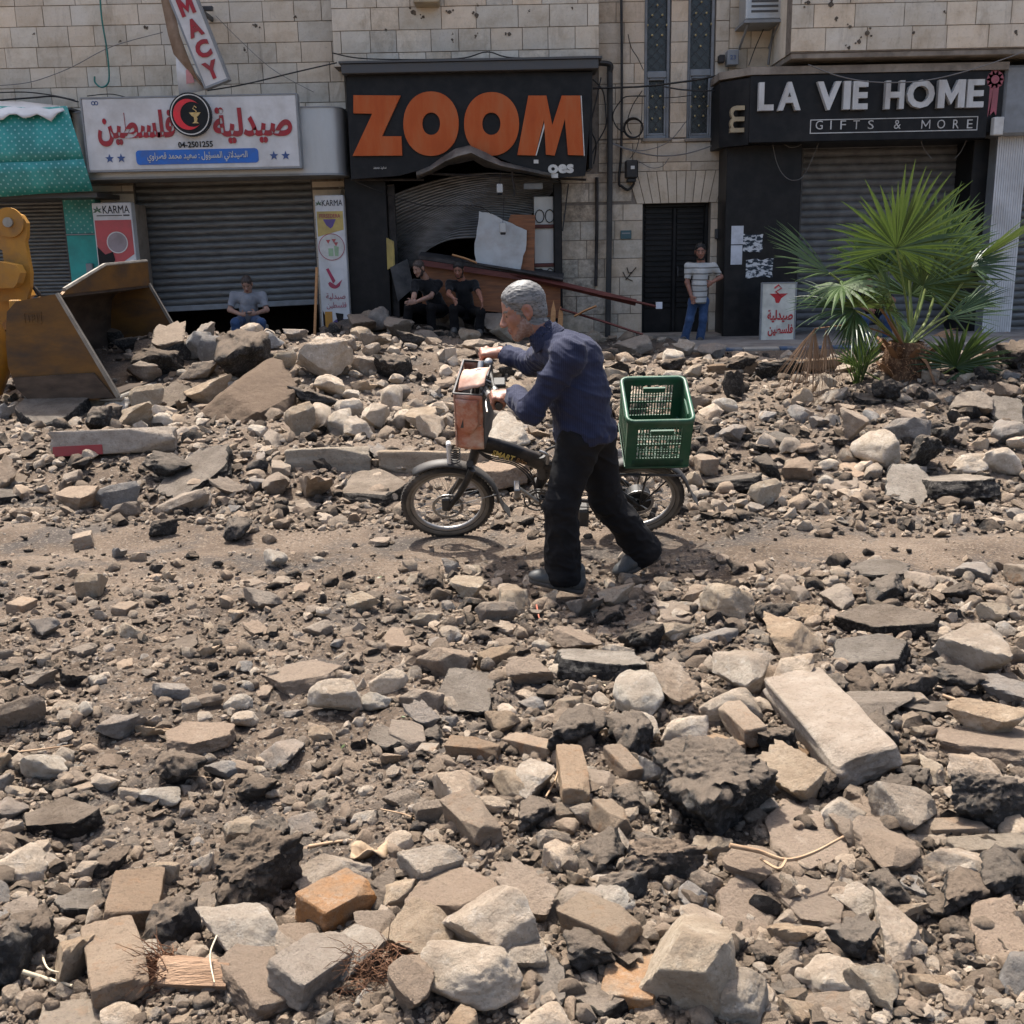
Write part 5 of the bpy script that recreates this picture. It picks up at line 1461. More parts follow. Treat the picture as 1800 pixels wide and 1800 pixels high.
m.prism([(9.62, gz - .01), (Yf2, gz - .01), (Yf2, gz + .235), (10.75, gz + .215), (9.7, gz + .02)], -.015, .015, M=Matrix(((0, 1, 0, a.x), (1, 0, 0, 0), (0, 0, 1, 0), (0, 0, 0, 1))))
o = m.build('spill_guard', M_WORN, ld)
bm = bmesh.new(); bm.from_mesh(o.data); bmesh.ops.recalc_face_normals(bm, faces=bm.faces); bm.to_mesh(o.data); bm.free()
m = MB(); m.tube([Vector((a.x, 9.7, gz + .03)), Vector((a.x, 10.75, gz + .225)), Vector((a.x, Yf2, gz + .245))], .02, 6); m.build('guard_rim', M_EDGE, o)
m = MB(); b = PN[-1]; m.cbox(b.x - .16, b.x + .05, Yn + .0, Yf2, b.z - .03, b.z + .02, .012); m.build('cutting_edge', M_EDGE, ld)
m = MB()
for k in range(4):
    Y = Yn + .35 + k * .6
    m.cbox(PN[4].x - .09, PN[4].x + .01, Y, Y + .05, PN[6].z, PN[2].z, .008)
m.build('back_rib', M_YEL2, ld)
# arm
Ya = 10.4
lev = [(-40, 372), (22, 372), (38, 378), (47, 392), (47, 415), (44, 425), (50, 460), (54, 480), (53, 505), (46, 530), (-5, 530), (8, 470), (4, 440), (-40, 420)]
for dy in (0, .16):
    MB().prism(pp(lev, Ya + dy), Ya + dy, Ya + dy + .07).build('lever_plate', M_YEL2, ld)
c = at(18, 391, Ya)
m = MB(); disc(m, c.x, c.z, .135, Ya - .03, Ya - .002, 28); m.build('pin_boss', M_YEL2, ld)
m = MB(); disc(m, c.x, c.z, .045, Ya - .06, Ya + .30, 20); m.build('pin', M_EDGE, ld)
m = MB(); m.prism(pp([(-160, 458), (0, 460), (28, 466), (35, 480), (30, 498), (24, 506), (-160, 512)], Ya - .2), Ya - .2, Ya - .06); m.build('tilt_link', M_YEL2, ld)
m = MB(); m.prism(pp([(-260, 560), (-60, 480), (40, 505), (48, 520), (30, 535), (-20, 600), (-60, 640), (-260, 700)], Ya + .25), Ya + .25, Ya + .45); m.build('boom_arm', M_YEL2, ld)
m = MB(); m.tube([at(-200, 400, Ya + .1), at(15, 391, Ya + .1)], .06, 14); m.build('tilt_cylinder', M_EDGE, ld, 60)
m = MB(); m.tube([at(-30, 560, Yn + .5), at(-10, 620, Yn + .5), at(-20, 690, Yn + .5)], [.12, .2, .12], 10); m.build('back_bracket', M_YEL2, ld, 60)
m = MB()
hs = [at(55, 500, Ya + .1), at(70, 520, Ya + .1), at(75, 545, Ya + .2)]
m.tube(smooth(hs), .02, 8); m.build('hose', M_CABLE, ld, 60)
for ch in ld.children: pass
# ------------------------------------------------------------------ bicycle, leaning towards the man
base = onz(787, 942, .0)
YB0 = base.y
def bike_axes(L): return Vector((1, 0, 0)), Vector((0, math.cos(L), math.sin(L))), Vector((0, -math.sin(L), math.cos(L)))
def bkL(px, py, w, L):
    X, Nn, U = bike_axes(L)
    d = ray(px, py); o = Vector((0, YB0, 0)) + Nn * w
    t = (o - CAM).dot(Nn) / d.dot(Nn)
    p = CAM + d * t - o
    return p.x, p.dot(U)
best = None
for k in range(10, 40):
    L = rad(k)
    xl, sl_ = bkL(704.5, 881, 0, L); xr, sr_ = bkL(868.5, 881, 0, L)
    r = (xr - xl) / 2
    e = abs(bkL(787, 819.5, 0, L)[1] - bkL(787, 942, 0, L)[1] - 2 * r)
    if best is None or e < best[0]: best = (e, L, r)
LEAN, WR = best[1], best[2]
BX, BN, BU = bike_axes(LEAN)
BM = Matrix(((BX.x, BN.x, BU.x, 0), (BX.y, BN.y, BU.y, YB0), (BX.z, BN.z, BU.z, 0), (0, 0, 0, 1)))
def bk(px, py, w=0.0):
    x, s = bkL(px, py, w, LEAN)
    return Vector((x, w, s))
M_TYRE = rough_mat('dusty_tyre', (.022, .020, .018), (.06, .053, .045), 12, .85, .3, .004, 80, dirt=((.16, .125, .09), .7, 6))
M_WALL = rough_mat('tyre_wall', (.10, .085, .065), (.19, .16, .125), 10, .85)
M_ALU = rough_mat('dull_alloy', (.22, .21, .20), (.38, .37, .35), 9, .4, .05, .002, 60, .8)
M_FRAME = rough_mat('black_frame', (.010, .010, .010), (.03, .028, .026), 7, .4, .05, .002, 60, dirt=((.13, .10, .075), .5, 7))
M_PLASTIC = rough_mat('dusty_black_plastic', (.025, .024, .023), (.06, .056, .05), 8, .55, .05, .002, 60, dirt=((.14, .115, .09), .5, 5))
M_LOGO = flat('logo_yellow', (.55, .42, .12), .5)
fc = bk(787, 881); rc = bk(1120, 884)
bike = thing('bicycle', 'dusty black folding electric bicycle leaning towards the old man in the navy shirt', 'bicycle', (0, 0, 0))
bike.matrix_world = BM
def wheel(c, R, front):
    yaw = Matrix.Translation(c) @ (Matrix.Rotation(rad(3 if front else 0), 4, 'Z'))
    t = .024
    m = MB()
    prof = [(R - t + t * math.cos(a), t * 1.02 * math.sin(a)) for a in np.linspace(0, 2 * math.pi, 14, endpoint=False)]
    m.lathe(prof, (0, 0, 0), 'y', 56, 0, yaw, True)
    w = m.build('wheel', M_TYRE, bike, 60)
    for k in range(90):
        pass
    tr = MB()
    for k in range(64):
        a = 2 * math.pi * k / 64
        for s in (-1, 1):
            Mx = yaw @ Matrix.Rotation(a, 4, 'Y') @ Matrix.Translation((R - .003, s * .009, 0))
            tr.box(-.006, .0042, -.006, .006, -.007, .005, M=Mx)
    tr.build('tread', M_TYRE, w)
    m = MB()
    m.lathe([(R - .050, -.017), (R - .046, -.021), (R - .030, -.0245), (R - .026, -.022), (R - .040, -.012)], (0, 0, 0), 'y', 56, 0, yaw, True)
    m.lathe([(R - .040, .012), (R - .026, .022), (R - .030, .0245), (R - .046, .021), (R - .050, .017)], (0, 0, 0), 'y', 56, 0, yaw, True)
    m.build('tyre_wall', M_WALL, w, 60)
    m = MB(); ri = R - .052
    m.lathe([(ri, -.013), (ri - .016, -.010), (ri - .020, 0), (ri - .016, .010), (ri, .013), (ri + .006, .0)], (0, 0, 0), 'y', 56, 0, yaw, True); m.build('rim', M_ALU, w, 60)
    m = MB()
    hr = .022 if front else .075
    m.lathe([(0, -.05), (.012, -.05), (.012, -.035), (hr, -.032), (hr, .032), (.012, .035), (.012, .05), (0, .05)], (0, 0, 0), 'y', 24, 0, yaw); m.build('hub', M_CABLE, w, 40)
    m = MB()
    for k in range(32):
        a = 2 * math.pi * k / 32; s = 1 if k % 2 else -1
        b = a + (.55 if (k // 2) % 2 else -.55) * (1 if front else .35)
        m.tube([yaw @ Vector((hr * math.cos(b), s * .03, hr * math.sin(b))), yaw @ Vector(((ri - .016) * math.cos(a), 0, (ri - .016) * math.sin(a)))], .0013, 4, cap=False)
    m.build('spoke', M_ALU, w)
    m = MB(); dr = .088
    ring(m, 0, 0, dr - .016, dr, -.040, -.037, 30)
    for k in range(6):
        a = k * math.pi / 3; m.tube([Vector((.02 * math.cos(a), -.038, .02 * math.sin(a))), Vector(((dr - .014) * math.cos(a + .3), -.038, (dr - .014) * math.sin(a + .3)))], .004, 4)
    m.v = [tuple(yaw @ Vector(v)) for v in m.v]
    m.build('brake_disc', M_ALU, w)
    return w
wheel(Vector((fc.x, 0, WR)), WR, True); wheel(Vector((rc.x, 0, WR)), WR, False)
fc, rc = Vector((fc.x, 0, WR)), Vector((rc.x, 0, WR))
def fender(c, a0, a1, R, name='fender'):
    P = []
    for a in np.linspace(rad(a0), rad(a1), 22):
        P.append([Vector((c.x + (R + .012 * math.cos(b)) * math.cos(a), .034 * math.sin(b), c.z + (R + .012 * math.cos(b)) * math.sin(a))) for b in np.linspace(-1.5, 1.5, 7)])
    m = MB(); m.grid(P); o = m.build(name, M_PLASTIC, bike, 60)
    o.modifiers.new('t', 'SOLIDIFY').thickness = .003
    return o
fender(fc, 128, 2, WR + .018)
fender(rc, 150, 12, WR + .018)
for c, a in ((fc, 2), (rc, 12)):
    q = c + Vector(((WR + .03) * math.cos(rad(a)), 0, (WR + .03) * math.sin(rad(a))))
    MB().grid([[q + Vector((0, -.03, 0)), q + Vector((0, .03, 0))], [q + Vector((.02, -.034, -.05)), q + Vector((.02, .034, -.05))], [q + Vector((.055, -.036, -.10)), q + Vector((.055, .036, -.10))]]).build('mudflap', M_PLASTIC, bike).modifiers.new('t', 'SOLIDIFY').thickness = .003
def bt(name, pts, r, mat=M_FRAME, n=10, fl=1.0, par=None):
    return MB().tube(smooth(pts, 5) if len(pts) > 2 else pts, r if not isinstance(r, list) else [r[0] + (r[1] - r[0]) * i / (5 * (len(pts) - 1) if len(pts) > 2 else 1) for i in range(5 * (len(pts) - 1) + 1 if len(pts) > 2 else 2)], n, flat=fl).build(name, mat, par or bike, 60)
hd = bk(838, 792)
b1_, b2_ = bk(846, 780), bk(952, 813)
seat_b = bk(1000, 838)
bt('main_beam', [b1_, bk(880, 788), bk(920, 801), b2_], .032, M_FRAME, 12, 1.6)
bt('main_beam', [bk(956, 815), bk(985, 828), bk(1030, 842)], .028, M_FRAME, 12, 1.35)
bt('hinge', [bk(950, 800), bk(953, 838)], .028, M_PLASTIC, 10)
bt('hinge_lever', [bk(948, 793, -.04), bk(962, 800, -.05), bk(962, 815, -.045)], .009, M_ALU, 8)
bt('head_tube', [bk(842, 770), bk(830, 812)], .027, M_FRAME, 12)
bb = bk(945, 862)
bt('seat_tube', [bb, bk(1000, 770)], .02); bt('seat_post', [bk(1000, 770), bk(1008, 742)], .015, M_ALU)
bt('down_tube', [b2_, bk(950, 840), bb], .022)
m = MB(); q = bk(1020, 735)
m.lathe([(0, -.03), (.07, -.02), (.085, .0), (.06, .02), (0, .028)], (0, 0, 0), 'z', 20, 0, Matrix.Translation(q + Vector((.05, 0, 0))) @ Matrix.Diagonal((1.35, 1, 1, 1))); m.build('saddle', M_PLASTIC, bike, 60)
m = MB(); qb = bk(1025, 905); m.cbox(qb.x - .035, qb.x + .03, -.045, .045, qb.z - .06, qb.z + .07, .012); m.build('controller_box', M_PLASTIC, bike)
for s in (-1, 1):
    bt('fork_leg', [bk(830, 815) + Vector((0, .052 * s, 0)), bk(812, 850) + Vector((0, .056 * s, 0)), fc + Vector((.004, .056 * s, 0))], [.020, .015], M_FRAME, 10)
    bt('chain_stay', [bb + Vector((0, .05 * s, 0)), rc + Vector((0, .065 * s, 0))], .012)
    bt('seat_stay', [bk(1040, 818) + Vector((0, .045 * s, 0)), rc + Vector((0, .065 * s, 0))], .014)
    bt('rack_strut', [bk(1135, 818) + Vector((0, .075 * s, 0)), rc + Vector((0, .068 * s, 0))], .006, M_FRAME, 6)
    bt('rack_strut', [bk(1168, 830) + Vector((0, .075 * s, 0)), rc + Vector((.01, .068 * s, .01))], .005, M_FRAME, 6)
    bt('rack_rail', [bk(1040, 818) + Vector((0, .07 * s, .0)), bk(1195, 822) + Vector((0, .07 * s, 0))], .007, M_FRAME, 6)
    bt('fender_stay', [fc + Vector((0, .05 * s, 0)), fc + Vector(((WR + .02) * .98, .034 * s, .08))], .0022, M_ALU, 5)
bt('fork_crown', [bk(826, 815, -.06), bk(826, 815, .06)], .02)
m = MB()
for k in range(6):
    q = bk(800, 795 + k * 4, -.03); m.lathe([(.026, -.004), (.03, 0), (.026, .004)], (q.x + .0, 0, q.z), 'z', 14, closed=True)
m.build('suspension_boot', M_PLASTIC, bike)
q = bk(789, 795); MB().cbox(q.x - .012, q.x + .014, -.02, .02, q.z - .075, q.z + .07, .008).build('head_lamp', M_WHITE, bike)
bar_n, bar_f = bk(877, 714, -.30), bk(853, 622, .30)
bar_c = (bar_n + bar_f) / 2
bt('steering_post', [bk(841, 772), bk(848, 710), bar_c + Vector((0, 0, -.01))], .018, M_ALU)
hb = bt('handlebar', [bar_n, bar_n.lerp(bar_f, .3), bar_c, bar_n.lerp(bar_f, .7), bar_f], .011, M_PLASTIC)
for a, b in ((bar_n, bar_n.lerp(bar_f, .22)), (bar_f, bar_f.lerp(bar_n, .22))):
    bt('grip', [a, b], .0165, M_CABLE, 12)
m = MB()
gn = (bar_n - bar_f).normalized()
q = bar_n; m.tube([q, q + gn * .006], .019, 14); m.build('grip_end', M_PLASTIC, bike)
for t, s in ((.24, 1), (.76, -1)):
    q = bar_n.lerp(bar_f, t)
    MB().tube([q + Vector((0, 0, -.0)), q + gn * -.03 * s], .02, 10).build('brake_clamp', M_ALU, bike, 60)
    bt('brake_lever', [q + Vector((-.015, 0, -.01)), q + gn * .03 * s + Vector((-.05, 0, -.03)), q + gn * .12 * s + Vector((-.055, 0, -.05))], .006, M_ALU, 8)
q = bar_n.lerp(bar_f, .72) + Vector((0, 0, .03))
m = MB(); m.lathe([(0, .022), (.018, .018), (.026, .0), (.022, -.012), (0, -.014)], q, 'z', 16); m.build('bell', M_ALU, bike, 60)
q = bar_n.lerp(bar_f, .42) + Vector((.03, 0, .0)); MB().cbox(q.x - .03, q.x + .035, q.y - .035, q.y + .035, q.z - .012, q.z + .012, .006).build('display', M_CABLE, bike)
for k in range(5):
    a = bar_n.lerp(bar_f, .3 + .1 * k)
    bt('brake_cable', [a + Vector((-.01, 0, 0)), a + Vector((-.045 - .012 * k, 0, -.06)), bk(850 - 3 * k, 720), bk(843, 765 + 4 * k, -.03 + .015 * k)], .0035, M_CABLE, 5)
for k, (y0, y1) in enumerate(((800, 830), (803, 836), (806, 842))):
    bt('brake_cable', [bk(836, 790, -.03), bk(862, y0 + 2, -.035), bk(905, y0 + 12, -.035), bk(935, y1 + 4, -.035), bb + Vector((-.01, -.03, .0))], .004, M_CABLE, 5)
for k in range(4):
    bt('brake_cable', [bar_n.lerp(bar_f, .32 + .1 * k), bar_n.lerp(bar_f, .35 + .1 * k) + Vector((-.07, 0, .03 - .02 * k)), bk(838 - 5 * k, 700 + 8 * k, .05 - .04 * k), bk(846, 742, -.03 + .02 * k)], .0048, M_ALU if k % 2 else M_CABLE, 6)
for (p0_, p1_, rr0) in (((846, 655, .02), (856, 690, -.08), .021), ((850, 640, .1), (846, 668, .02), .016), ((856, 688, -.08), (866, 700, -.2), .018)):
    bt('bar_clamp', [bk(*p0_) + Vector((-.012, 0, .012)), bk(*p1_) + Vector((-.012, 0, .012))], rr0, M_ALU, 10)
bt('battery_cable', [bk(951, 800, -.03), bk(965, 789, -.03), bk(985, 783, -.03), bk(1010, 786, -.02)], .007, M_CABLE, 6)
m = MB(); ring(m, bb.x, bb.z, .042, .056, -.075, -.069, 26); ring(m, bb.x, bb.z, .072, .080, -.083, -.078, 30); disc(m, bb.x, bb.z, .02, -.09, .09, 16)
for k in range(5):
    a = k * 2 * math.pi / 5; m.tube([(bb.x, -.074, bb.z), (bb.x + .075 * math.cos(a), -.078, bb.z + .075 * math.sin(a))], .006, 5)
m.build('chainwheel', M_PLASTIC, bike)
pe = bk(908, 855, -.1)
bt('crank_arm', [Vector((bb.x, -.095, bb.z)), Vector((pe.x, -.10, pe.z))], .010, M_ALU, 8)
MB().cbox(pe.x - .014, pe.x + .018, -.20, -.115, pe.z + .0, pe.z + .06, .006).build('pedal', M_ALU, bike)
bt('crank_arm', [Vector((bb.x, .095, bb.z)), Vector((2 * bb.x - pe.x, .10, 2 * bb.z - pe.z))], .010, M_ALU, 8)
q = Vector((2 * bb.x - pe.x, .15, 2 * bb.z - pe.z)); MB().cbox(q.x - .04, q.x + .04, .115, .20, q.z - .012, q.z + .012, .006).build('pedal', M_PLASTIC, bike)
bt('chain', [Vector((bb.x, -.072, bb.z + .05)), Vector((rc.x, -.05, rc.z + .035))], .004, M_PLASTIC, 5); bt('chain', [Vector((bb.x, -.072, bb.z - .05)), Vector((rc.x, -.05, rc.z - .035))], .004, M_PLASTIC, 5)
MB().cbox(fc.x - .03, fc.x + .02, -.065, -.045, fc.z - .02, fc.z + .075, .01).build('brake_caliper', M_PLASTIC, bike)
# lettering on the beam
bd = (b2_ - b1_).normalized(); bn = Vector((0, -1, 0)); bu = Vector((-bd.z, 0, bd.x))
def beam_text(body, t0, px_l, px_h, mat=M_LOGO, bold=.02):
    o = b1_ + bd * t0
    Mx = Matrix(((bd.x, 0, bu.x, o.x), (bd.y, 1, bu.y, -.0355), (bd.z, 0, bu.z, o.z - .006), (0, 0, 0, 1)))
    text('lettering', body, 0, px_l, -px_h / 2, px_h / 2, -.002, mat, bike, bold, .003, M=Mx)
beam_text('SMART', .065, .125, .036); beam_text('Bike', .205, .06, .028, flat('logo_faded', (.30, .16, .06), .5), 0)

# ------------------------------------------------------------------ green crate on the rack
M_CRATE = rough_mat('green_plastic', (.010, .060, .030), (.016, .088, .045), 3, .45, .04, .002, 60, dirt=((.12, .13, .10), .55, 5), spec=.4)
cr = thing('crate', 'green slatted plastic crate tied on the rear rack of the bicycle', 'crate', (0, 0, 0))
cr.matrix_world = BM
D2 = .185
cn = -.03 - D2
q0, q1 = bk(1105, 742, cn), bk(1219, 738, cn)
qb0 = bk(1164, 820, cn)
cx0, cx1, ct_, cb_ = q0.x, q1.x, (q0.z + q1.z) / 2, qb0.z
cf = cn + 2 * D2
tp = .018
def wallM(o, ux): # local frame: u along wall, v up, n out
    return o
def lattice(mb, O, U, Nv, Lw, H, rows, ncol, hand=True):
    """openwork wall: O bottom-left corner, U along the wall, Nv outwards"""
    Z = Vector((0, 0, 1))
    Mx = Matrix(((U.x, Nv.x, 0, O.x), (U.y, Nv.y, 0, O.y), (U.z, Nv.z, 1, O.z), (0, 0, 0, 1)))
    t = .003
    def bar(u0, u1, v0, v1, th=t): mb.box(u0, u1, -th, th, v0, v1, M=Mx)
    sd = Lw * .15
    bar(0, sd, 0, H); bar(Lw - sd, Lw, 0, H)
    yb = H * .20
    bar(sd, Lw - sd, 0, yb)
    mid0, mid1 = Lw * .36, Lw * .72
    hb_ = [yb, H * .47, H * .50, H * .86]
    bar(sd, Lw - sd, H * .47, H * .505); bar(sd, Lw - sd, H * .86, H)
    if hand: bar(mid0, mid1, H * .70, H * .80, .006)
    n = ncol
    w = (Lw - 2 * sd) / n
    for i in range(n + 1):
        u = sd + i * w
        bar(u - w * .22, u + w * .22, yb, H * .47)
        top = H * .86
        if hand and mid0 < u < mid1: top = H * .70
        bar(u - w * .22, u + w * .22, H * .505, top)
    for v in (H * .33, H * .60, H * .66): bar(sd, Lw - sd, v - .002, v + .002, .002)
m = MB(); Lx = cx1 - cx0; Ly = cf - cn; Hh = ct_ - cb_
lattice(m, Vector((cx0, cn, cb_)), Vector((1, 0, 0)), Vector((0, -1, 0)), Lx, Hh, 3, 15); m.build('side_wall', M_CRATE, cr)
m = MB(); lattice(m, Vector((cx0, cf, cb_)), Vector((1, 0, 0)), Vector((0, 1, 0)), Lx, Hh, 3, 15); m.build('side_wall', M_CRATE, cr)
m = MB(); lattice(m, Vector((cx0, cn, cb_)), Vector((0, 1, 0)), Vector((-1, 0, 0)), Ly, Hh, 3, 12); m.build('end_wall', M_CRATE, cr)
m = MB(); lattice(m, Vector((cx1, cn, cb_)), Vector((0, 1, 0)), Vector((1, 0, 0)), Ly, Hh, 3, 12); m.build('end_wall', M_CRATE, cr)
m = MB()
for i in range(9): m.box(cx0, cx1, cn + i * Ly / 8.0 - .006, cn + i * Ly / 8.0 + .006, cb_ - .004, cb_ + .004)
for i in range(9): m.box(cx0 + i * Lx / 8 - .006, cx0 + i * Lx / 8 + .006, cn, cf, cb_ - .0035, cb_ + .0045)
m.build('bottom_grid', M_CRATE, cr)
m = MB(); rr = .03
def rrect(off, z):
    out = []
    for (ax_, ay_, a0) in ((cx1 - rr, cf - rr, 0), (cx0 + rr, cf - rr, 90), (cx0 + rr, cn + rr, 180), (cx1 - rr, cn + rr, 270)):
        for t in (0, 30, 60, 90): out.append(Vector((ax_ + (rr + off) * math.cos(rad(a0 + t)), ay_ + (rr + off) * math.sin(rad(a0 + t)), z)))
    return out + [out[0]]
m.grid([rrect(-.006, ct_ - .01), rrect(-.006, ct_ + .004), rrect(-.002, ct_ + .010), rrect(.010, ct_ + .010), rrect(.014, ct_ + .004), rrect(.014, ct_ - .012), rrect(.004, ct_ - .014)]); m.build('rim', M_CRATE, cr, 60)
m = MB(); m.grid([rrect(.003, cb_ - .01), rrect(.003, cb_ + Hh * .16)]); m.build('base_band', M_CRATE, cr, 60).modifiers.new('t', 'SOLIDIFY').thickness = .003

# ------------------------------------------------------------------ orange bag in front of the handlebar
M_BAG = rough_mat('orange_bag', (.34, .105, .06), (.50, .24, .155), 8, .7, .6, .02, 12, dirt=((.56, .48, .40), 1.0, 9))
M_LIN = flat('bag_lining', (.045, .043, .042), .6)
bg_ = thing('delivery_bag', 'worn orange and pink insulated bag, open at the top, on the bicycle handlebar', 'bag', (0, 0, 0))
qn0, qn1 = bk(797, 691, -.13), bk(848, 689, -.13)
qb1 = bk(822, 784, -.13)
Mb = BM @ Matrix.Translation((qn0.x, -.13, qb1.z)) @ Matrix.Rotation(rad(-9), 4, 'Z')
bg_.matrix_world = Mb
bw, bd_, bh = qn1.x - qn0.x, .29, qn0.z - qb1.z
def sheet(fn, nu, nv, name, mat, th=.006):
    P = [[fn(i / nu, j / nv) for j in range(nv + 1)] for i in range(nu + 1)]
    mb = MB(); mb.grid(P); o = mb.build(name, mat, bg_, 180); o.modifiers.new('t', 'SOLIDIFY').thickness = th; return o
wr_ = lambda u, v, s: .012 * float(fbm(np.array([u * 3.0 + s]), np.array([v * 3.5]), seed=4, oct=3)[0])
sheet(lambda u, v: Vector((u * bw, -.010 * math.sin(math.pi * u) + wr_(u, v, 0) * math.sin(math.pi * v), v * bh)), 12, 16, 'side_wall', M_BAG)
sheet(lambda u, v: Vector((u * bw, bd_ + .010 * math.sin(math.pi * u) + wr_(u, v, 3), v * bh)), 12, 16, 'side_wall', M_BAG)
M_BAG2 = rough_mat('bag_pale_face', (.34, .155, .10), (.50, .38, .31), 12, .7, .4, .01, 18)
sheet(lambda u, v: Vector((-.012 * math.sin(math.pi * u) + wr_(u, v, 6), u * bd_, v * bh)), 10, 16, 'front_wall', M_BAG2)
sheet(lambda u, v: Vector((bw + wr_(u, v, 9), u * bd_, v * bh)), 10, 16, 'back_wall', M_LIN)
sheet(lambda u, v: Vector((u * bw, v * bd_, .01)), 4, 4, 'bag_floor', M_LIN)
sheet(lambda u, v: Vector((.008 + u * (bw - .016), .010 + v * (bd_ - .02), bh - .10 - .02 * math.sin(3 * u))), 6, 6, 'lining', M_LIN)
m = MB(); m.tube([(0, -.004, bh), (bw, -.004, bh), (bw, bd_, bh), (0, bd_, bh), (0, -.004, bh)], .007, 6); m.build('zip_edge', M_LIN, bg_)
sheet(lambda u, v: Vector((.02 + u * (bw - .01), .02 + v * (bd_ - .12), bh + .004 + .022 * math.sin(math.pi * v) + .03 * u + wr_(u, v, 12))), 8, 8, 'lid_flap', M_BAG2)
sheet(lambda u, v: Vector((.012 + u * bw * .78, -.016 - .006 * math.sin(math.pi * u), bh * .48 + v * bh * .46 - .06 * math.sin(math.pi * u) * (1 - v))), 8, 8, 'pocket_flap', M_BAG)
m = MB(); m.prism([(.03, bh * .42), (.05, bh * .62), (.075, bh * .68), (.085, bh * .50), (.06, bh * .44)], -.027, -.023); m.build('torn_patch', M_LIN, bg_)
m = MB(); m.tube([(.004, -.012, .0), (.006, -.014, bh * .5), (.004, -.012, bh)], .004, 5); m.tube([(.004, -.012, bh * .47), (bw * .5, -.02, bh * .42), (bw - .01, -.012, bh * .46)], .003, 5); m.build('piping', M_BAG2, bg_)
print('BIKE lean', math.degrees(LEAN), 'R', WR, 'wheelbase', rc.x - fc.x, 'crate', Lx, Ly, Hh, 'bar', BM @ bar_n, BM @ bar_f)
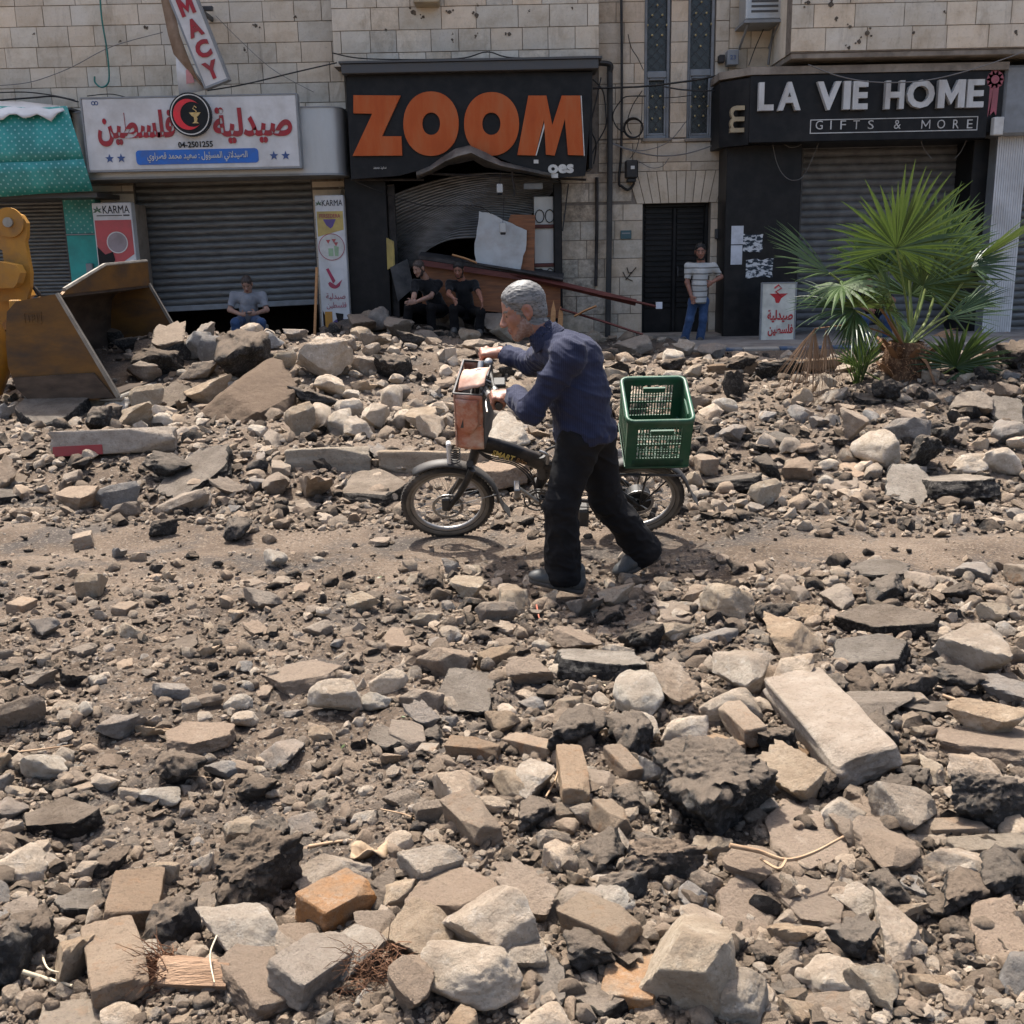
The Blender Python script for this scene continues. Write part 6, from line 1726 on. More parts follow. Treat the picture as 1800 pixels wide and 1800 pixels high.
# ------------------------------------------------------------------ people: one continuous surface each, grown from joints
class Field:
    def __init__(s, lo, hi, h):
        s.lo, s.h = np.array(lo, float), h
        s.n = np.ceil((np.array(hi, float) - s.lo) / h).astype(int) + 1
        s.d = np.full(s.n, 1.0, np.float32)
        s.ax = [s.lo[i] + np.arange(s.n[i]) * h for i in range(3)]
    def _sub(s, lo, hi):
        a = np.clip(np.floor((np.array(lo) - s.lo) / s.h).astype(int), 0, s.n)
        b = np.clip(np.ceil((np.array(hi) - s.lo) / s.h).astype(int) + 1, 0, s.n)
        if np.any(b <= a): return None, None
        sl = tuple(slice(a[i], b[i]) for i in range(3))
        return sl, (s.ax[0][a[0]:b[0]][:, None, None], s.ax[1][a[1]:b[1]][None, :, None], s.ax[2][a[2]:b[2]][None, None, :])
    def _mix(s, sl, d, k, mode):
        o = s.d[sl]
        if mode == 'add':
            if k <= 0: s.d[sl] = np.minimum(o, d); return
            h = np.clip(.5 + .5 * (o - d) / k, 0, 1)
            s.d[sl] = o * (1 - h) + d * h - k * h * (1 - h)
        elif mode == 'sub':
            d = -d
            k = max(k, 1e-4)
            h = np.clip(.5 - .5 * (o - d) / k, 0, 1)
            s.d[sl] = o * (1 - h) + d * h + k * h * (1 - h)
    def cap(s, a, b, ra, rb=None, k=.02, mode='add', sy=1.0):
        rb = ra if rb is None else rb
        a, b = np.array(a, float), np.array(b, float)
        r = max(ra, rb) / min(1, sy) + k + 3 * s.h
        sl, g = s._sub(np.minimum(a, b) - r, np.maximum(a, b) + r)
        if sl is None: return
        v = b - a
        sc = np.array([1, sy, 1])
        vs = v * sc
        L = max(float(vs @ vs), 1e-12)
        p = [(g[i] - a[i]) * sc[i] for i in range(3)]
        t = np.clip((p[0] * vs[0] + p[1] * vs[1] + p[2] * vs[2]) / L, 0, 1)
        d = np.sqrt((p[0] - t * vs[0]) ** 2 + (p[1] - t * vs[1]) ** 2 + (p[2] - t * vs[2]) ** 2) - (ra + (rb - ra) * t)
        s._mix(sl, d.astype(np.float32), k, mode)
    def ell(s, c, r, R=None, k=.02, mode='add'):
        c = np.array(c, float)
        m = max(r) + k + 3 * s.h
        sl, g = s._sub(c - m, c + m)
        if sl is None: return
        R = np.eye(3) if R is None else np.array(R, float)
        q = [g[i] - c[i] for i in range(3)]
        l = [(q[0] * R[0, j] + q[1] * R[1, j] + q[2] * R[2, j]) for j in range(3)]
        k0 = np.sqrt(sum((l[j] / r[j]) ** 2 for j in range(3)))
        k1 = np.sqrt(sum((l[j] / r[j] ** 2) ** 2 for j in range(3))) + 1e-9
        s._mix(sl, (k0 * (k0 - 1) / k1).astype(np.float32), k, mode)
    def half(s, p, n, k=.004):
        """keep only what lies behind the plane (p, n)"""
        n = np.array(n, float); n /= np.linalg.norm(n); p = np.array(p, float)
        d = (s.ax[0][:, None, None] - p[0]) * n[0] + (s.ax[1][None, :, None] - p[1]) * n[1] + (s.ax[2][None, None, :] - p[2]) * n[2]
        s._mix((slice(None),) * 3, (-d).astype(np.float32), k, 'sub')
    def surface(s):
        d = s.d
        neg = d < 0
        c = np.zeros(tuple(s.n - 1), np.uint8)
        for i in (0, 1):
            for j in (0, 1):
                for k in (0, 1):
                    c += neg[i:s.n[0] - 1 + i, j:s.n[1] - 1 + j, k:s.n[2] - 1 + k]
        act = np.nonzero((c > 0) & (c < 8))
        A = np.stack(act, 1)
        idx = np.full(tuple(s.n - 1), -1, np.int32)
        idx[act] = np.arange(len(A))
        acc = np.zeros((len(A), 3)); cnt = np.zeros(len(A))
        cor = [(i, j, k) for i in (0, 1) for j in (0, 1) for k in (0, 1)]
        val = {q: d[A[:, 0] + q[0], A[:, 1] + q[1], A[:, 2] + q[2]].astype(float) for q in cor}
        for q in cor:
            for ax in range(3):
                if q[ax]: continue
                r = list(q); r[ax] = 1; r = tuple(r)
                v0, v1 = val[q], val[r]
                m = (v0 < 0) != (v1 < 0)
                t = np.where(m, v0 / np.where(v0 == v1, 1, v0 - v1), 0)
                p = np.zeros((len(A), 3)) + np.array(q); p[:, ax] += t
                acc += p * m[:, None]; cnt += m
        V = (A + acc / np.maximum(cnt, 1)[:, None]) * s.h + s.lo
        F = []
        for ax in range(3):
            u, w = (ax + 1) % 3, (ax + 2) % 3
            sl0 = [slice(None)] * 3; sl1 = [slice(None)] * 3
            sl0[ax] = slice(0, -1); sl1[ax] = slice(1, None)
            a, b = neg[tuple(sl0)], neg[tuple(sl1)]
            e = np.stack(np.nonzero(a != b), 1)
            ok = (e[:, u] > 0) & (e[:, w] > 0) & (e[:, u] < s.n[u] - 1) & (e[:, w] < s.n[w] - 1)
            e = e[ok]
            fl = a[tuple(e.T)]
            def cell(du, dw):
                q = e.copy(); q[:, u] -= du; q[:, w] -= dw
                return idx[q[:, 0], q[:, 1], q[:, 2]]
            Q = np.stack([cell(1, 1), cell(0, 1), cell(0, 0), cell(1, 0)], 1)
            Q[~fl] = Q[~fl][:, ::-1]
            F.append(Q)
        F = np.concatenate(F)
        F = F[(F >= 0).all(1)]
        return V, F
def vnormals(V, F):
    n = np.cross(V[F[:, 2]] - V[F[:, 0]], V[F[:, 3]] - V[F[:, 1]])
    o = np.zeros_like(V)
    for k in range(4): np.add.at(o, F[:, k], n)
    return o / (np.linalg.norm(o, axis=1, keepdims=True) + 1e-12)

def skin_mat(name, c0, c1, red):
    m, nt, b = new_mat(name)
    v = coord(nt)
    c = ramp(nt, noise(nt, v, 16, 4), [(.35, c0), (.65, c1)]).outputs[0]
    c = mixc(nt, ramp(nt, noise(nt, v, 45, 3), [(.5, (0, 0, 0)), (.7, (.6, .6, .6))]).outputs[0], c, red)
    nt.links.new(c, b.inputs['Base Color'])
    b.inputs['Roughness'].default_value = .52
    b.inputs['Subsurface Weight'].default_value = .12
    b.inputs['Subsurface Radius'].default_value = (.010, .004, .002)
    bump(nt, b, noise(nt, v, 220, 3), .18, .002)
    return m
M_SKIN = skin_mat('skin_tanned', (.20, .085, .052), (.29, .135, .085), (.24, .075, .045))
M_SKIN2 = skin_mat('skin_light', (.26, .15, .105), (.34, .20, .145), (.30, .15, .10))
M_STUB = rough_mat('grey_stubble', (.19, .105, .08), (.25, .175, .145), 90, .7, .2, .002, 200, lo=.42, hi=.6)
M_LIP = flat('lips', (.17, .06, .05), .5)
M_EYE = flat('eye_dark', (.02, .016, .014), .2)
def hair_mat(name, c0, c1):
    m = rough_mat(name, c0, c1, 60, .55, .8, .004, 150, stretch=(1, .5, .6), lo=.38, hi=.62)
    return m
M_HAIRG = rough_mat('grey_hair', (.085, .082, .078), (.22, .213, .203), 30, .5, .7, .004, 60, stretch=(.35, 1.3, 1.6), c2=(.06, .058, .055), s2=80)
M_HAIRB = hair_mat('black_hair', (.008, .007, .006), (.025, .021, .018))
M_HAIRS = hair_mat('shaved_hair', (.03, .022, .018), (.07, .05, .04))
def cloth_mat(name, c0, c1, stripes=None, rough=.85, sheen=.2, axis=(1, 0, 0)):
    m, nt, b = new_mat(name)
    v = coord(nt)
    c = ramp(nt, noise(nt, v, 9, 4), [(.35, c0), (.65, c1)]).outputs[0]
    if stripes:
        for (sc_, col, lo, hi, ax) in stripes:
            w = N(nt, 'TexWave', Scale=sc_, Distortion=.6, Detail=1.0); w.bands_direction = ax
            nt.links.new(v, w.inputs['Vector'])
            g = ramp(nt, w.outputs['Fac'], [(lo, (0, 0, 0)), (hi, (1, 1, 1))]).outputs[0]
            c = mixc(nt, g, c, col)
    nt.links.new(c, b.inputs['Base Color'])
    b.inputs['Roughness'].default_value = rough
    b.inputs['Specular IOR Level'].default_value = .2
    b.inputs['Sheen Weight'].default_value = sheen
    b.inputs['Sheen Roughness'].default_value = .4
    n1 = bump(nt, b, noise(nt, v, 28, 5, .6), .25, .01)
    bump(nt, b, noise(nt, v, 420, 2), .25, .0012, n1)
    return m
M_SHIRT = cloth_mat('navy_pinstripe', (.013, .0155, .034), (.019, .0225, .046), [(38, (.032, .036, .068), .84, .97, 'X')], sheen=.06)
M_TROUS = cloth_mat('black_trousers', (.005, .0046, .005), (.009, .0082, .0085), sheen=.0)
M_GREYT = cloth_mat('grey_tshirt', (.17, .175, .19), (.23, .235, .25))
M_JEANS = cloth_mat('blue_jeans', (.022, .045, .10), (.045, .08, .16))
M_BLKT = cloth_mat('black_tshirt', (.006, .006, .007), (.011, .011, .012))
M_STRIPE = cloth_mat('striped_polo', (.13, .124, .11), (.165, .157, .14), [(3.6, (.022, .022, .026), .74, .80, 'Z'), (3.6, (.42, .41, .38), .14, .08, 'Z')])
M_SHOE = rough_mat('dusty_shoe', (.028, .030, .030), (.058, .060, .058), 18, .5, .3, .003, 120, dirt=((.15, .125, .10), .45, 12))
M_SOLE = rough_mat('shoe_sole', (.03, .028, .026), (.10, .085, .07), 20, .9)
M_BELT = flat('belt', (.02, .017, .015), .5)

def frame_of(f, roll_l=(0, -1, 0)):
    f = Vector(f).normalized(); l = Vector(roll_l); l = (l - f * l.dot(f)).normalized(); u = f.cross(l)
    if u.z < 0: u = -u
    return f, l, u
def person(name, label, J, look, mats, h=.006, hs=1.0, long_sleeve=True, long=True, fold=1.0, shoes=True, hair='short', beard=None, group=None, body_h=None, grip=None, seatr=1.0, brows=True, belt=False):
    """J: joints as world points; look: (forward, towards-camera side) of the head"""
    T = thing(name, label, 'person', J['pelvis'], group)
    off = Vector(J['pelvis'])
    J = {k: np.array(v, float) for k, v in J.items()}
    skin, shirt, trous, hairm = mats[:4]
    f, l, u = frame_of(*look)
    Hc = J['head']
    Rm = np.array([[f.x, l.x, u.x], [f.y, l.y, u.y], [f.z, l.z, u.z]])
    hp = lambda a, b, c: Hc + hs * (Rm @ np.array([a, b, c]))
    allp = np.array([v for v in J.values()])
    lo, hi = allp.min(0) - .30, allp.max(0) + .30
    bh = body_h or h
    B = Field(lo, hi, bh)
    s = hs
    # --- head
    B.ell(hp(-.012, 0, .040), [.100 * s, .078 * s, .088 * s], Rm, .01)
    B.ell(hp(.026, 0, -.022), [.068 * s, .061 * s, .095 * s], Rm, .02)
    for q in (-1, 1):
        B.cap(hp(.004, q * .050, -.058), hp(.062, q * .016, -.098), .020 * s, .018 * s, .025)
        B.ell(hp(.058, q * .037, -.022), [.024 * s, .024 * s, .026 * s], Rm, .02)
        B.cap(hp(.074, q * .012, .024), hp(.062, q * .046, .022), .012 * s, .010 * s, .016)
        B.ell(hp(-.014, q * .078, -.004), [.024 * s, .010 * s, .035 * s], Rm, .006)
        B.ell(hp(-.006, q * .086, -.004), [.012 * s, .007 * s, .020 * s], Rm, .004, 'sub')
        B.ell(hp(-.008, q * .074, -.036), [.011 * s, .009 * s, .011 * s], Rm, .006)
        B.ell(hp(.096, q * .033, .004), [.014 * s, .016 * s, .010 * s], Rm, .012, 'sub')
        B.ell(hp(.074, q * .032, .003), [.0135 * s, .0145 * s, .0125 * s], Rm, .003)
        B.ell(hp(.104, q * .013, -.036), [.011 * s, .009 * s, .008 * s], Rm, .008)
    B.ell(hp(.068, 0, -.102), [.022 * s, .022 * s, .019 * s], Rm, .02)
    B.cap(hp(.086, 0, .014), hp(.112, 0, -.026), .009 * s, .012 * s, .012)
    B.ell(hp(.112, 0, -.031), [.013 * s, .013 * s, .011 * s], Rm, .008)
    B.cap(hp(.092, -.017, -.060), hp(.092, .017, -.060), .0075 * s, None, .008)
    B.cap(hp(.089, -.015, -.073), hp(.089, .015, -.073), .0085 * s, None, .008)
    B.cap(hp(.102, -.020, -.0665), hp(.102, .020, -.0665), .0028 * s, None, .003, 'sub')
    B.cap(hp(-.030, 0, -.05), J['neck'], .052 * s, .058 * s, .03)
    # --- trunk and limbs under the clothes
    B.cap(J['pelvis'], J['chest'], .10, .105, .03, sy=.8); B.cap(J['chest'], J['neck'], .09, .055, .03)
    for q in 'lr':
        B.cap(J['chest'], J['sh_' + q], .07, .045, .03)
        B.cap(J['sh_' + q], J['el_' + q], .045, .037, .02); B.cap(J['el_' + q], J['wr_' + q], .040, .026, .02)
        B.cap(J['pelvis'], J['hip_' + q], .09, .075, .03)
        B.cap(J['hip_' + q], J['kn_' + q], .075, .05, .03); B.cap(J['kn_' + q], J['an_' + q], .05, .036, .02)
        B.cap(J['an_' + q], J['heel_' + q] * .45 + J['toe_' + q] * .55 + (J['an_' + q] - J['heel_' + q]) * .3, .034, .024, .02)
    # --- hands
    for q in 'lr':
        wv, hv = J['wr_' + q], J['ha_' + q]
        if grip and q in grip:
            c, ax, kd = (np.array(x, float) for x in grip[q])     # bar centre, bar axis towards the thumb side, knuckle side
            ax /= np.linalg.norm(ax); kd = kd - ax * (kd @ ax); kd /= np.linalg.norm(kd)
            sd = np.cross(ax, kd)
            if sd @ (wv - c) > 0: sd = -sd                        # fingers run away from the wrist
            rb = .0265
            kn = [c + ax * o + kd * .034 - sd * .012 for o in (.036, .013, -.010, -.032)]
            for i, kk in enumerate(kn): B.cap(wv + ax * (.018 - .012 * i) + (c - wv) * .15, kk, .019, .0125, .018)
            B.ell((c + wv) / 2 + kd * .012, [.034, .030, .024], None, .02)
            for i, o in enumerate((.036, .013, -.010, -.032)):
                p = kn[i]
                for j, an in enumerate((28, 85, 140, 195)):
                    a = rad(an)
                    e = c + ax * (o - .002 * j) + kd * math.cos(a) * (rb + .004) + sd * math.sin(a) * (rb + .002)
                    B.cap(p, e, .0108 - .0009 * j, .0100 - .0009 * j, .005); p = e
                B.ell(kn[i] + kd * .003, [.0115] * 3, None, .008)
            t0 = wv + (c - wv) * .55 + ax * .03
            t1 = c + ax * .048 + kd * .016 - sd * .030; t2 = c + ax * .052 - kd * .006 - sd * .032; t3 = c + ax * .040 - kd * .026 - sd * .012
            B.cap(t0, t1, .017, .0125, .012); B.cap(t1, t2, .0118, .0110, .006); B.cap(t2, t3, .0105, .0088, .006)
            B.cap(J['el_' + q] * .25 + wv * .75, wv, .028, .024, .02)
        else:
            d = hv - wv; L = np.linalg.norm(d) + 1e-9; d = d / L
            nn = np.cross(d, [0, 0, 1.0]); nn = nn / (np.linalg.norm(nn) + 1e-9)
            if 'hn_' + q in J: nn = J['hn_' + q] - hv; nn = nn / np.linalg.norm(nn)
            sd = np.cross(nn, d)
            pc = wv + d * .045
            B.ell(pc, [.046, .038, .016], np.stack([d, sd, nn], 1), .015)
            for i, (o, ll) in enumerate(((.030, .066), (.010, .074), (-.010, .070), (-.029, .056))):
                a = wv + d * .082 + sd * o
                b = a + (d * .92 + nn * .25 * (1 + .2 * i)) * ll * .5; e = b + (d * .65 + nn * .7) * ll * .45
                B.cap(a, b, .0095, .0085, .006); B.cap(b, e, .0085, .007, .004)
            a = wv + d * .03 + sd * .03; b = a + (d * .6 + sd * .75 + nn * .2) * .038; e = b + (d * .9 + sd * .2 + nn * .3) * .03
            B.cap(a, b, .013, .0105, .012); B.cap(b, e, .0105, .0085, .005)
    V, Fq = B.surface()
    loc = (V - Hc) @ Rm / hs
    fc_ = loc[Fq].mean(1)
    fm = np.zeros(len(Fq), int)
    if beard is not None:
        zone = (fc_[:, 2] < -.044 + .05 * np.clip(-(fc_[:, 0] - .05) / .05, -1, .9)) & (fc_[:, 2] > -.13) & (fc_[:, 0] > -.012) & (np.abs(fc_[:, 1]) < .075)
        lipz = (np.abs(fc_[:, 2] + .066) < .011) & (fc_[:, 0] > .083) & (np.abs(fc_[:, 1]) < .022)
        nos = (fc_[:, 0] > .098) & (fc_[:, 2] > -.050)
        nz = fbm(fc_[:, 0] * 60, fc_[:, 1] * 60, fc_[:, 2] * 60, 3, 2); edge = np.clip((-.044 + .05 * np.clip(-(fc_[:, 0] - .05) / .05, -1, .9) - fc_[:, 2]) / .03, 0, 1); fm[zone & ~nos & (nz + edge * 1.3 > .55)] = 1; fm[lipz] = 2
    else:
        lipz = (np.abs(fc_[:, 2] + .066) < .011) & (fc_[:, 0] > .083) & (np.abs(fc_[:, 1]) < .022)
        fm[lipz] = 2
    if hair:
        hz = .80 * (fc_[:, 0] - .068) - .60 * (fc_[:, 2] - .058)
        nz2 = fbm(fc_[:, 0] * 90, fc_[:, 1] * 90, fc_[:, 2] * 90, 7, 2)
        ear = (np.abs(fc_[:, 1]) > .072) & (np.abs(fc_[:, 0] + .012) < .03) & (fc_[:, 2] < .035)
        fm[(hz + nz2 * .012 < .006) & (fc_[:, 2] > -.080) & ~ear & (np.linalg.norm(fc_, axis=1) < .16)] = 4
    for q in (-1, 1):
        e = ((fc_[:, 0] > .080) & (np.abs(fc_[:, 1] - q * .033) < .010) & (np.abs(fc_[:, 2] - .003) < .0042))
        fm[e] = 3
        if brows: fm[(fc_[:, 0] > .055) & (np.abs(fc_[:, 1] - q * .032) < .021) & (np.abs(fc_[:, 2] - .0235 - .0) < .0045)] = 4
    def done(nm, V, Fq, m, fm=None):
        o = link(nm, np_mesh(nm, V - np.array(off), Fq, m, 180, fm), T)
        return o
    done('body', V, Fq, [skin, beard or skin, M_LIP, M_EYE, hairm], fm)
    # --- hair
    if hair:
        Hf = Field(Hc - .17 * s, Hc + .17 * s, min(h, .006) * .8)
        th = {'short': .007, 'crop': .003, 'thick': .016}[hair]
        Hf.ell(hp(-.012, 0, .040), [(.100 + th) * s, (.078 + th * .75) * s, (.088 + th) * s], Rm, .0)
        Hf.ell(hp(-.055, 0, -.030), [(.050) * s, (.056) * s, (.050) * s], Rm, .03)
        Hf.ell(hp(.002, .0, -.012), [.020 * s, .0785 * s, .032 * s], Rm, .004)
        a0 = .022 if hair != 'crop' else .03
        n1 = Rm @ np.array([.80, 0, -.60])
        Hf.half(hp(.066, 0, .060), n1, .016)                                   # hairline over brow and temple
        Hf.half(hp(0, 0, -.078), Rm @ np.array([.1, 0, -1.0]), .02)
        for q in (-1, 1):
            Hf.ell(hp(-.008, q * .086, -.012), [.034 * s, .022 * s, .040 * s], Rm, .004, 'sub')
            Hf.ell(hp(.052, q * .075, -.01), [.040 * s, .03 * s, .055 * s], Rm, .012, 'sub')
        HV, HF = Hf.surface()
        nn = vnormals(HV, HF)
        HV = HV + nn * ((.0026 if hair != 'crop' else .0006) * fbm(HV[:, 0] * 40, HV[:, 1] * 150, HV[:, 2] * 130, 3, 3) * s)[:, None]
        done('hair', HV, HF, hairm)
    # --- shirt
    S = Field(lo, hi, h)
    P, Cc, Nk = J['pelvis'], J['chest'], J['neck']
    tw = mats[4] if len(mats) > 4 else 1.0
    up = Cc - P; up = up / np.linalg.norm(up)
    mid = (P + Cc) / 2
    syb = J['sy'][0] if 'sy' in J else .72
    S.cap(P - up * (.02 if long_sleeve else .09), mid, .156 * tw, .150 * tw, .03, sy=syb); S.cap(mid, Cc, .150 * tw, .138 * tw, .03, sy=syb)
    S.cap(Cc, Cc + (Nk - Cc) * .62, .125 * tw, .085 * tw, .04, sy=.8)
    for q in 'lr': S.cap(Cc + (Nk - Cc) * .45, J['sh_' + q], .085 * tw, (.072 if long_sleeve else .058) * tw, .04)
    for q in 'lr':
        a, b, c = J['sh_' + q], J['el_' + q], J['wr_' + q]
        if long_sleeve:
            S.cap(a, b, .080 * tw, .064 * tw, .03); S.cap(b, b + (c - b) * .55, .062 * tw, .055 * tw, .03); S.cap(b + (c - b) * .55, b + (c - b) * .86, .056 * tw, .050 * tw, .015)
            S.cap(b + (c - b) * .78, b + (c - b) * .88, .052 * tw, .052 * tw, .004)
        else:
            S.cap(Cc + (a - Cc) * .2, a, .088 * tw, .066 * tw, .04); S.cap(Cc + (a - Cc) * .55 - up * .03, a + (b - a) * .3, .075 * tw, .062 * tw, .03)
            S.cap(a, a + (b - a) * .75, .066 * tw, .062 * tw, .03)
    if 'collar' in J: 
        S.cap(Nk + (Hc - Nk) * .05, Nk + (Hc - Nk) * .28, .072, .066, .015)
    S.half(P - up * .075, -up, .006)                                       # hem
    nd = Hc - Nk; nd = nd / np.linalg.norm(nd)
    S.cap(Nk + nd * .02, Nk + nd * .3, .060, .066, .006, 'sub')
    for q in 'lr':
        a, b, c = J['sh_' + q], J['el_' + q], J['wr_' + q]
        if long_sleeve:
            d = (c - b) / np.linalg.norm(c - b); e = b + (c - b) * .88
            S.cap(e + d * .012, e + d * .12, .05, .05, .002, 'sub')
        else:
            d = (b - a) / np.linalg.norm(b - a); e = a + (b - a) * .78
            S.cap(e + d * .055, e + d * .25, .075, .09, .002, 'sub')
    SV, SF = S.surface()
    nn = vnormals(SV, SF)
    def ridge(V, sx, sy_, sz, seed): 
        r = fbm(V[:, 0] * sx, V[:, 1] * sy_, V[:, 2] * sz, seed, 3)
        return 1 - 2.4 * np.abs(r) ** .7
    def rot(V, d):       # coordinates along and across a direction
        d = np.array(d, float); d /= np.linalg.norm(d)
        a = np.cross(d, [0, 1.0, .1]); a /= np.linalg.norm(a); b = np.cross(d, a)
        return np.stack([V @ d, V @ a, V @ b], 1)
    dd = np.zeros(len(SV))
    R1 = rot(SV, up * .75 + np.array([.55, 0, .2]))
    dd += .010 * fold * ridge(R1, 11, 4, 4, 5) + .004 * fold * ridge(R1, 26, 10, 10, 15)
    for q in 'lr':
        a, b, c = J['sh_' + q], J['el_' + q], J['wr_' + q]
        w = np.exp(-(np.linalg.norm(SV - b, axis=1) / .11) ** 2)
        R2 = rot(SV, (b - a) / np.linalg.norm(b - a) + .4 * (c - b) / np.linalg.norm(c - b))
        dd += w * .011 * fold * ridge(R2, 20, 5, 5, 25)
        w = np.exp(-(np.linalg.norm(SV - (a * .7 + Cc * .3), axis=1) / .12) ** 2)
        dd += w * .006 * fold * ridge(rot(SV, (b - a)), 18, 6, 6, 35)
    hemw = np.exp(-(((SV - (P - up * .04)) @ up) / .07) ** 2)
    dd += hemw * .008 * fold * ridge(rot(SV, np.cross(up, [0, 1, 0])), 16, 16, 4, 45)
    SV = SV + nn * dd[:, None]
    done('shirt', SV, SF, shirt)
    if 'collar' in J:
        cf2 = Field(Nk - .16, Nk + .16, h * .7)
        cf2.cap(Nk - nd * .03, Nk + nd * .045, .092, .074, .004); cf2.cap(Nk - nd * .06, Nk + nd * .09, .086, .067, .003, 'sub')
        cf2.half(Nk + nd * .040, nd, .003); cf2.half(Nk - nd * .022, -nd, .003)
        cv, cf3 = cf2.surface(); done('collar', cv, cf3, shirt)
    # --- trousers
    G = Field(lo, hi, h)
    G.cap(P, P + up * .05, .142 * tw, .138 * tw, .03, sy=syb)
    for q in 'lr':
        a, b, c = J['hip_' + q], J['kn_' + q], J['an_' + q]
        G.cap(P, a, .115 * seatr, .105 * seatr, .03, sy=.85)
        G.cap(a, b, .102 * seatr, .080 * seatr, .035); G.cap(b, c, .078 * seatr, (.084 if long else .06) * min(1, seatr), .03)
        d = (c - b) / np.linalg.norm(c - b)
        G.cap(c, c + d * .02, .084 * min(1, seatr), .086 * min(1, seatr), .01)
    G.cap(P + up * .295, P + up * .6, .22, .22, .006, 'sub')
    for q in 'lr':
        b, c = J['kn_' + q], J['an_' + q]; d = (c - b) / np.linalg.norm(c - b)
        G.cap(c + d * .112, c + d * .20, .098, .10, .004, 'sub')
    GV, GF = G.surface()
    nn = vnormals(GV, GF)
    dd = np.zeros(len(GV))
    for q in 'lr':
        a, b, c = J['hip_' + q], J['kn_' + q], J['an_' + q]
        wl = np.exp(-(np.linalg.norm(GV - (b * .5 + c * .5), axis=1) / .25) ** 2)
        dd += wl * .010 * fold * ridge(rot(GV, (c - b) * .5 + np.array([.25, 0, .0])), 7, 13, 13, 55)
        wk = np.exp(-(np.linalg.norm(GV - b, axis=1) / .12) ** 2)
        dd += wk * .009 * fold * ridge(rot(GV, c - b), 22, 6, 6, 65)
        wa = np.exp(-(np.linalg.norm(GV - c, axis=1) / .11) ** 2)
        dd += wa * .010 * fold * ridge(rot(GV, c - b), 20, 5, 5, 75)
        wh = np.exp(-(np.linalg.norm(GV - a, axis=1) / .2) ** 2)
        dd += wh * .008 * fold * ridge(rot(GV, np.array([.6, 0, .8])), 15, 6, 6, 85)
    GV = GV + nn * dd[:, None]
    done('trousers', GV, GF, trous)
    if belt:
        Bt = Field(P - .3, P + .3, h)
        Bt.cap(P + up * .02, P + up * .07, .138 * tw, .134 * tw, .005, sy=syb)
        Bt.half(P + up * .072, up, .003); Bt.half(P + up * .035, -up, .003)
        bv, bf = Bt.surface(); done('belt', bv, bf, M_BELT)
    # --- shoes
    if shoes:
        for q in 'lr':
            an, te = J['an_' + q], J['toe_' + q]
            heel = J['heel_' + q]
            d = te - heel; L = np.linalg.norm(d); d /= L
            upv = an - heel; upv = upv - d * (upv @ d); upv /= np.linalg.norm(upv)
            sdv = np.cross(upv, d)
            K = Field(np.minimum(heel, te) - .14, np.maximum(heel, te) + .16, min(h, .006))
            R3 = np.stack([d, sdv, upv], 1)
            K.cap(heel + d * .045 + upv * .040, heel + d * .15 + upv * .042, .042, .042, .02)
            K.cap(heel + d * .15 + upv * .040, heel + d * (L - .045) + upv * .030, .044, .036, .03)
            K.ell(heel + d * (L - .05) + upv * .030, [.052, .041, .027], R3, .02)
            K.cap(heel + d * .05 + upv * .045, heel + d * .06 + upv * .10, .040, .043, .03)
            K.half(heel + upv * .012, -upv, .006)
            kv, kf = K.surface(); sh = done('shoe', kv, kf, M_SHOE)
            K2 = Field(np.minimum(heel, te) - .14, np.maximum(heel, te) + .16, min(h, .006))
            K2.cap(heel + d * .045 + upv * .012, heel + d * .16 + upv * .012, .046, .046, .0)
            K2.cap(heel + d * .16 + upv * .012, heel + d * (L - .048) + upv * .012, .047, .043, .01)
            K2.half(heel + upv * .018, upv, .003); K2.half(heel - upv * .004, -upv, .003)
            kv, kf = K2.surface()
            so = link('sole', np_mesh('sole', kv - np.array(off), kf, M_SOLE, 180), sh)
    return T

A = at
gn_, gf_ = BM @ bar_n, BM @ bar_f
gax = (gn_ - gf_).normalized()
cn_ = gn_ - gax * .055; cf_ = gf_ + gax * .05
Jm = dict(head=A(920, 546, 5.00), neck=A(962, 594, 4.99), chest=A(1006, 632, 4.99), pelvis=A(1027, 748, 4.98),
          sh_l=A(1000, 626, 4.79), el_l=A(934, 722, 4.84), wr_l=cn_ + Vector((.075, -.005, .035)), ha_l=cn_,
          sh_r=A(972, 612, 5.20), el_r=A(935, 640, 5.50), wr_r=cf_ + Vector((.078, -.02, .030)), ha_r=cf_,
          hip_l=A(1020, 772, 4.90), kn_l=A(986, 888, 4.84), an_l=A(990, 1006, 4.86), heel_l=A(1025, 1042, 4.87), toe_l=A(927, 1021, 4.84),
          hip_r=A(1044, 770, 5.07), kn_r=A(1066, 878, 5.10), an_r=A(1131, 967, 5.15), heel_r=A(1161, 978, 5.17), toe_r=A(1082, 1017, 5.11),
          sy=(.80, 0, 0), collar=A(962, 594, 4.99))
for k in ('sy',): Jm[k] = Jm['chest'].__class__((.80, 0, 0))
syv = Jm.pop('sy')
man = person('person', 'old man with grey hair in a navy pinstripe shirt pushing the bicycle', Jm, ((-1, -.06, -.34), (0, -1, 0)), (M_SKIN, M_SHIRT, M_TROUS, M_HAIRG, .93), .0065, 1.0, True, True, 1.0, True, 'short', M_STUB, None, .005,
             {'l': (cn_, gax, Vector((-.75, 0, .66))), 'r': (cf_, -gax, Vector((-.75, 0, .66)))}, .97, belt=True)
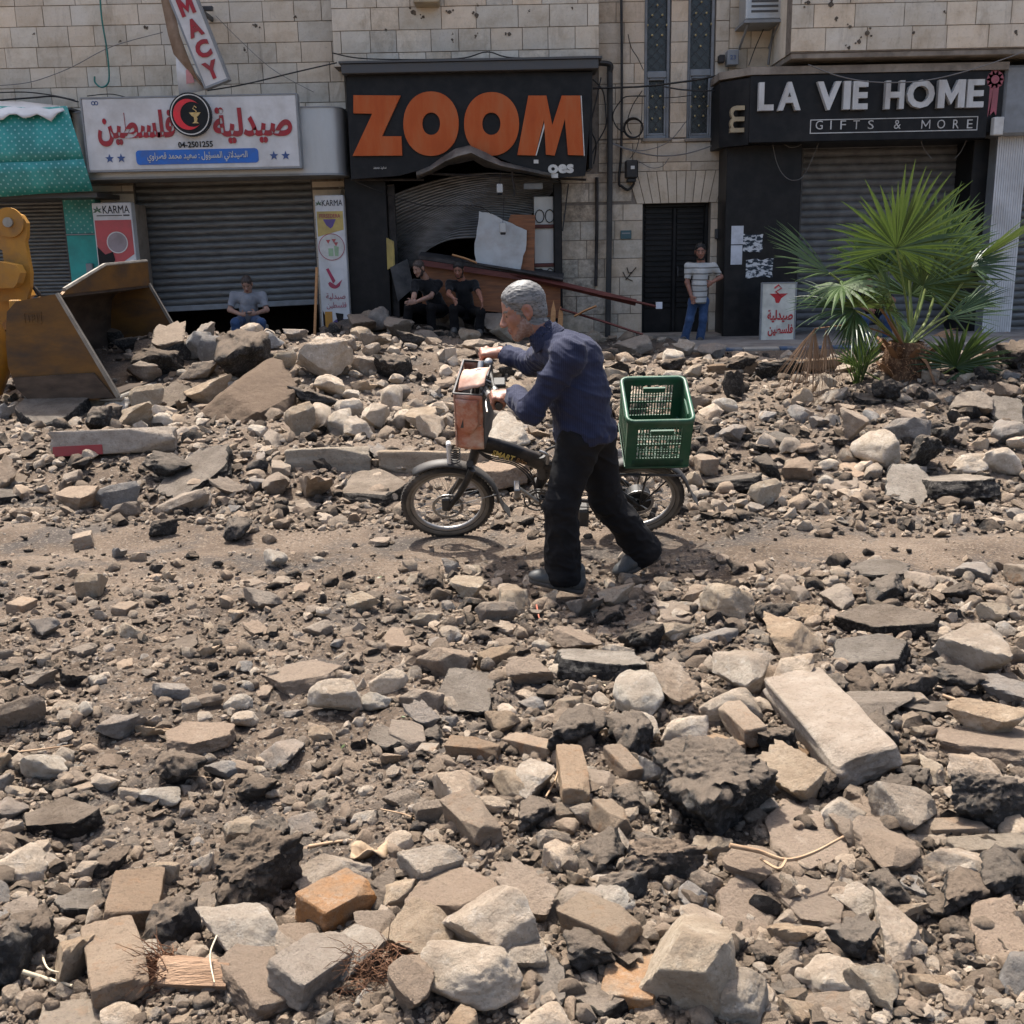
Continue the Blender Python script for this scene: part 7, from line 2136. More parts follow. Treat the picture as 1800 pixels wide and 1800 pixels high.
# wristwatch on the near wrist
wd = (Vector(Jm['wr_l']) - Vector(Jm['el_l'])).normalized()
wc = Vector(Jm['wr_l']) - wd * .012
wm = MB(); Q = wd.to_track_quat('Z', 'Y').to_matrix().to_4x4()
ring_pts = [Matrix.Translation(wc) @ Q @ Vector((.029 * math.cos(a), .029 * math.sin(a), 0)) for a in np.linspace(0, 2 * math.pi, 25)]
wm.tube(ring_pts, .0065, 6, flat=1.2)
wt = wm.build('wristwatch', M_ALU, None, 60)
props(wt, 'steel wristwatch on the wrist of the old man pushing the bicycle', 'watch')
fcn = wc + Vector((0, -.026, .016)); wf = MB(); wf.lathe([(0, -.006), (.015, -.006), (.017, 0), (.015, .006), (0, .006)], (0, 0, 0), 'y', 18, 0, Matrix.Translation(fcn) @ Matrix.Rotation(rad(-30), 4, 'X')); wf.build('dial', M_EDGE, wt, 40)

# people sitting and standing in the shade
sk = lambda: None
H2 = .011
def sit(d): return {k: A(*v) for k, v in d.items()}
p = sit(dict(head=(434, 499, 16.85), neck=(436, 514, 16.92), chest=(437, 527, 16.97), pelvis=(437, 560, 17.05), sh_l=(461, 520, 16.95), el_l=(469, 545, 16.85), wr_l=(450, 551, 16.62), ha_l=(443, 551, 16.56),
             sh_r=(411, 520, 16.95), el_r=(404, 545, 16.85), wr_r=(424, 553, 16.62), ha_r=(432, 552, 16.56), hip_l=(448, 563, 17.0), kn_l=(459, 567, 16.58), an_l=(457, 603, 16.62), heel_l=(457, 609, 16.68), toe_l=(458, 612, 16.45),
             hip_r=(426, 563, 17.0), kn_r=(414, 567, 16.58), an_r=(417, 603, 16.62), heel_r=(417, 609, 16.68), toe_r=(415, 612, 16.45)))
person('person', 'bald man in a grey t-shirt sitting before the half raised shutter, looking at his phone', p, ((.05, -.85, -.52), (-1, 0, 0)), (M_SKIN2, M_GREYT, M_JEANS, M_HAIRS, .88), H2, 1.0, False, fold=.5, hair='crop', seatr=.85)
ph = MB(); q = A(438, 550, 16.54); ph.cbox(q.x - .04, q.x + .04, q.y - .075, q.y + .075, q.z - .005, q.z + .005, .004); o = ph.build('phone', M_CABLE); props(o, 'dark phone held by the man in the grey t-shirt', 'phone')
p = sit(dict(head=(736, 472, 16.78), neck=(747, 489, 16.90), chest=(752, 505, 16.98), pelvis=(772, 543, 17.15), sh_r=(729, 498, 16.78), el_r=(728, 521, 16.62), wr_r=(724, 530, 16.42), ha_r=(719, 532, 16.36),
             sh_l=(771, 499, 17.05), el_l=(757, 521, 16.78), wr_l=(733, 530, 16.45), ha_l=(723, 532, 16.37), hip_r=(762, 545, 17.05), kn_r=(719, 540, 16.65), an_r=(713, 582, 16.70), heel_r=(715, 588, 16.76), toe_r=(707, 592, 16.55),
             hip_l=(778, 545, 17.1), kn_l=(757, 541, 16.66), an_l=(759, 582, 16.72), heel_l=(760, 588, 16.78), toe_l=(755, 592, 16.56)))
person('person', 'man in black with clasped hands sitting on rubble, left one of the seated pair', p, ((-.55, -.75, -.35), (.75, -.6, 0)), (M_SKIN2, M_BLKT, M_TROUS, M_HAIRS, .84), H2, 1.0, False, fold=.5, hair='crop', beard=M_HAIRS, seatr=.85)
p = sit(dict(head=(806, 474, 16.85), neck=(811, 491, 16.95), chest=(813, 507, 17.0), pelvis=(820, 545, 17.15), sh_r=(790, 499, 16.95), el_r=(789, 517, 16.7), wr_r=(797, 524, 16.48), ha_r=(802, 533, 16.44),
             sh_l=(834, 499, 16.98), el_l=(842, 515, 16.8), wr_l=(847, 529, 16.55), ha_l=(848, 540, 16.5), hip_r=(812, 547, 17.1), kn_r=(797, 543, 16.62), an_r=(799, 577, 16.66), heel_r=(800, 583, 16.72), toe_r=(797, 587, 16.5),
             hip_l=(828, 547, 17.1), kn_l=(845, 549, 16.62), an_l=(842, 580, 16.66), heel_l=(842, 586, 16.72), toe_l=(844, 590, 16.5)))
person('person', 'dark haired bearded man in black sitting on rubble, right one of the seated pair', p, ((-.15, -.92, -.32), (1, -.1, 0)), (M_SKIN, M_BLKT, M_TROUS, M_HAIRB, .84), H2, 1.0, False, fold=.5, hair='short', beard=M_HAIRB, seatr=.85)
p = sit(dict(head=(1231, 442, 16.9), neck=(1232, 460, 16.95), chest=(1231, 478, 16.95), pelvis=(1228, 524, 16.95), sh_r=(1210, 468, 16.95), el_r=(1208, 497, 16.92), wr_r=(1215, 520, 16.84), ha_r=(1219, 531, 16.82),
             sh_l=(1254, 468, 16.95), el_l=(1267, 487, 16.98), wr_l=(1252, 496, 16.86), ha_l=(1246, 500, 16.84), hip_r=(1219, 530, 16.95), kn_r=(1212, 562, 16.9), an_r=(1204, 594, 16.93), heel_r=(1205, 600, 16.98), toe_r=(1199, 603, 16.76),
             hip_l=(1237, 530, 16.95), kn_l=(1236, 562, 16.9), an_l=(1231, 595, 16.93), heel_l=(1231, 601, 16.98), toe_l=(1230, 604, 16.74)))
person('person', 'man in a grey striped polo standing hand on hip by the street door', p, ((-.1, -.98, -.12), (1, -.1, 0)), (M_SKIN, M_STRIPE, M_JEANS, M_HAIRB, .80), H2, 1.0, False, fold=.35, hair='short', beard=M_HAIRB, seatr=.78)
p = sit(dict(head=(1524, 490, 16.9), neck=(1528, 505, 16.98), chest=(1531, 520, 17.0), pelvis=(1540, 558, 17.1), sh_r=(1507, 513, 16.95), el_r=(1505, 533, 16.8), wr_r=(1525, 545, 16.6), ha_r=(1534, 547, 16.55),
             sh_l=(1553, 513, 16.98), el_l=(1570, 528, 16.8), wr_l=(1568, 540, 16.6), ha_l=(1566, 548, 16.55), hip_r=(1530, 561, 17.05), kn_r=(1518, 562, 16.62), an_r=(1520, 594, 16.66), heel_r=(1520, 600, 16.72), toe_r=(1518, 604, 16.5),
             hip_l=(1550, 561, 17.05), kn_l=(1562, 562, 16.62), an_l=(1558, 594, 16.66), heel_l=(1558, 600, 16.72), toe_l=(1560, 604, 16.5)))
person('person', 'seated person in dark shirt and jeans half hidden behind the palm', p, ((-.3, -.92, -.15), (1, -.3, 0)), (M_SKIN, M_BLKT, M_JEANS, M_HAIRB, .90), .014, 1.0, False, fold=.7, hair='short', seatr=.85)
for (a, b, l) in ((437, 569, 'dark block under the seated man in the grey t-shirt'), (1540, 566, 'dark block under the seated person behind the palm')):
    q = A(a, b, 17.1); o = MB().cbox(q.x - .25, q.x + .25, 16.9, 17.4, 0, q.z - .03, .02).build('seat_block', M_KC); props(o, l, 'block')
# ------------------------------------------------------------------ rubble
rr_ = np.random.default_rng(11)
def ico(sub):
    bm = bmesh.new(); bmesh.ops.create_icosphere(bm, subdivisions=sub, radius=1)
    v = np.array([q.co[:] for q in bm.verts]); f = np.array([[q.index for q in p.verts] for p in bm.faces]); bm.free()
    return v / np.linalg.norm(v, axis=1, keepdims=True), f
ICO = {k: ico(k) for k in (1, 2, 3, 4, 5)}
def cube_dirs(n):
    vs, fs = {}, []
    key = lambda p: tuple(np.round(p, 5))
    for ax in range(3):
        for s in (-1, 1):
            u, w = (ax + 1) % 3, (ax + 2) % 3
            for i in range(n):
                for j in range(n):
                    q = []
                    for (a, b) in ((0, 0), (1, 0), (1, 1), (0, 1)):
                        p = [0, 0, 0]; p[ax] = s; p[u] = -1 + 2 * (i + a) / n; p[w] = -1 + 2 * (j + b) / n
                        q.append(vs.setdefault(key(p), len(vs)))
                    fs.append(q if s > 0 else q[::-1])
    return np.array(list(vs.keys())), np.array(fs)
CUBE = cube_dirs(14)
def rock_shape(kind, seed, sub):
    g = np.random.default_rng(seed)
    if kind == 'brick':
        v, f = CUBE[0].copy(), CUBE[1]
        b = .88
        q = np.clip(v, -b, b)
        d = v - q
        v = q + d / np.maximum(np.linalg.norm(d, axis=1, keepdims=True), 1e-9) * np.minimum(np.linalg.norm(d, axis=1, keepdims=True), 1 - b) 
        for k in range(g.integers(2, 5)):                      # knocked-off corners
            n = g.choice([-1, 1], 3) * g.uniform(.5, 1, 3); n /= np.linalg.norm(n)
            o = g.uniform(1.10, 1.38)
            e = v @ n - o
            v = v - np.maximum(e, 0)[:, None] * n
        ns = fbm(v[:, 0] * 2.2 + seed, v[:, 1] * 2.2, v[:, 2] * 2.2, seed, 4, .6)
        v = v * (1 + .06 * ns[:, None] + .05 * fbm(v[:, 0] * .9 + seed, v[:, 1] * .9, v[:, 2] * .9, seed + 3, 2)[:, None])
    else:
        d, f = ICO[sub]
        P, o, k = [], [], 26
        if kind in ('lime', 'block'):
            m = g.integers(9, 14)
            for i in range(m):
                n = g.normal(size=3); n /= np.linalg.norm(n); P.append(n); o.append(g.uniform(.62, .95))
            k, amp, fr = 70, .065, 2.4
        elif kind == 'round':
            for i in range(16):
                n = g.normal(size=3); n /= np.linalg.norm(n); P.append(n); o.append(g.uniform(.82, .98))
            k, amp, fr = 26, .085, 2.1
        elif kind == 'asph':
            for i in range(9):
                n = g.normal(size=3); n /= np.linalg.norm(n); P.append(n); o.append(g.uniform(.68, 1.0))
            P.append(np.array([0, 0, 1.0])); o.append(.62)
            k, amp, fr = 22, .17, 3.2
        else:                                                   # slab
            P += [np.array([g.uniform(-.06, .06), g.uniform(-.06, .06), 1]), np.array([0, 0, -1.0])]; o += [.26, .26]
            m = g.integers(5, 8); a0 = g.uniform(0, 6.28)
            for i in range(m):
                a = a0 + 2 * math.pi * i / m + g.uniform(-.35, .35)
                n = np.array([math.cos(a), math.sin(a), g.uniform(-.25, .25)]); n /= np.linalg.norm(n); P.append(n); o.append(g.uniform(.66, 1.0))
            k, amp, fr = 55, .06, 3.0
        P = np.array(P); o = np.array(o)
        if kind == 'slab': d = d * np.array([1, 1, .36]); d = d / np.linalg.norm(d, axis=1, keepdims=True)
        t = (d @ P.T) / o[None, :]
        r = 1 / (np.log(np.exp(k * t).sum(1)) / k)
        v = d * r[:, None]
        ns = fbm(v[:, 0] * fr + seed * 3.1, v[:, 1] * fr, v[:, 2] * fr, seed, 5, .58)
        if kind == 'slab':
            side = np.clip(1 - np.abs(v[:, 2]) / .27, 0, 1) ** .5
            v = v * np.stack([1 + amp * 2.2 * ns * (.3 + side)] * 2 + [1 + .10 * ns], 1)
        else:
            v = v * (1 + amp * ns[:, None] * 1.6)
            if kind == 'asph': v = v * (1 + .11 * np.abs(fbm(v[:, 0] * 9, v[:, 1] * 9, v[:, 2] * 9, seed + 5, 2))[:, None])
    lo, hi = v.min(0), v.max(0)
    v = (v - (lo + hi) / 2) / (hi - lo)
    if kind in ('lime', 'round', 'asph'):                     # no blades: draw again when one direction is thin
        e = np.linalg.eigvalsh(np.cov(v.T))
        if e[0] < .36 * e[2]: return rock_shape(kind, seed + 1009, sub)
    return v, f

def stone_mat(name, c0, c1, chip, dust, asphalt=False, island=False, slab=False, sc_=9):
    m, nt, b = new_mat(name)
    v = coord(nt)
    c = ramp(nt, noise(nt, v, sc_, 6, .65), [(.32, c0), (.66, c1)]).outputs[0]
    if chip is not None:
        g = ramp(nt, noise(nt, v, 22, 5, .7), [(.54, (0, 0, 0)), (.64, (1, 1, 1))]).outputs[0]
        c = mixc(nt, math_(nt, 'MULTIPLY', g, .6), c, chip)
    if asphalt:
        g = N(nt, 'TexVoronoi', Scale=70.0); nt.links.new(v, g.inputs['Vector'])
        gg = ramp(nt, g.outputs['Color'], [(.60, (0, 0, 0)), (.80, (1, 1, 1))]).outputs[0]
        c = mixc(nt, math_(nt, 'MULTIPLY', gg, .45), c, (.20, .185, .165))
    geo = nt.nodes.new('ShaderNodeNewGeometry')
    if slab:                                                   # the road face is worn and dusty, the broken edge is black
        tc = nt.nodes.new('ShaderNodeTexCoord'); sp = nt.nodes.new('ShaderNodeSeparateXYZ'); nt.links.new(tc.outputs['Normal'], sp.inputs[0])
        f = math_(nt, 'ADD', sp.outputs[2], math_(nt, 'MULTIPLY', math_(nt, 'SUBTRACT', noise(nt, v, 14, 4), .5), .8))
        f = ramp(nt, f, [(.52, (0, 0, 0)), (.70, (1, 1, 1))]).outputs[0]
        top = ramp(nt, noise(nt, v, 7, 6, .65), [(.35, (.20, .165, .13)), (.65, (.33, .285, .235))]).outputs[0]
        g = ramp(nt, noise(nt, v, 60, 3), [(.55, (0, 0, 0)), (.65, (.5, .5, .5))]).outputs[0]
        top = mixc(nt, g, top, (.12, .105, .09))
        c = mixc(nt, f, c, top)
    elif dust is not None:                                     # dust lies on faces that look up
        sp = nt.nodes.new('ShaderNodeSeparateXYZ'); nt.links.new(geo.outputs['Normal'], sp.inputs[0])
        f = math_(nt, 'ADD', math_(nt, 'MULTIPLY', sp.outputs[2], .48), math_(nt, 'MULTIPLY', noise(nt, v, 13, 7, .75), 1.0))
        f = ramp(nt, f, [(.66, (0, 0, 0)), (.90 if asphalt else 1.0, (dust[1],) * 3)]).outputs[0]
        c = mixc(nt, f, c, dust[0])
    pit = ramp(nt, noise(nt, v, 75, 5, .7), [(.36, (1, 1, 1)), (.45, (0, 0, 0))]).outputs[0]
    c = mixc(nt, math_(nt, 'MULTIPLY', pit, .30), c, (.07, .055, .042))        # fine dark pits set by noise
    if island:
        w = ramp(nt, geo.outputs['Random Per Island'], [(0, (.62, .60, .58)), (.5, (.95, .93, .90)), (1, (1.25, 1.2, 1.14))]).outputs[0]
        c = mixc(nt, 1.0, c, w, 'MULTIPLY')
    else:
        oi = nt.nodes.new('ShaderNodeObjectInfo')
        c = mixc(nt, 1.0, c, oi.outputs['Color'], 'MULTIPLY')
    nt.links.new(c, b.inputs['Base Color'])
    b.inputs['Roughness'].default_value = .9 if not asphalt else .8
    b.inputs['Specular IOR Level'].default_value = .2
    n1 = bump(nt, b, noise(nt, v, 26, 8, .76), 1.0 if asphalt else .85, .06 if asphalt else .036)
    bump(nt, b, noise(nt, v, 120, 6, .75), 1.0 if asphalt else .8, .016 if asphalt else .009, n1)
    return m
DUST = (.26, .203, .152)
RM = {}
for isl in (False, True):
    s_ = '_loose' if isl else ''
    RM['lime', isl] = stone_mat('limestone' + s_, (.38, .31, .235), (.55, .48, .395), (.62, .57, .50), (DUST, .75), island=isl)
    RM['dusty', isl] = stone_mat('dusty_stone' + s_, (.20, .152, .112), (.33, .265, .20), (.40, .34, .27), (DUST, .8), island=isl)
    RM['asph', isl] = stone_mat('asphalt' + s_, (.026, .024, .022), (.085, .077, .068), None, ((.215, .168, .125), .95), True, isl)
RM['slab', False] = stone_mat('broken_asphalt', (.018, .017, .016), (.055, .05, .045), None, None, True, False, True)
RM['brick', False] = stone_mat('paving_brick', (.27, .20, .14), (.38, .305, .225), (.33, .19, .10), (DUST, .55), sc_=6)
RM['ochre', False] = stone_mat('ochre_brick', (.33, .245, .165), (.46, .22, .075), (.46, .38, .29), (DUST, .4), sc_=14)
RM['grey', False] = stone_mat('grey_stone', (.17, .155, .138), (.30, .275, .245), (.38, .36, .33), (DUST, .6))
RM['kerb', False] = stone_mat('kerb_stone', (.33, .28, .225), (.45, .395, .33), (.25, .21, .165), (DUST, .5))

KINDS = {  # code: name, category, shape, material, height share, colour word, noun, tint
    'L': ('rock', 'rock', 'lime', 'lime', .78, 'pale', 'limestone rock', (1, .98, .95)),
    'W': ('rock', 'rock', 'round', 'lime', .74, 'whitish', 'rounded rock', (1.12, 1.12, 1.10)),
    'T': ('rock', 'rock', 'lime', 'lime', .78, 'tan', 'angular rock', (.90, .84, .75)),
    'D': ('dusty_stone', 'stone', 'lime', 'dusty', .66, 'brown', 'dusty stone', (1, 1, 1)),
    'G': ('dusty_stone', 'stone', 'lime', 'grey', .66, 'grey', 'stone', (1, 1, 1)),
    'A': ('asphalt_chunk', 'asphalt', 'asph', 'asph', .70, 'black', 'asphalt lump', (1, 1, 1)),
    'S': ('asphalt_slab', 'asphalt', 'slab', 'slab', .24, 'dusty', 'asphalt slab', (.80, .77, .74)),
    'P': ('stone_slab', 'slab', 'slab', 'dusty', .22, 'flat beige', 'stone slab', (1.05, 1.02, 1.0)),
    'B': ('paving_brick', 'brick', 'brick', 'brick', .40, 'tan', 'paving brick', (1, 1, 1)),
    'O': ('paving_brick', 'brick', 'brick', 'ochre', .40, 'orange-stained', 'paving brick', (1, 1, 1)),
    'K': ('kerb_stone', 'kerb stone', 'brick', 'kerb', .34, 'pale', 'kerb stone', (1, 1, 1)),
}
GROUPS = {'rock': 'loose rocks in the rubble', 'dusty_stone': 'dusty stones in the rubble', 'asphalt_chunk': 'asphalt lumps in the rubble', 'asphalt_slab': 'broken asphalt slabs', 'stone_slab': 'flat stone slabs in the rubble', 'paving_brick': 'paving bricks torn from the road', 'kerb_stone': 'kerb stones torn from the median'}
_rk = {}
def rock_mesh(shape, mat, var, sub):
    k = (shape, mat, var, sub)
    if k not in _rk:
        v, f = rock_shape(shape, 100 + var * 7 + len(shape) * 31, sub)
        _rk[k] = np_mesh({'brick': 'brick_block'}.get(shape, 'rock_' + shape), v, f, RM[mat, False], 38 if shape in ('lime', 'slab', 'brick') else 50)
    return _rk[k]
LAND = [('the palm husk', 335, 1728), ('the orange-stained paving brick', 592, 1623), ('the big diagonal kerb stone', 1465, 1310), ("the old man's front shoe", 975, 1035), ('the front wheel', 787, 900), ('the rear wheel', 1135, 900),
        ('the digger bucket', 140, 640), ('the palm trunk', 1588, 690), ('the cream sign board', 1367, 570), ('the brown tile with the branch', 1420, 1592), ('the big asphalt clump', 1245, 1435), ('the tall beige paving block', 206, 1732),
        ('the large round white rock', 835, 1742), ('the pale triangular shard', 1656, 1525), ('the tallest tan boulder', 1196, 1713), ('the long pale kerb stone', 195, 795), ('the tilted limestone slab', 566, 633), ('the hanging dead frond', 1400, 650),
        ('the seated pair in black', 780, 590), ('the green crate', 1155, 760), ('the dark upright shard', 1289, 678), ('the cracked asphalt slab', 1045, 1750), ('the sandy dirt patch', 450, 1390), ('the man in the grey t-shirt', 437, 590), ('the pavement kerb', 1280, 632),
        ('the leaning tan rock on the track', 170, 1035), ('the curved asphalt slab', 435, 705), ('the dark shard under the bag', 660, 868), ('the bottom right corner', 1790, 1790), ('the bottom left corner', 10, 1790), ('the right edge', 1800, 1000), ('the right edge', 1800, 1350), ('the left edge', 0, 1000), ('the left edge', 0, 1350)]
used_labels = {}
def where(px, py, n):
    L = sorted(LAND, key=lambda q: (q[1] - px) ** 2 + ((q[2] - py) * 1.3) ** 2)
    nm, lx, ly = L[n]
    dx, dy = px - lx, py - ly
    dist = math.hypot(dx, dy)
    if abs(dx) > 1.8 * abs(dy): r = 'left of' if dx < 0 else 'right of'
    elif abs(dy) > 1.8 * abs(dx): r = 'in front of' if dy > 0 else 'behind'
    else: r = ('in front of' if dy > 0 else 'behind') + ' and ' + ('left of' if dx < 0 else 'right of')
    if 'edge' in nm or 'corner' in nm: return 'near ' + nm
    return ('just ' if dist < 90 else '' if dist < 190 else 'well ') + r + ' ' + nm
def rock_label(code, px, py, wpx, own=None):
    if own: return own
    colour, noun = KINDS[code][5:7]
    size = 'small' if wpx < 45 else 'medium' if wpx < 75 else 'large' if wpx < 120 else 'very large'
    base = f'{size} {colour} {noun}'
    a = where(px, py, 0)
    shp = ['', 'squat ', 'jagged ', 'blunt ', 'lopsided ']
    tries = [f'{base} {where(px, py, k)}' for k in range(4)] + [f'{base} {where(px, py, i)} and {where(px, py, j)}'.replace('well ', '') for i, j in ((0, 1), (0, 2), (1, 2), (0, 3))]
    tries += [f'{base} {where(px, py, k)}' for k in range(4, 12)] + [f'{x}{base} {where(px, py, k)}' for x in shp[1:] for k in range(3)] * (wpx > 60)
    for t in tries:
        if t not in used_labels and len(t.replace(',', ' ').split()) <= 16: return t
    return tries[0]
placed = []
def put(code, M, px, py, wpx, own=None, tint=None, var=None):
    name, cat, shape, mat, hf, *_r = KINDS[code]
    sub = 5 if wpx > 115 else 4 if wpx > 48 else 3
    var = int(rr_.integers(0, 7 if shape != 'brick' else 5)) if var is None else var
    o = link(name, rock_mesh(shape, mat, var, sub if shape != 'brick' else 0))
    o.matrix_world = M
    lb = rock_label(code, px, py, wpx, own)
    used_labels[lb] = 1
    props(o, lb, cat, GROUPS[name], 'thing')
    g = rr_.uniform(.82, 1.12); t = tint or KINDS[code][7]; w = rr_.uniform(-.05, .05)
    o.color = (t[0] * g * (1 + w), t[1] * g, t[2] * g * (1 - w), 1)
    placed.append((px, py, wpx))
    return o
def place(code, px, py, w, h, yaw=None, tilt=None, own=None, hf=None, var=None, tint=None):
    k_ = 1.16 if py > 1050 else 1.08
    w, h = w * k_, h * k_
    c = onground(px, py + .30 * h)
    s = pxm(c); Wd = w / s
    a = math.atan2(CAMZ - c.z, math.hypot(c.x, c.y))
    hf = hf or KINDS[code][4]
    Ht = hf * Wd * (1 if KINDS[code][2] != 'slab' else 1)
    vis = 1.06 * h / s
    Wd *= 1.05
    D = math.sqrt(max(vis ** 2 - (Ht * math.cos(a)) ** 2, 0)) / math.sin(a)
    slab_ = KINDS[code][2] == 'slab'
    lo_, hi_ = .55 * Wd, (1.75 if slab_ else 1.35) * Wd
    if D < lo_: D = lo_; Ht = max(.45 * Ht, math.sqrt(max(vis ** 2 - (D * math.sin(a)) ** 2, 0)) / math.cos(a))
    lean = 0.0
    if D > hi_ and slab_ and w < 62: D = hi_; Ht = min(.34 * Wd, Ht * 1.25)
    elif D > hi_ and slab_: lean = min(.55, (vis / (D * math.sin(a)) if D else 0) * .0 + .35); D = hi_; Ht = min(.34 * Wd, Ht * 1.25)
    elif D > hi_: D = hi_; Ht = min(1.25 * Wd, max(Ht, math.sqrt(max(vis ** 2 - (D * math.sin(a)) ** 2, 0)) / math.cos(a)))
    c = onground(px, py + .5 * h - .5 * D * math.sin(a) * s)
    sl = KINDS[code][2]
    yw = rr_.uniform(-.35, .35) + (math.pi if rr_.random() < .5 else 0) if yaw is None else rad(yaw)
    mx = .30 if sl in ('lime', 'round', 'asph') else .16
    tx_, ty_ = (rr_.uniform(-mx, mx), rr_.uniform(-mx, mx)) if tilt is None else (rad(tilt[0]), rad(tilt[1]))
    tx_ += lean * (1 if abs(yw) < 1.6 else -1)
    M = Matrix.Translation((c.x, c.y, c.z + Ht * .5 - .07 * Ht)) @ Euler((tx_, ty_, yw)).to_matrix().to_4x4() @ Matrix.Diagonal((Wd, D, Ht, 1))
    return put(code, M, px, py, w, own, tint, var)
def barrock(code, p0, p1, width_px, thick_px, own=None, lift=0, roll=0, var=None, tint=None):
    """long block between two picture points on the ground"""
    a, b = onground(*p0), onground(*p1)
    m = (a + b) / 2; s = pxm(m)
    d = b - a; L = d.length
    al = math.atan2(CAMZ - m.z, math.hypot(m.x, m.y))
    Wd, T = width_px / s, thick_px / s
    x = d.normalized(); z = Vector((0, 0, 1)); y = z.cross(x).normalized(); z = x.cross(y)
    Rm_ = Matrix((x, y, z)).transposed().to_4x4()
    M = Matrix.Translation(m + Vector((0, 0, T * .36 + lift))) @ Rm_ @ Matrix.Rotation(rad(roll), 4, 'X') @ Matrix.Diagonal((L, Wd, T, 1))
    return put(code, M, (p0[0] + p1[0]) / 2, (p0[1] + p1[1]) / 2, max(abs(p1[0] - p0[0]), width_px), own, tint, var)

# the stones one can tell apart in the photograph: kind, place, size, all in picture pixels
own = {(835, 1742): 'large round white rock at the bottom centre, standing on the smaller rubble', (462, 1568): 'black crumbly asphalt lump behind the large white rock beside the palm husk', (1245, 1435): 'biggest asphalt clump, a crusted brown-black lump left of the pale hexagonal slab',
       (1196, 1713): 'tallest tan boulder at the bottom, between orange rock and asphalt slab', (566, 633): 'tilted limestone slab with dark broken edge on the heap behind the bicycle', (435, 705): 'curved asphalt slab tipped on edge in front of the heap, right of the bucket',
       (1656, 1525): 'pale triangular shard with striped side in the right foreground', (1045, 1750): 'cracked asphalt slab at the bottom, left of the tan boulder', (1420, 1592): 'brown square tile with a dry branch lying across it', (1289, 678): 'dark upright shard of asphalt behind the green crate',
       (170, 1035): 'leaning tan rock alone on the dirt track at the left', (1726, 1168): 'large pale limestone boulder near the right edge above the beige slab', (858, 1657): 'broad pale flat-topped rock behind the large round white rock', (418, 1662): 'large white rock behind the palm husk',
       (657, 868): 'pale asphalt slab with black broken edge just left of the front wheel', (592, 1623): 'orange-stained paving brick in the lower left foreground'}
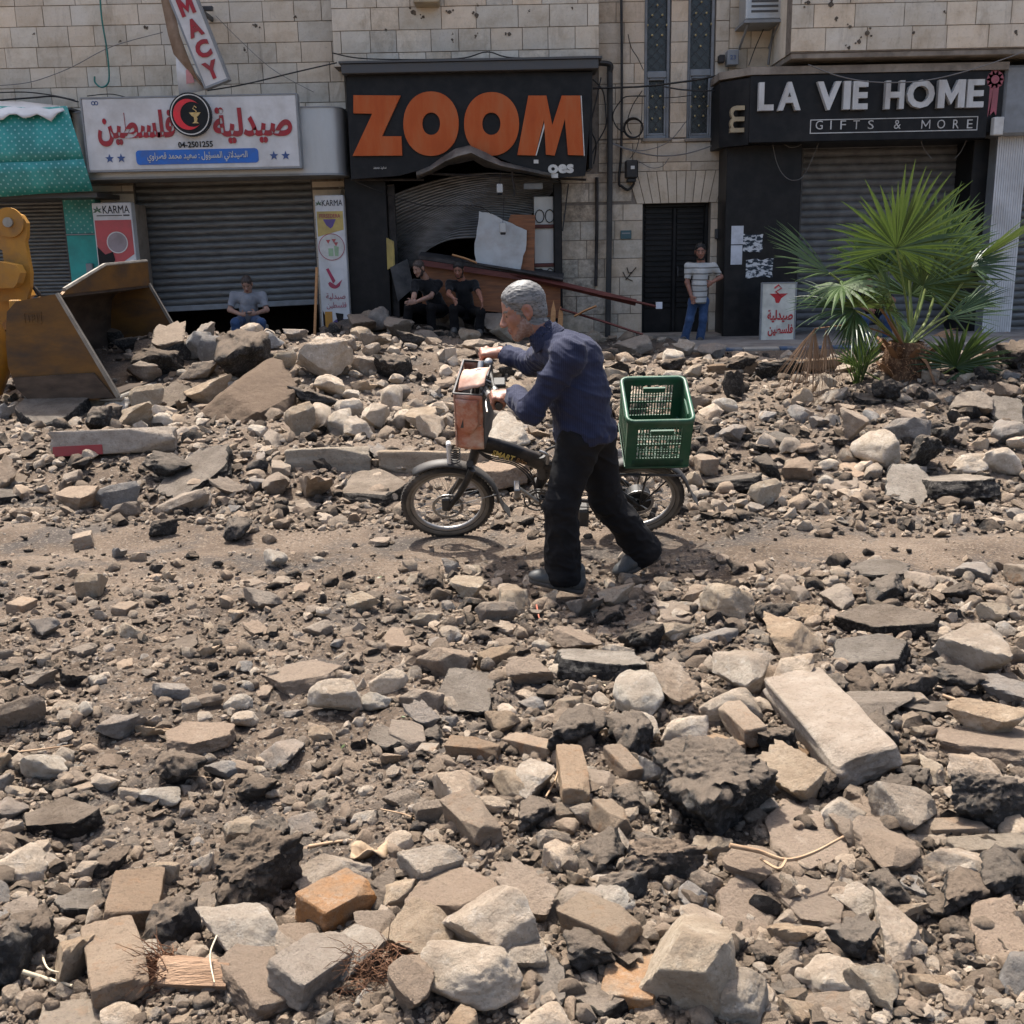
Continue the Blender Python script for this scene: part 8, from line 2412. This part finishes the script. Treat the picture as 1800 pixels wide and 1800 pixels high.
ROCKS = '''L 418 1662 155 88|W 835 1742 150 112|L 858 1657 155 105|T 738 1675 105 105|L 640 1705 88 78|A 462 1568 142 105|S 388 1603 105 72|A 310 1650 92 72|S 145 1602 122 46|A 62 1663 64 100|A 12 1690 74 120|T 130 1705 74 95
L 590 1562 135 60|L 755 1545 106 64|L 805 1415 66 66|W 862 1422 52 30|D 708 1415 60 32|D 760 1432 54 42|W 588 1232 84 52|P 535 1200 122 42|W 685 1205 58 38|W 655 1238 58 30|S 825 1232 106 64|G 740 1265 62 36|D 740 1235 70 38|W 417 1240 45 27|W 430 1272 36 31
P 355 1305 100 46|G 210 1290 70 50|A 324 1362 78 55|G 390 1357 50 26|D 40 1260 92 52|D 78 1202 52 30|S 117 1450 122 48|T 428 1467 56 45|G 537 1462 50 36|A 477 1478 56 46|W 282 1408 76 22|G 302 1218 60 32|D 361 1237 58 26|T 370 1147 36 20|P 795 1587 140 66|P 890 1562 118 50
D 655 1655 72 60|D 725 1755 68 84|A 677 1580 55 50|D 515 1620 50 40|P 490 1722 182 140|A 560 1640 40 34|D 95 1635 70 40
L 1300 1197 76 76|L 1382 1197 70 76|T 1396 1128 82 66|L 1726 1168 100 88|S 1520 1170 146 50|S 1560 1105 155 40|L 1180 1217 80 60|W 1122 1237 76 70|W 1282 1252 86 54|W 1206 1302 78 52|T 1385 1385 108 88|A 1245 1435 195 148|P 1420 1490 126 112|L 1588 1450 102 78|W 1120 1290 60 50|L 1480 1445 70 50|T 1395 1660 76 60|L 1500 1600 66 52|W 1460 1735 80 66|T 1540 1762 84 70|L 990 1520 60 46|W 1080 1600 60 46|L 1230 1640 64 56|T 1250 1500 60 44|L 1700 1540 70 46|W 1790 1470 60 50|L 1340 1425 56 44|T 700 1585 60 48|L 520 1690 66 50|W 700 1490 46 34|T 280 1540 60 40|L 350 1530 56 36|W 260 1690 50 44|L 930 1690 70 70|A 1560 1402 76 42
A 1725 1425 150 86|L 1718 1370 100 42|P 1730 1322 160 68|T 1727 1278 105 62|D 1543 1255 128 44|S 1633 1256 84 30|A 1683 1207 76 40|G 1770 1226 66 52|L 1656 1525 122 64|D 1560 1514 82 62|P 1548 1486 90 54|D 1315 1540 80 58|A 1165 1536 126 64|A 1058 1525 82 66|S 950 1552 72 40|A 1095 1583 86 52
P 1310 1617 86 98|P 1420 1592 116 94|T 1196 1713 130 142|L 1590 1672 106 104|W 1280 1768 112 84|S 1367 1735 100 80|O 1108 1737 80 66|S 1045 1750 124 108|S 948 1745 82 108|A 1032 1687 80 64|T 1637 1742 76 46|P 1760 1660 90 100|G 1780 1720 56 70|A 1690 1592 72 70|A 1750 1565 80 80|A 1557 1580 58 60|G 1610 1573 50 42
A 1640 1605 52 48|A 1686 1660 48 52|A 1495 1667 78 56|G 1221 1592 48 40|G 1150 1582 40 35|T 1020 1557 48 36|A 1103 1310 76 70|A 1017 1305 82 74|S 1060 1183 156 54|D 935 1192 76 48|L 1085 1153 48 30|A 1130 1132 70 42|G 1248 1128 84 28|T 1180 1118 60 40|A 1227 1157 56 36|A 1458 1214 48 42|A 1507 1217 56 46|A 1598 1216 76 46
T 1582 1345 56 28|A 1606 1376 50 38|T 1645 1370 50 50|D 1523 1442 38 42|D 1490 1470 40 50|A 1545 1295 52 50|A 1448 1392 58 55|A 1358 1318 66 56|G 1160 1372 76 50|D 1065 1382 56 48|L 945 1395 60 64|T 910 1390 70 64|A 940 1450 64 58|D 1140 1490 70 36|A 1110 1420 60 50|D 925 1600 82 90|D 1000 1605 90 84|D 1012 1140 76 40
T 170 1035 46 50|T 820 1042 52 42|D 870 1080 62 40|W 808 1030 36 22|T 905 1065 50 46|G 1030 1075 60 44|W 1128 1043 44 24|D 1105 1022 36 26|T 1275 1065 72 62|S 1545 1015 92 42|A 1555 1050 60 46|D 1470 1060 50 40|A 1360 1085 56 36|T 745 1092 46 26|T 640 1062 50 32|A 660 1058 36 24|D 460 1062 60 30|T 300 1015 30 18|W 560 985 22 12|A 1690 1050 60 36|T 1750 1085 56 34|G 80 1110 44 28|D 560 1110 50 26
L 566 633 96 70|A 432 632 90 76|G 377 612 38 58|G 360 582 34 28|S 435 705 160 76|T 373 692 78 38|W 410 683 44 22|T 264 702 62 40|T 247 737 52 42|W 161 710 48 30|W 209 712 46 30|S 97 726 114 44|A 187 740 52 43|W 285 740 36 25|S 305 690 60 54|W 580 680 48 34|T 530 743 48 50|W 564 738 40 48|L 614 720 44 40|W 600 745 46 40|L 660 735 44 44|L 637 757 50 38
W 690 702 36 46|A 548 706 86 30|W 618 697 26 20|T 640 682 44 20|W 453 759 36 20|S 354 848 102 46|A 293 830 86 44|D 323 888 96 36|G 212 875 68 42|D 143 886 64 45|D 491 855 40 40|D 558 862 70 52|S 657 868 102 44|S 530 900 62 26|D 400 860 62 28|A 426 935 46 38|A 290 932 46 28|D 217 900 56 27|S 20 875 52 26|D 35 905 36 22|D 128 842 32 26|D 118 860 24 24|D 8 838 40 50
W 1184 632 34 28|A 1182 646 46 26|W 1182 664 32 22|T 1219 655 36 22|A 1289 678 34 44|A 1307 644 56 32|A 1367 652 84 28|W 1273 715 42 28|G 1289 765 40 30|W 1450 672 38 26|T 1405 700 42 28|L 1460 698 54 28|D 1489 752 46 50|G 1408 730 42 28|W 1540 792 62 62|G 1587 758 78 42|D 1612 745 76 46|A 1623 802 52 58|W 1706 816 64 32|W 1757 811 66 42|G 1601 830 46 22
S 1601 865 82 44|S 1676 862 124 48|S 1284 855 86 36|T 1337 873 56 42|T 1215 846 30 28|B 1238 820 32 28|W 1374 885 22 22|P 1473 857 62 26|P 1494 870 60 24|W 1456 818 34 18|W 1452 850 24 24|D 1402 830 44 42|W 1728 647 30 22|A 1778 628 52 38|D 1706 717 60 40|S 1770 725 64 36|G 1765 760 50 34|A 1660 770 44 30
T 890 585 52 36|A 690 645 60 40|D 640 640 56 34|G 480 600 44 26|T 745 745 50 44|L 760 760 46 40|W 885 770 70 52|D 880 740 44 30|T 905 690 40 34|D 700 690 40 30|A 1000 655 60 34|D 1110 610 70 34|T 1080 660 40 26|D 600 610 50 24|G 520 590 40 22|A 310 620 56 34|D 350 650 60 34|D 660 600 50 30|A 720 600 50 26|D 840 610 52 28|G 905 620 50 26|D 636 572 46 34|G 662 564 40 36|D 700 578 44 34|T 640 590 40 26|D 872 575 46 36|G 905 582 40 30|D 300 600 70 50|A 280 640 80 44|G 350 610 50 40|D 250 655 60 36|D 782 566 40 26|G 858 574 42 26|D 752 592 40 22|T 825 590 36 22'''
for line in ROCKS.split('\n'):
    for e in line.split('|'):
        code, *n = e.split()
        px, py, w, h = map(int, n)
        kw = {}
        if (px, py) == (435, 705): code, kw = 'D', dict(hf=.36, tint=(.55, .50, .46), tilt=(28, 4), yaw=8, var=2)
        if (px, py) in ((657, 868), (1601, 865), (1676, 862), (1060, 1183), (530, 900)): kw = dict(tint=(1.15, 1.12, 1.08))
        place(code, px, py, w, h, own=own.get((px, py)), **kw)
# blocks with a clear direction
barrock('K', (1388, 1235), (1530, 1395), 118, 62, 'big diagonal tapered kerb stone in the right foreground', .03, 8)
barrock('B', (222, 1800), (196, 1680), 95, 60, 'tall beige paving block at the bottom left, left of the palm husk', .04)
barrock('B', (232, 1662), (250, 1578), 92, 60, 'dusty brown paving brick behind the tall beige paving block', .02, 6, tint=(.78, .74, .70))
barrock('O', (545, 1652), (640, 1598), 88, 60, own[(592, 1623)], .03, 4)
barrock('K', (500, 1790), (612, 1712), 92, 60, 'long pale kerb block leaning at the bottom, right of the palm husk', .05, 10)
barrock('B', (800, 1445), (862, 1505), 58, 52, 'tilted tan paving brick with a dark shadowed end, right of the dirt patch', .03, 12)
barrock('B', (785, 1330), (880, 1338), 42, 40, 'brown paving brick lying level, left of the row of paving bricks', .0, 3, tint=(.85, .8, .74))
barrock('P', (690, 1280), (745, 1322), 62, 24, 'flat grey-beige slab behind the brown paving brick', .0)
barrock('B', (1278, 1285), (1328, 1338), 44, 40, 'upper one of two tan paving bricks stacked left of the big kerb stone', .05, 4)
barrock('B', (1240, 1325), (1298, 1345), 48, 42, 'lower one of two tan paving bricks stacked left of the big kerb stone', .0, -4, tint=(1.04, .98, .9))
barrock('B', (1394, 1352), (1416, 1332), 30, 32, 'small broken brick end beside the big kerb stone', .0, 10, tint=(.8, .68, .56))
barrock('B', (1014, 1440), (1000, 1355), 50, 46, 'upright tan paving brick standing on end in the middle foreground', .03, 2, tint=(1.1, 1.06, 1.0))
barrock('B', (1072, 1338), (1118, 1386), 40, 36, 'narrow tan paving brick right of the upright brick', .01, -6)
barrock('B', (895, 1318), (978, 1338), 36, 36, 'narrow tan paving brick behind the upright brick', .0, 4)
barrock('B', (1052, 1455), (1098, 1495), 46, 48, 'pale tilted paving brick below the upright brick', .03, -14, tint=(1.1, 1.06, 1.0))
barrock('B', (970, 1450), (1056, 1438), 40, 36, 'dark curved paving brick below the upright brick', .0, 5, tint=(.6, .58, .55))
barrock('B', (1000, 1635), (1112, 1685), 74, 50, 'long tan paving brick with orange side at the bottom centre', .03, 6, tint=(1.06, 1.0, .92))
barrock('B', (1625, 1474), (1728, 1470), 38, 34, 'long tan paving brick behind the longer kerb piece at right', .0, 3)
barrock('K', (1668, 1512), (1812, 1500), 46, 38, 'longer tan kerb piece running out of the right edge', .0, 4, tint=(.85, .8, .72))
barrock('B', (846, 1180), (900, 1158), 34, 34, 'dusty brown brick behind the dirt patch at centre', .0, 6, tint=(.85, .8, .72))
barrock('K', (92, 800), (315, 788), 60, 46, 'long pale kerb stone with a red painted lower edge in front of the bucket', .0, -14)
barrock('K', (500, 822), (655, 815), 60, 46, 'long kerb stone half buried, left of the front wheel', -.03, -8, tint=(.85, .8, .72))
barrock('K', (665, 822), (862, 826), 60, 46, 'long kerb stone behind the front wheel', -.03, -8, tint=(.8, .76, .69))
barrock('P', (800, 860), (930, 850), 110, 34, 'large flat slab of pavement behind the bicycle frame', .04, 0)
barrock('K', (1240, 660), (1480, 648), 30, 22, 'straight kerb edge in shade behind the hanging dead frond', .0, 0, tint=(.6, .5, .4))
kb0 = [q for q in bpy.data.objects if q.get('label', '').startswith('long pale kerb stone with a red')][0]
o = MB().cbox(-.46, -.08, -.505, -.44, -.47, -.10, .01).build('painted_band', flat('faded_red_paint', (.26, .03, .03), .7), kb0)

# further single stones between them
def free(px, py, w):
    return all(abs(px - a) > .36 * (w + b) or abs(py - c) > .26 * (w + b) for a, c, b in placed)
def keep_clear(px, py):
    return (690 < px < 880 and 880 < py < 950) or (930 < px < 1215 and 860 < py < 1052) or (-20 < px < 215 and 480 < py < 690)
def zone(px, py):
    """(density 0..1, size factor, shares of lime / dusty / asphalt) at a picture point"""
    tr = math.exp(-((py - (960 if px < 1000 else 955)) / 56) ** 2)
    d, s = 1.0, 1.0
    d *= 1 - .93 * tr; s *= 1 - .5 * tr
    if 150 < px < 760 and 1210 < py < 1570: d *= .45; s *= .75
    if px < 700 and 990 < py < 1230: d *= .75; s *= .55
    if py > 1560: s *= 1.2
    if py < 640: s *= .8
    if px > 1250 and 930 < py < 1000: d *= .4; s *= .6
    sh = (.34, .40, .26)
    if px > 900 and py > 1120: d, s = 1.0, s * 1.1
    if 560 < px < 800 and 650 < py < 770: sh = (.7, .2, .1)
    if px > 1200 and 700 < py < 900: sh = (.25, .3, .45)
    if py > 1150 and px > 850: sh = (.34, .34, .32)
    return d, s, sh
n, tries = 0, 0
nrock = sum(1 for o in bpy.data.objects if o.get('group') == GROUPS['rock'])
while n < 620 and tries < 22000:
    tries += 1
    px, py = rr_.uniform(-30, 1830), 600 + 1220 * rr_.random() ** .9
    d, s, sh = zone(px, py)
    if rr_.random() > d ** 1.5 or keep_clear(px, py): continue
    w = (22 + 46 * rr_.random() ** 1.9) * s * (.78 if py < 900 else 1.0 if py < 1100 else 1.28)
    if w < 16 or not free(px, py, w): continue
    code = rr_.choice(['L', 'T', 'W', 'D', 'G', 'A', 'S', 'P', 'B'], p=[sh[0] * .38, sh[0] * .36, sh[0] * .26, sh[1] * .58, sh[1] * .24, sh[2] * .72, sh[2] * .28, sh[1] * .11, sh[1] * .07])
    if KINDS[code][0] == 'rock' and nrock >= 298: code = 'D' if rr_.random() < .3 else 'P'
    nrock += KINDS[code][0] == 'rock'
    place(str(code), px, py, w, w * rr_.uniform(.55, .8))
    n += 1

# ------------------------------------------------------------------ loose small stones (uncountable)
def scatter(name, mat, share, count, smin, smax, pw, sub, seed, kind, outside=False):
    g = np.random.default_rng(seed)
    var = []
    for k in range(8):
        v, f = rock_shape(kind, seed * 13 + k, sub); var.append(v)
    nv = len(var[0])
    PX = g.uniform(-120, 1920, count * 4)
    if outside: PX = np.where(g.random(count * 4) < .5, g.uniform(-1300, -80, count * 4), g.uniform(1880, 3100, count * 4))
    PY = 585 + 1260 * g.random(count * 4)
    Z_ = np.array([zone(a, b) for a, b in zip(PX, PY)], dtype=object)
    dens = np.array([z[0] for z in Z_], float); sf = np.array([z[1] for z in Z_], float); shr = np.array([z[2][share] for z in Z_], float)
    ok = g.random(count * 4) < dens * shr / .72
    PX, PY, sf = PX[ok][:count], PY[ok][:count], sf[ok][:count]
    D = np.array([tuple(RC @ Vector(((a - 900) / F, (900 - b) / F, -1.0))) for a, b in zip(PX, PY)])
    t = (.12 * (PY < 900) - CAMZ) / D[:, 2]
    X, Y = D[:, 0] * t, D[:, 1] * t
    X = X + g.normal(0, .03, len(X)); Y = Y + g.normal(0, .04, len(Y))
    k2 = (Y < 17.6) & (Y > 1.4) & (np.abs(X) < 12.5) & ~((Y > 15.2) & (X > 2.4) & (g.random(len(X)) < .93))
    for (fx, fy, fr, fz) in FLATS: k2 &= (np.hypot(X - fx, Y - fy + .06) > fr * .72) | (g.random(len(X)) < .12)
    k2 &= ~((X < -2.9) & (Y > 9.4) & (Y < 12.1) & (X > -4.6) & (g.random(len(X)) < .5))
    X, Y, sf = X[k2], Y[k2], sf[k2]
    H = ground_h(X, Y)
    depth = Y * math.cos(PITCH) + (CAMZ - H) * math.sin(PITCH)
    sz = (smin + (smax - smin) * g.random(len(X)) ** pw) * (.4 + .6 * sf) / (F / depth)
    m = len(X)
    q = g.normal(size=(m, 4)); q /= np.linalg.norm(q, axis=1, keepdims=True)
    w, x, y, z = q.T
    Rr = np.stack([np.stack([1 - 2 * (y * y + z * z), 2 * (x * y - z * w), 2 * (x * z + y * w)], -1), np.stack([2 * (x * y + z * w), 1 - 2 * (x * x + z * z), 2 * (y * z - x * w)], -1), np.stack([2 * (x * z - y * w), 2 * (y * z + x * w), 1 - 2 * (x * x + y * y)], -1)], 1)
    asp = g.uniform(.6, 1.0, (m, 3)); asp[:, 0] = 1.0
    vi = g.integers(0, 8, m)
    base = np.stack(var)[vi] * asp[:, None, :]
    V = np.einsum('nij,nkj->nki', Rr, base) * sz[:, None, None]
    V[:, :, 2] *= .8
    V = V + np.stack([X, Y, H + sz * .16], 1)[:, None, :]
    Fc = (f[None] + (np.arange(m) * nv)[:, None, None]).reshape(-1, 3)
    o = link(name, np_mesh(name, V.reshape(-1, 3), Fc, mat, 40))
    props(o, None, None, None, 'stuff')
for nm, mk, sh_, kd, sd, n1_, n2_ in (('limestone', 'lime', 0, 'lime', 3, 1500, 5200), ('dusty', 'dusty', 1, 'lime', 4, 1700, 7200), ('asphalt', 'asph', 2, 'asph', 5, 1500, 6000)):
    scatter(nm + '_gravel', RM[mk, True], sh_, n1_, 18, 46, 2.0, 2, sd, kd)
    scatter(nm + '_gravel', RM[mk, True], sh_, n2_, 9, 20, 1.6, 1, sd + 30, kd)
scatter('limestone_grit', RM['lime', True], 0, 8000, 4, 11, 1.5, 1, 6, 'lime')
scatter('dusty_grit', RM['dusty', True], 1, 13000, 4, 12, 1.5, 1, 7, 'lime')
scatter('asphalt_grit', RM['asph', True], 2, 11000, 4, 12, 1.5, 1, 8, 'asph')

scatter('limestone_rubble', RM['lime', True], 0, 1500, 14, 80, 2.0, 1, 16, 'lime', True)
scatter('dusty_rubble', RM['dusty', True], 1, 2500, 10, 80, 2.2, 1, 17, 'lime', True)
scatter('asphalt_rubble', RM['asph', True], 2, 1800, 10, 80, 2.2, 1, 18, 'asph', True)

# ------------------------------------------------------------------ litter: husk, sticks, fibres, leaves
M_HUSK = rough_mat('palm_husk', (.20, .115, .065), (.36, .24, .155), 7, .9, .9, .02, 50, stretch=(.35, 2.2, 2.2))
M_RFIB = rough_mat('red_fibre', (.085, .042, .024), (.19, .095, .05), 20, .9)
hk = thing('palm_husk', 'broken piece of palm trunk with shaggy brown fibres at the bottom left', 'palm husk')
a, b = onground(285, 1735), onground(408, 1742)
r = 36 / pxm(a)
P = []
for i in range(13):
    t = i / 12; c = a.lerp(b, t) + Vector((0, 0, r * .75)); row = []
    for k in range(21):
        w = 2 * math.pi * (k % 20) / 20; q = r * (1 + .12 * math.sin(5 * w) + .06 * math.sin(11 * w + 3 * t)) * (1 - .15 * t)
        row.append(c + Vector((0, math.cos(w) * q, math.sin(w) * q * .8)))
    P.append(row)
m = MB(); m.grid(P); m.add([a + Vector((0, 0, r * .75)), b + Vector((0, 0, r * .75))] + P[0][:20] + P[-1][:20], [(0, 2 + (k + 1) % 20, 2 + k) for k in range(20)] + [(1, 22 + k, 22 + (k + 1) % 20) for k in range(20)]); m.build('husk_wood', M_HUSK, hk, 60)
m = MB(); rn = random.Random(9)
for i in range(260):
    s = a + Vector((rn.uniform(-.02, .03), rn.uniform(-r, r), r * .75 + rn.uniform(-r * .8, r * .8)))
    d = Vector((-1 + rn.uniform(-.4, .9), rn.uniform(-.8, .8), rn.uniform(-.6, .7))).normalized() * rn.uniform(.03, .10)
    m.tube([s, s + d * .5 + Vector((0, 0, .006)), s + d], [.0014, .0012, .0004], 3, cap=False)
o = m.build('husk_fibre', M_RFIB, hk); props(o, kind='stuff')
m = MB(); c0 = onground(655, 1742)
for i in range(240):
    s = c0 + Vector((rn.uniform(-.05, .06), rn.uniform(-.06, .05), rn.uniform(.0, .10)))
    d = Vector((rn.uniform(-1, 1), rn.uniform(-1, .6), rn.uniform(-.5, .9))).normalized() * rn.uniform(.03, .09)
    m.tube([s, s + d * .4 + Vector((rn.uniform(-.012, .012), 0, .008)), s + d * .8 + Vector((rn.uniform(-.012, .012), 0, -.004))], [.0011, .0009, .0004], 3, cap=False)
o = m.build('root_fibre', M_RFIB); props(o, 'tuft of reddish root fibre between pale rocks at the bottom', 'roots')
M_STICK = rough_mat('dry_stick', (.24, .15, .085), (.40, .28, .175), 12, .8, .3, .003, 60)
M_STRAW = rough_mat('pale_straw', (.40, .33, .22), (.55, .47, .34), 12, .8)
def stick(pts, rpx, mat, label, lift=.03, name='stick', cat='stick'):
    P = [onground(*p) for p in pts]
    P = [p + Vector((0, 0, lift + rpx / pxm(p))) for p in P]
    q = smooth(P, 5); r0 = rpx / pxm(P[0])
    o = MB().tube(q, [r0 * (1 - .5 * i / len(q)) for i in range(len(q))], 6).build(name, mat, None, 60)
    return props(o, label, cat, 'dry sticks in the rubble')
br = stick([(1280, 1562), (1330, 1572), (1378, 1588), (1425, 1575), (1478, 1545)], 4.5, M_STICK, 'forked dry branch lying across the brown square tile', .115, 'branch', 'branch')
P = [onground(1378, 1590) + Vector((0, 0, .125)), onground(1365, 1600) + Vector((0, 0, .115)), onground(1335, 1578) + Vector((0, 0, .11))]
MB().tube(smooth(P), .004, 5).build('twig', M_STICK, br, 60)
stick([(975, 1190), (1005, 1195), (1048, 1207)], 4, M_STICK, 'short thick dry stick behind the black asphalt lumps at centre')
stick([(45, 1745), (90, 1758), (132, 1770)], 4.5, M_STRAW, 'pale dry stick at the bottom left beside the beige paving block', .05)
stick([(80, 1720), (92, 1745), (125, 1752)], 2, M_STRAW, 'frayed straw stalk above the pale dry stick at the bottom left', .06)
stick([(388, 1712), (376, 1748), (384, 1798)], 2, M_STRAW, 'thin pale root hanging over the palm husk', .10)
stick([(25, 1340), (80, 1333), (130, 1326)], 2.2, M_STICK, 'thin brown twig lying at the left edge behind the asphalt lump')
stick([(240, 1308), (275, 1296), (315, 1302)], 2.5, M_STICK, 'curved brown root behind the grey angular stone')
stick([(285, 1390), (320, 1376), (372, 1378)], 1.3, M_STICK, 'thin curved rootlet in front of the grey angular stone', .02)
stick([(545, 1508), (590, 1500), (620, 1497)], 3.5, M_STICK, 'brown stick lying behind the curled dry leaf sheath', .03)
stick([(960, 1430), (978, 1395), (985, 1360)], 2, M_STICK, 'thin twig leaning beside the upright paving brick', .05)
stick([(1655, 1240), (1690, 1252), (1718, 1262)], 3.5, M_STICK, 'splintered wood strip near the right edge above the beige slab', .03)
stick([(943, 1075), (948, 1100)], 2, flat('red_strip', (.35, .09, .05), .6), 'thin red strip below the front shoe of the old man')
stick([(670, 1440), (715, 1450), (735, 1462)], 1.5, M_STICK, 'thin twig on the right of the sandy dirt patch', .03)
m = MB()
M_SHEATH = rough_mat('leaf_sheath', (.24, .165, .10), (.36, .265, .17), 8, .8)
c0 = onground(650, 1512); s0 = 1 / pxm(c0)
m.grid([[c0 + Vector(((-32 + 8 * i) * s0, (10 - 6 * j) * s0 * 1.3, (10 + 9 * math.sin(i * .9 + j) + 6 * abs(j - 2)) * s0)) for i in range(9)] for j in range(5)]); o = m.build('leaf_sheath', M_SHEATH, None, 180); o.modifiers.new('t', 'SOLIDIFY').thickness = .004
props(o, 'curled tan dry leaf sheath lying left of the tilted paving brick', 'dry leaf')
m = MB(); rn = random.Random(3)
for i in range(170):
    px, py = rn.uniform(0, 1800), rn.uniform(960, 1790)
    if rn.random() > .6 - .3 * (px > 900): continue
    c = onground(px, py) + Vector((0, 0, .012)); s = rn.uniform(5, 11) / pxm(c); a = rn.uniform(0, 6.28)
    d = Vector((math.cos(a), math.sin(a), rn.uniform(-.1, .4))); n_ = Vector((-math.sin(a), math.cos(a), rn.uniform(-.3, .3)))
    m.add([c - d * s, c + n_ * s * .35, c + d * s, c - n_ * s * .35, c + Vector((0, 0, s * .2))], [(0, 4, 1), (1, 4, 2), (2, 4, 3), (3, 4, 0)], i % 3)
o = m.build('leaf_litter', [leaf_mat('fallen_leaf', (.06, .10, .02), (.10, .14, .04)), M_STRAW, M_STRAW]); props(o, kind='stuff')
